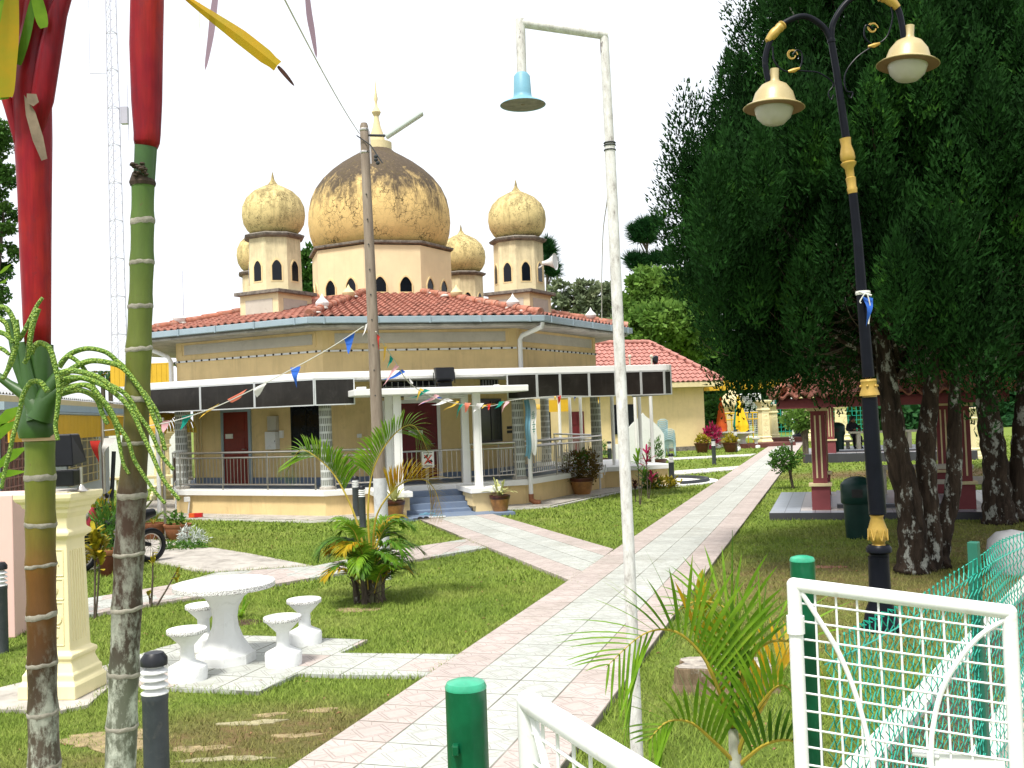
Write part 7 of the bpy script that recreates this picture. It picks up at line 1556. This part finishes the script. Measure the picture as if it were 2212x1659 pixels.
def conifer(name, label, foot, axis, env, z0, z1, nclump, nleaf, ll, lw, trunks, seed, mat=M_conif, twigs=40, rh=(.22, .42), bias=None):
    t = root(name, label, 'tree', foot, None); g = np.random.default_rng(seed); rg = random.Random(seed)
    for P, R in trunks: m = M(); C = crom(P, 5); n = len(C); rr = np.interp(np.linspace(0, len(R)-1, n), range(len(R)), R); m.tube(C, [float(r)*(1+.07*math.sin(i*2.1)) for i, r in enumerate(rr)], 14); m.build('trunk', M_bark, t, smooth='all')
    Z = g.uniform(0, 1, nclump*3)**1.0*(z1-z0)+z0; R = np.interp(Z, env[0], env[1]); az = g.uniform(0, 2*PI, len(Z))
    keep = g.random(len(Z)) < (R/max(env[1]))**1.2; Z, R, az = Z[keep][:nclump], R[keep][:nclump], az[keep][:nclump]
    lob = 1+.1*np.sin(az*3+Z*1.1+seed)+.12*np.sin(az*5-Z*2.3)+.09*np.sin(az*9+Z*5); rad = R*lob*g.uniform(.25, 1.0, len(Z))**.4
    ax = np.array([np.interp(Z, [q[2] for q in axis], [q[i] for q in axis]) for i in (0, 1)]).T
    C = np.stack([ax[:, 0]+rad*np.cos(az), ax[:, 1]+rad*np.sin(az), Z], 1)
    if bias is not None: C = C[~bias(C)]
    k = len(C); Rh = g.uniform(*rh, k); Rv = Rh*g.uniform(1.9, 3.2, k)
    soup('crown', sprays(C, Rh, Rv, nleaf, ll, lw, seed), 3, mat, t)
    m = M()
    for i in range(0, k, 4):
        c = C[i]; a = Vector((ax[i][0], ax[i][1], max(z0-.4, c[2]-rad[i]*.55))); b = Vector(c); m.tube(bez(a, a+(b-a)*.4, b-Vector((0, 0, .3)), b, 4), [.05, .035, .025, .015, .008], 5)
    m.build('limbs', M_bark, t)
    if twigs:
        m = M()
        for i in range(twigs):
            a_ = rg.uniform(0, 2*PI); z = z0+rg.uniform(-.1, 1.6); r1 = rg.uniform(.4, 1.4); r2 = r1+rg.uniform(.8, 1.8); A = Vector((axis[0][0], axis[0][1], 0)); d = Vector((math.cos(a_), math.sin(a_), 0)); p0 = A+d*r1+Vector((0, 0, z)); p1 = A+d*r2+Vector((0, 0, z+rg.uniform(-.2, .5)))
            s_ = Vector((-d.y, d.x, 0))*rg.uniform(-.3, .3); m.tube(bez(p0, p0+d*.3+Vector((0, 0, -.2)), p1+s_-Vector((0, 0, .3)), p1+s_, 8), [.012-.0012*j for j in range(9)], 4)
        m.build('bare_twigs', M_bark2, t)
    return t
def G_(x, y): return at(x, y)
def ty(pts, Y): return [aty(x, y, Y) for x, y in pts]
# nearest dark cypress: three stems from one root
f1 = at(1985, 1243); Yt = 13.7
env1 = ([2.2, 2.6, 3.2, 4.0, 5.0, 5.7, 6.5, 7.8, 9.5, 11.5, 13], [1.0, 1.8, 2.5, 2.85, 3.1, 2.6, 2.2, 1.85, 1.4, .8, .2])
stems = [([Vector((f1.x, Yt, 0))]+ty([(1972, 1180), (1962, 1080), (1938, 980), (1925, 880), (1900, 700), (1880, 500)], Yt), [.24, .19, .17, .16, .14, .1, .06]),
         ([Vector((f1.x+.2, Yt+.1, 0))]+ty([(2012, 1190), (2005, 1080), (2000, 960), (2010, 860), (2020, 650)], Yt+.15), [.2, .15, .13, .13, .11, .06]),
         ([Vector((f1.x+.45, Yt+.2, 0))]+ty([(2030, 1200), (2040, 1140), (2058, 1060), (2062, 960), (2062, 860), (2070, 700)], Yt+.3), [.17, .13, .12, .11, .1, .08, .05])]
def clear1(C):      # the crown stays behind the lamp post and above head height near the trunks
    return (C[:, 1] < 11.4) | ((C[:, 2] < 3.0) & (C[:, 0] < 4.2))
t1_ = conifer('cypress', 'nearest big dark cypress with three lichen spotted stems, its crown spreading over the near pavilion', f1, [(5.45, 14.3, 0), (5.4, 14.3, 13)], env1, 3.05, 12.5, 620, 950, .075, .032, stems, 11, twigs=120, rh=(.24, .46), bias=clear1)
f2 = at(2160, 1131); Y2_ = f2.y
env2 = ([2.2, 3, 4, 6, 8, 11, 13], [2.3, 3.0, 3.4, 3.5, 3.0, 1.6, .3])
st2_ = [([f2]+ty([(2155, 1080), (2150, 1000), (2140, 930), (2130, 850), (2120, 700)], Y2_), [.32, .26, .22, .22, .18, .1]), ([f2+Vector((.3, .1, 0))]+ty([(2195, 1090), (2200, 1000), (2205, 930), (2210, 850), (2220, 700)], Y2_+.2), [.24, .17, .15, .15, .12, .08])]
conifer('cypress', 'dark cypress with a forked mossy trunk at the right edge', f2, [(9.2, 18.9, 0), (9.2, 18.9, 13)], env2, 3.3, 12.5, 620, 420, .11, .042, st2_, 12, twigs=50, rh=(.28, .5))
f3 = Vector((8.6, 24.5, 0)); st3 = [([f3, f3+Vector((.05, 0, 3)), f3+Vector((0, 0, 8))], [.2, .16, .08])]
conifer('cypress', 'dark cypress behind the near pavilion filling the gap behind its neighbours', Vector((14.0, 27.0, 0)), [(13.6, 27, 0), (13.6, 27, 15)], ([2.4, 4, 7, 12, 15], [3.6, 4.4, 4.5, 3.2, .3]), 3.9, 14.5, 520, 280, .16, .05, [([Vector((14, 27, 0)), Vector((14, 27, 4)), Vector((13.8, 27, 9))], [.3, .25, .12])], 13, mat=M_conif2, twigs=0, rh=(.4, .7))
def broad(name, label, foot, blobs, n, ll, seed, mat, trunk=None, bark_=M_bark2, holes=.35, cat='tree', group=None):
    t = root(name, label, cat, foot, group); g = np.random.default_rng(seed); foot = Vector(foot)
    tops = [Vector(b[0]) for b in blobs]; h = max(b[0][2] for b in blobs); r0 = trunk or .03*h
    m = M(); fk = Vector((foot.x+(tops[0].x-foot.x)*.4, foot.y, h*.45)); m.tube(crom([foot, lerp(foot, fk, .5)+Vector((r0*.6, 0, 0)), fk], 5), [r0*(1-.03*i) for i in range(11)], 10); m.build('trunk', bark_, t, smooth=True)
    m = M()
    for b in blobs: c = Vector(b[0]); m.tube(bez(fk, fk+(c-fk)*.4, c-Vector((0, 0, b[1][2]*.4)), c+Vector((0, 0, b[1][2]*.5)), 5), [r0*.6, r0*.45, r0*.35, r0*.25, r0*.15, r0*.08], 6)
    m.build('limbs', bark_, t)
    vol = np.array([b[1][0]*b[1][1]*b[1][2] for b in blobs])**.7; cnt = (vol/vol.sum()*n).astype(int); Vs = []
    for b, c_ in zip(blobs, cnt):
        kcl = max(8, int(c_/45)); cd = unit(g.normal(size=(kcl, 3))); cc = np.array(b[0])+cd*np.array(b[1])*g.uniform(.45, 1.0, (kcl, 1))**.5
        cr = np.mean(b[1])*g.uniform(.12, .26, kcl); idx = g.integers(0, kcl, c_); d = unit(g.normal(size=(c_, 3))); p = cc[idx]+d*cr[idx][:, None]*g.uniform(.2, 1, (c_, 1))**.5*np.array([1.2, 1.2, .75])
        a = unit(d+g.normal(size=(c_, 3))*.6); bb_ = unit(np.cross(a, g.normal(size=(c_, 3)))); l = ll*g.uniform(.6, 1.3, (c_, 1)); w_ = l*.55
        Vs.append(np.stack([p, p+a*l*.5+bb_*w_/2, p+a*l, p+a*l*.5-bb_*w_/2], 1).reshape(-1, 3))
    soup('crown', np.concatenate(Vs), 4, mat, t); return t
def blob(x, y, Y, rx, ry): c = aty(x, y, Y); k = Y/F; return ((c.x, c.y, c.z), (rx*k, rx*k*.8, ry*k))
Y = 78; broad('rain_tree', 'bright feathery green tree rising behind the annex roof, left of the big cypress', aty(1440, 960, Y)*1.0-Vector((0, 0, aty(1440, 960, Y).z)), [blob(1420, 610, Y, 62, 34), blob(1395, 660, Y, 60, 45), blob(1460, 650, Y, 60, 50), blob(1500, 640, Y+2, 50, 60), blob(1430, 700, Y-2, 85, 45), blob(1365, 700, Y, 35, 40), blob(1500, 720, Y, 60, 50)], 26000, .5, 21, M_tree2, .5)
Y = 84; broad('broadleaf_tree', 'grey green airy tree behind the right domed turret and mosque gutter', Vector((aty(1240, 900, Y).x, Y, 0)), [blob(1212, 632, Y, 20, 26), blob(1240, 655, Y, 30, 36), blob(1268, 628, Y, 24, 22), blob(1290, 650, Y, 26, 30), blob(1318, 640, Y, 24, 34), blob(1335, 690, Y, 30, 40), blob(1200, 700, Y, 26, 40), blob(1255, 710, Y, 50, 34), blob(1300, 705, Y, 40, 34)], 8000, .5, 22, M_tree3, .4)
Y = 60; broad('broadleaf_tree', 'green tree showing between the left turret and the big dome', Vector((aty(670, 900, Y).x, Y, 0)), [blob(668, 580, Y, 24, 45), blob(660, 640, Y, 40, 40), blob(700, 640, Y, 40, 40)], 6000, .4, 23, M_tree1, .3)
Y = 26; broad('broadleaf_tree', 'airy dark tree cut by the left edge behind the red palm', Vector((aty(-40, 900, Y).x, Y, 0)), [blob(-10, 300, Y, 45, 42), blob(0, 390, Y, 38, 40), blob(8, 470, Y, 34, 40), blob(-10, 560, Y, 42, 50), blob(-30, 650, Y, 45, 50)], 12000, .11, 24, M_tree1, .2)
# tall slender pine tops behind
def tufted(name, label, x, ytop, ybase, Y, tufts, seed):
    foot = Vector((aty(x, 900, Y).x, Y, 0)); t = root(name, label, 'tree', foot); top_ = aty(x, ytop, Y); m = M(); m.tube([foot, lerp(foot, top_, .6), top_], [.35, .2, .05], 8); m.build('trunk', M_bark2, t)
    C = np.array([tuple(aty(a, b, Y)) for a, b, r in tufts]); k = Y/F; Rh = np.array([r*k for a, b, r in tufts]); soup('crown', sprays(C, Rh, Rh*.75, 420, .9, .12, seed, .5), 3, M_tree4, t)
    m = M(); [m.tube([lerp(foot, top_, min(.98, max(.3, c[2]/max(top_.z, .1)*.9))), Vector(c)], [.1, .04], 5) for c in C]; m.build('limbs', M_bark2, t)
tufted('pine_tree', 'slender dark pine with tufted head standing above the feathery tree', 1397, 480, 900, 100, [(1385, 500, 15), (1405, 495, 16), (1415, 482, 13), (1378, 515, 12), (1400, 515, 16), (1392, 486, 12), (1372, 498, 8), (1412, 560, 13), (1365, 562, 11), (1375, 575, 12), (1395, 570, 12), (1385, 580, 14), (1430, 562, 14), (1450, 560, 12), (1378, 560, 9)], 31)
tufted('pine_tree', 'dark pine top hidden behind the right turret and loudspeaker', 1182, 520, 900, 95, [(1186, 545, 9), (1190, 575, 14), (1178, 570, 14), (1192, 590, 12), (1180, 530, 9)], 32)
# wall of trees across the far right
rg = random.Random(44); lab = ['tall', 'broad', 'drooping', 'round', 'ragged', 'thick', 'open', 'narrow', 'low', 'high']
for i, (x, y0, r, Y, mt) in enumerate(((1505, 790, 60, 90, M_tree4), (1560, 770, 70, 88, M_tree1), (1640, 760, 75, 92, M_tree4), (1720, 790, 70, 90, M_tree4), (1790, 800, 65, 86, M_tree1), (1870, 790, 75, 90, M_tree4), (1960, 780, 75, 86, M_tree4), (2050, 790, 75, 88, M_tree1), (2140, 780, 80, 84, M_tree4), (2220, 780, 80, 86, M_tree4))):
    nm = ('beyond the orange umbrella', 'behind the closed umbrellas', 'behind the cream gate pillars', 'behind the far gate', 'behind the far pavilion bin', 'behind the seated person', 'between the lamp shaft and cypress stems', 'behind the right column of the near pavilion', 'behind the cream pillar at the right', 'at the far right edge')[i]
    broad('broadleaf_tree', lab[i]+' dark tree in the far row '+nm, Vector((aty(x, 900, Y).x, Y, 0)), [blob(x, y0, Y, r, 45), blob(x-25, y0+60, Y, r*.8, 40), blob(x+25, y0+70, Y-2, r*.8, 42), blob(x, y0+115, Y-3, r*.9, 28)]+([blob(x+rg.uniform(-20, 20), y0+140, Y-5, r*.75, 16)] if i not in (3, 5) else []), 7500, .55, 60+i, mt, .45, group='row of trees beyond the far fence')
# small trees on the lawn
c = at(1713, 1056); t = root('topiary_tree', 'small round headed shrub tree on the lawn edge beside the path', 'shrub tree', c); m = M(); m.tube(crom([c, c+Vector((-.05, 0, .35)), c+Vector((-.1, 0, .55)), c+Vector((-.3, 0, .75))], 5), .04, 7); m.tube(crom([c+Vector((-.05, 0, .4)), c+Vector((0, 0, .8)), c+Vector((.02, 0, 1.3))], 4), [.035]*5+[.03]*4, 7); m.build('trunk', M_bark2, t, smooth=True)
leaves(t, c+Vector((-.18, 0, .85)), (.42, .4, .3), 900, M_shrubg, .05, .08, 71, 'crown'); leaves(t, c+Vector((-.3, 0, .72)), (.35, .35, .25), 500, M_tree1, .05, .08, 72, 'lower_crown'); leaves(t, c+Vector((.02, 0, 1.34)), (.06, .06, .08), 40, M_silver, .03, .05, 73, 'top_tuft')
c = at(1741, 1000); t = root('slim_tree', 'slim pale trunked young tree standing before the far pavilion platform', 'tree', c); m = M(); m.tube(crom([c, c+Vector((.02, 0, 1.3)), aty(1739, 925, c.y), aty(1733, 890, c.y)], 5), .12, 9); m.tube([aty(1739, 960, c.y), aty(1722, 900, c.y)], .05, 6); m.build('trunk', M_bark2, t, smooth=True)
leaves(t, aty(1730, 905, c.y), (.65, .5, .42), 900, M_tree2, .1, .2, 74, 'crown')
# palm tops beyond the left houses
for x, y, lb in ((222, 812, 'tiny distant palm top left of the yellow roofed walk'), (238, 818, 'tiny distant palm top just left of the leaning stem')):
    P = aty(x, y, 90); t = root('distant_palm', lb, 'palm', (P.x, P.y, 0)); m = M(); m.tube([(P.x, P.y, 0), P], .2, 6); m.build('trunk', M_bark2, t)
    for i in range(9): fan_frond(t, P, i*.7, 1.6, .7, M_tree4, 8, .5, i, .12, .05, 1.2)
# ------------------------------------------------------------------ fallen leaves and bare soil spots
def litter():
    g = np.random.default_rng(5); n = 520; Y = np.sqrt(g.uniform(30, 420, n)); X = Y*g.uniform(-.5, .5, n); k = np.ones(n, bool)
    for P in EXCL[:4]+EXCL[4:]: k &= ~inpoly(X, Y, P) | (g.random(n) < .06)
    X, Y = X[k], Y[k]; n = len(X); a = g.uniform(0, 2*PI, n); L = g.uniform(.012, .03, n); W_ = L*.45; z = .045+g.uniform(0, .02, n)
    c, s = np.cos(a), np.sin(a); V = np.zeros((n, 4, 3))
    for i, (u, v) in enumerate(((-1, 0), (0, -1), (1, 0), (0, 1))): V[:, i, 0] = X+c*u*L-s*v*W_; V[:, i, 1] = Y+s*u*L+c*v*W_; V[:, i, 2] = z+(.012 if i % 2 else 0)
    return V.reshape(-1, 3)
tag(soup('fallen_leaves', litter(), 4, mk('dry_leaf', (.24, .13, .06), .8, .6, 3)), 'small dry leaves scattered over the lawn', 'leaves', kind='stuff')
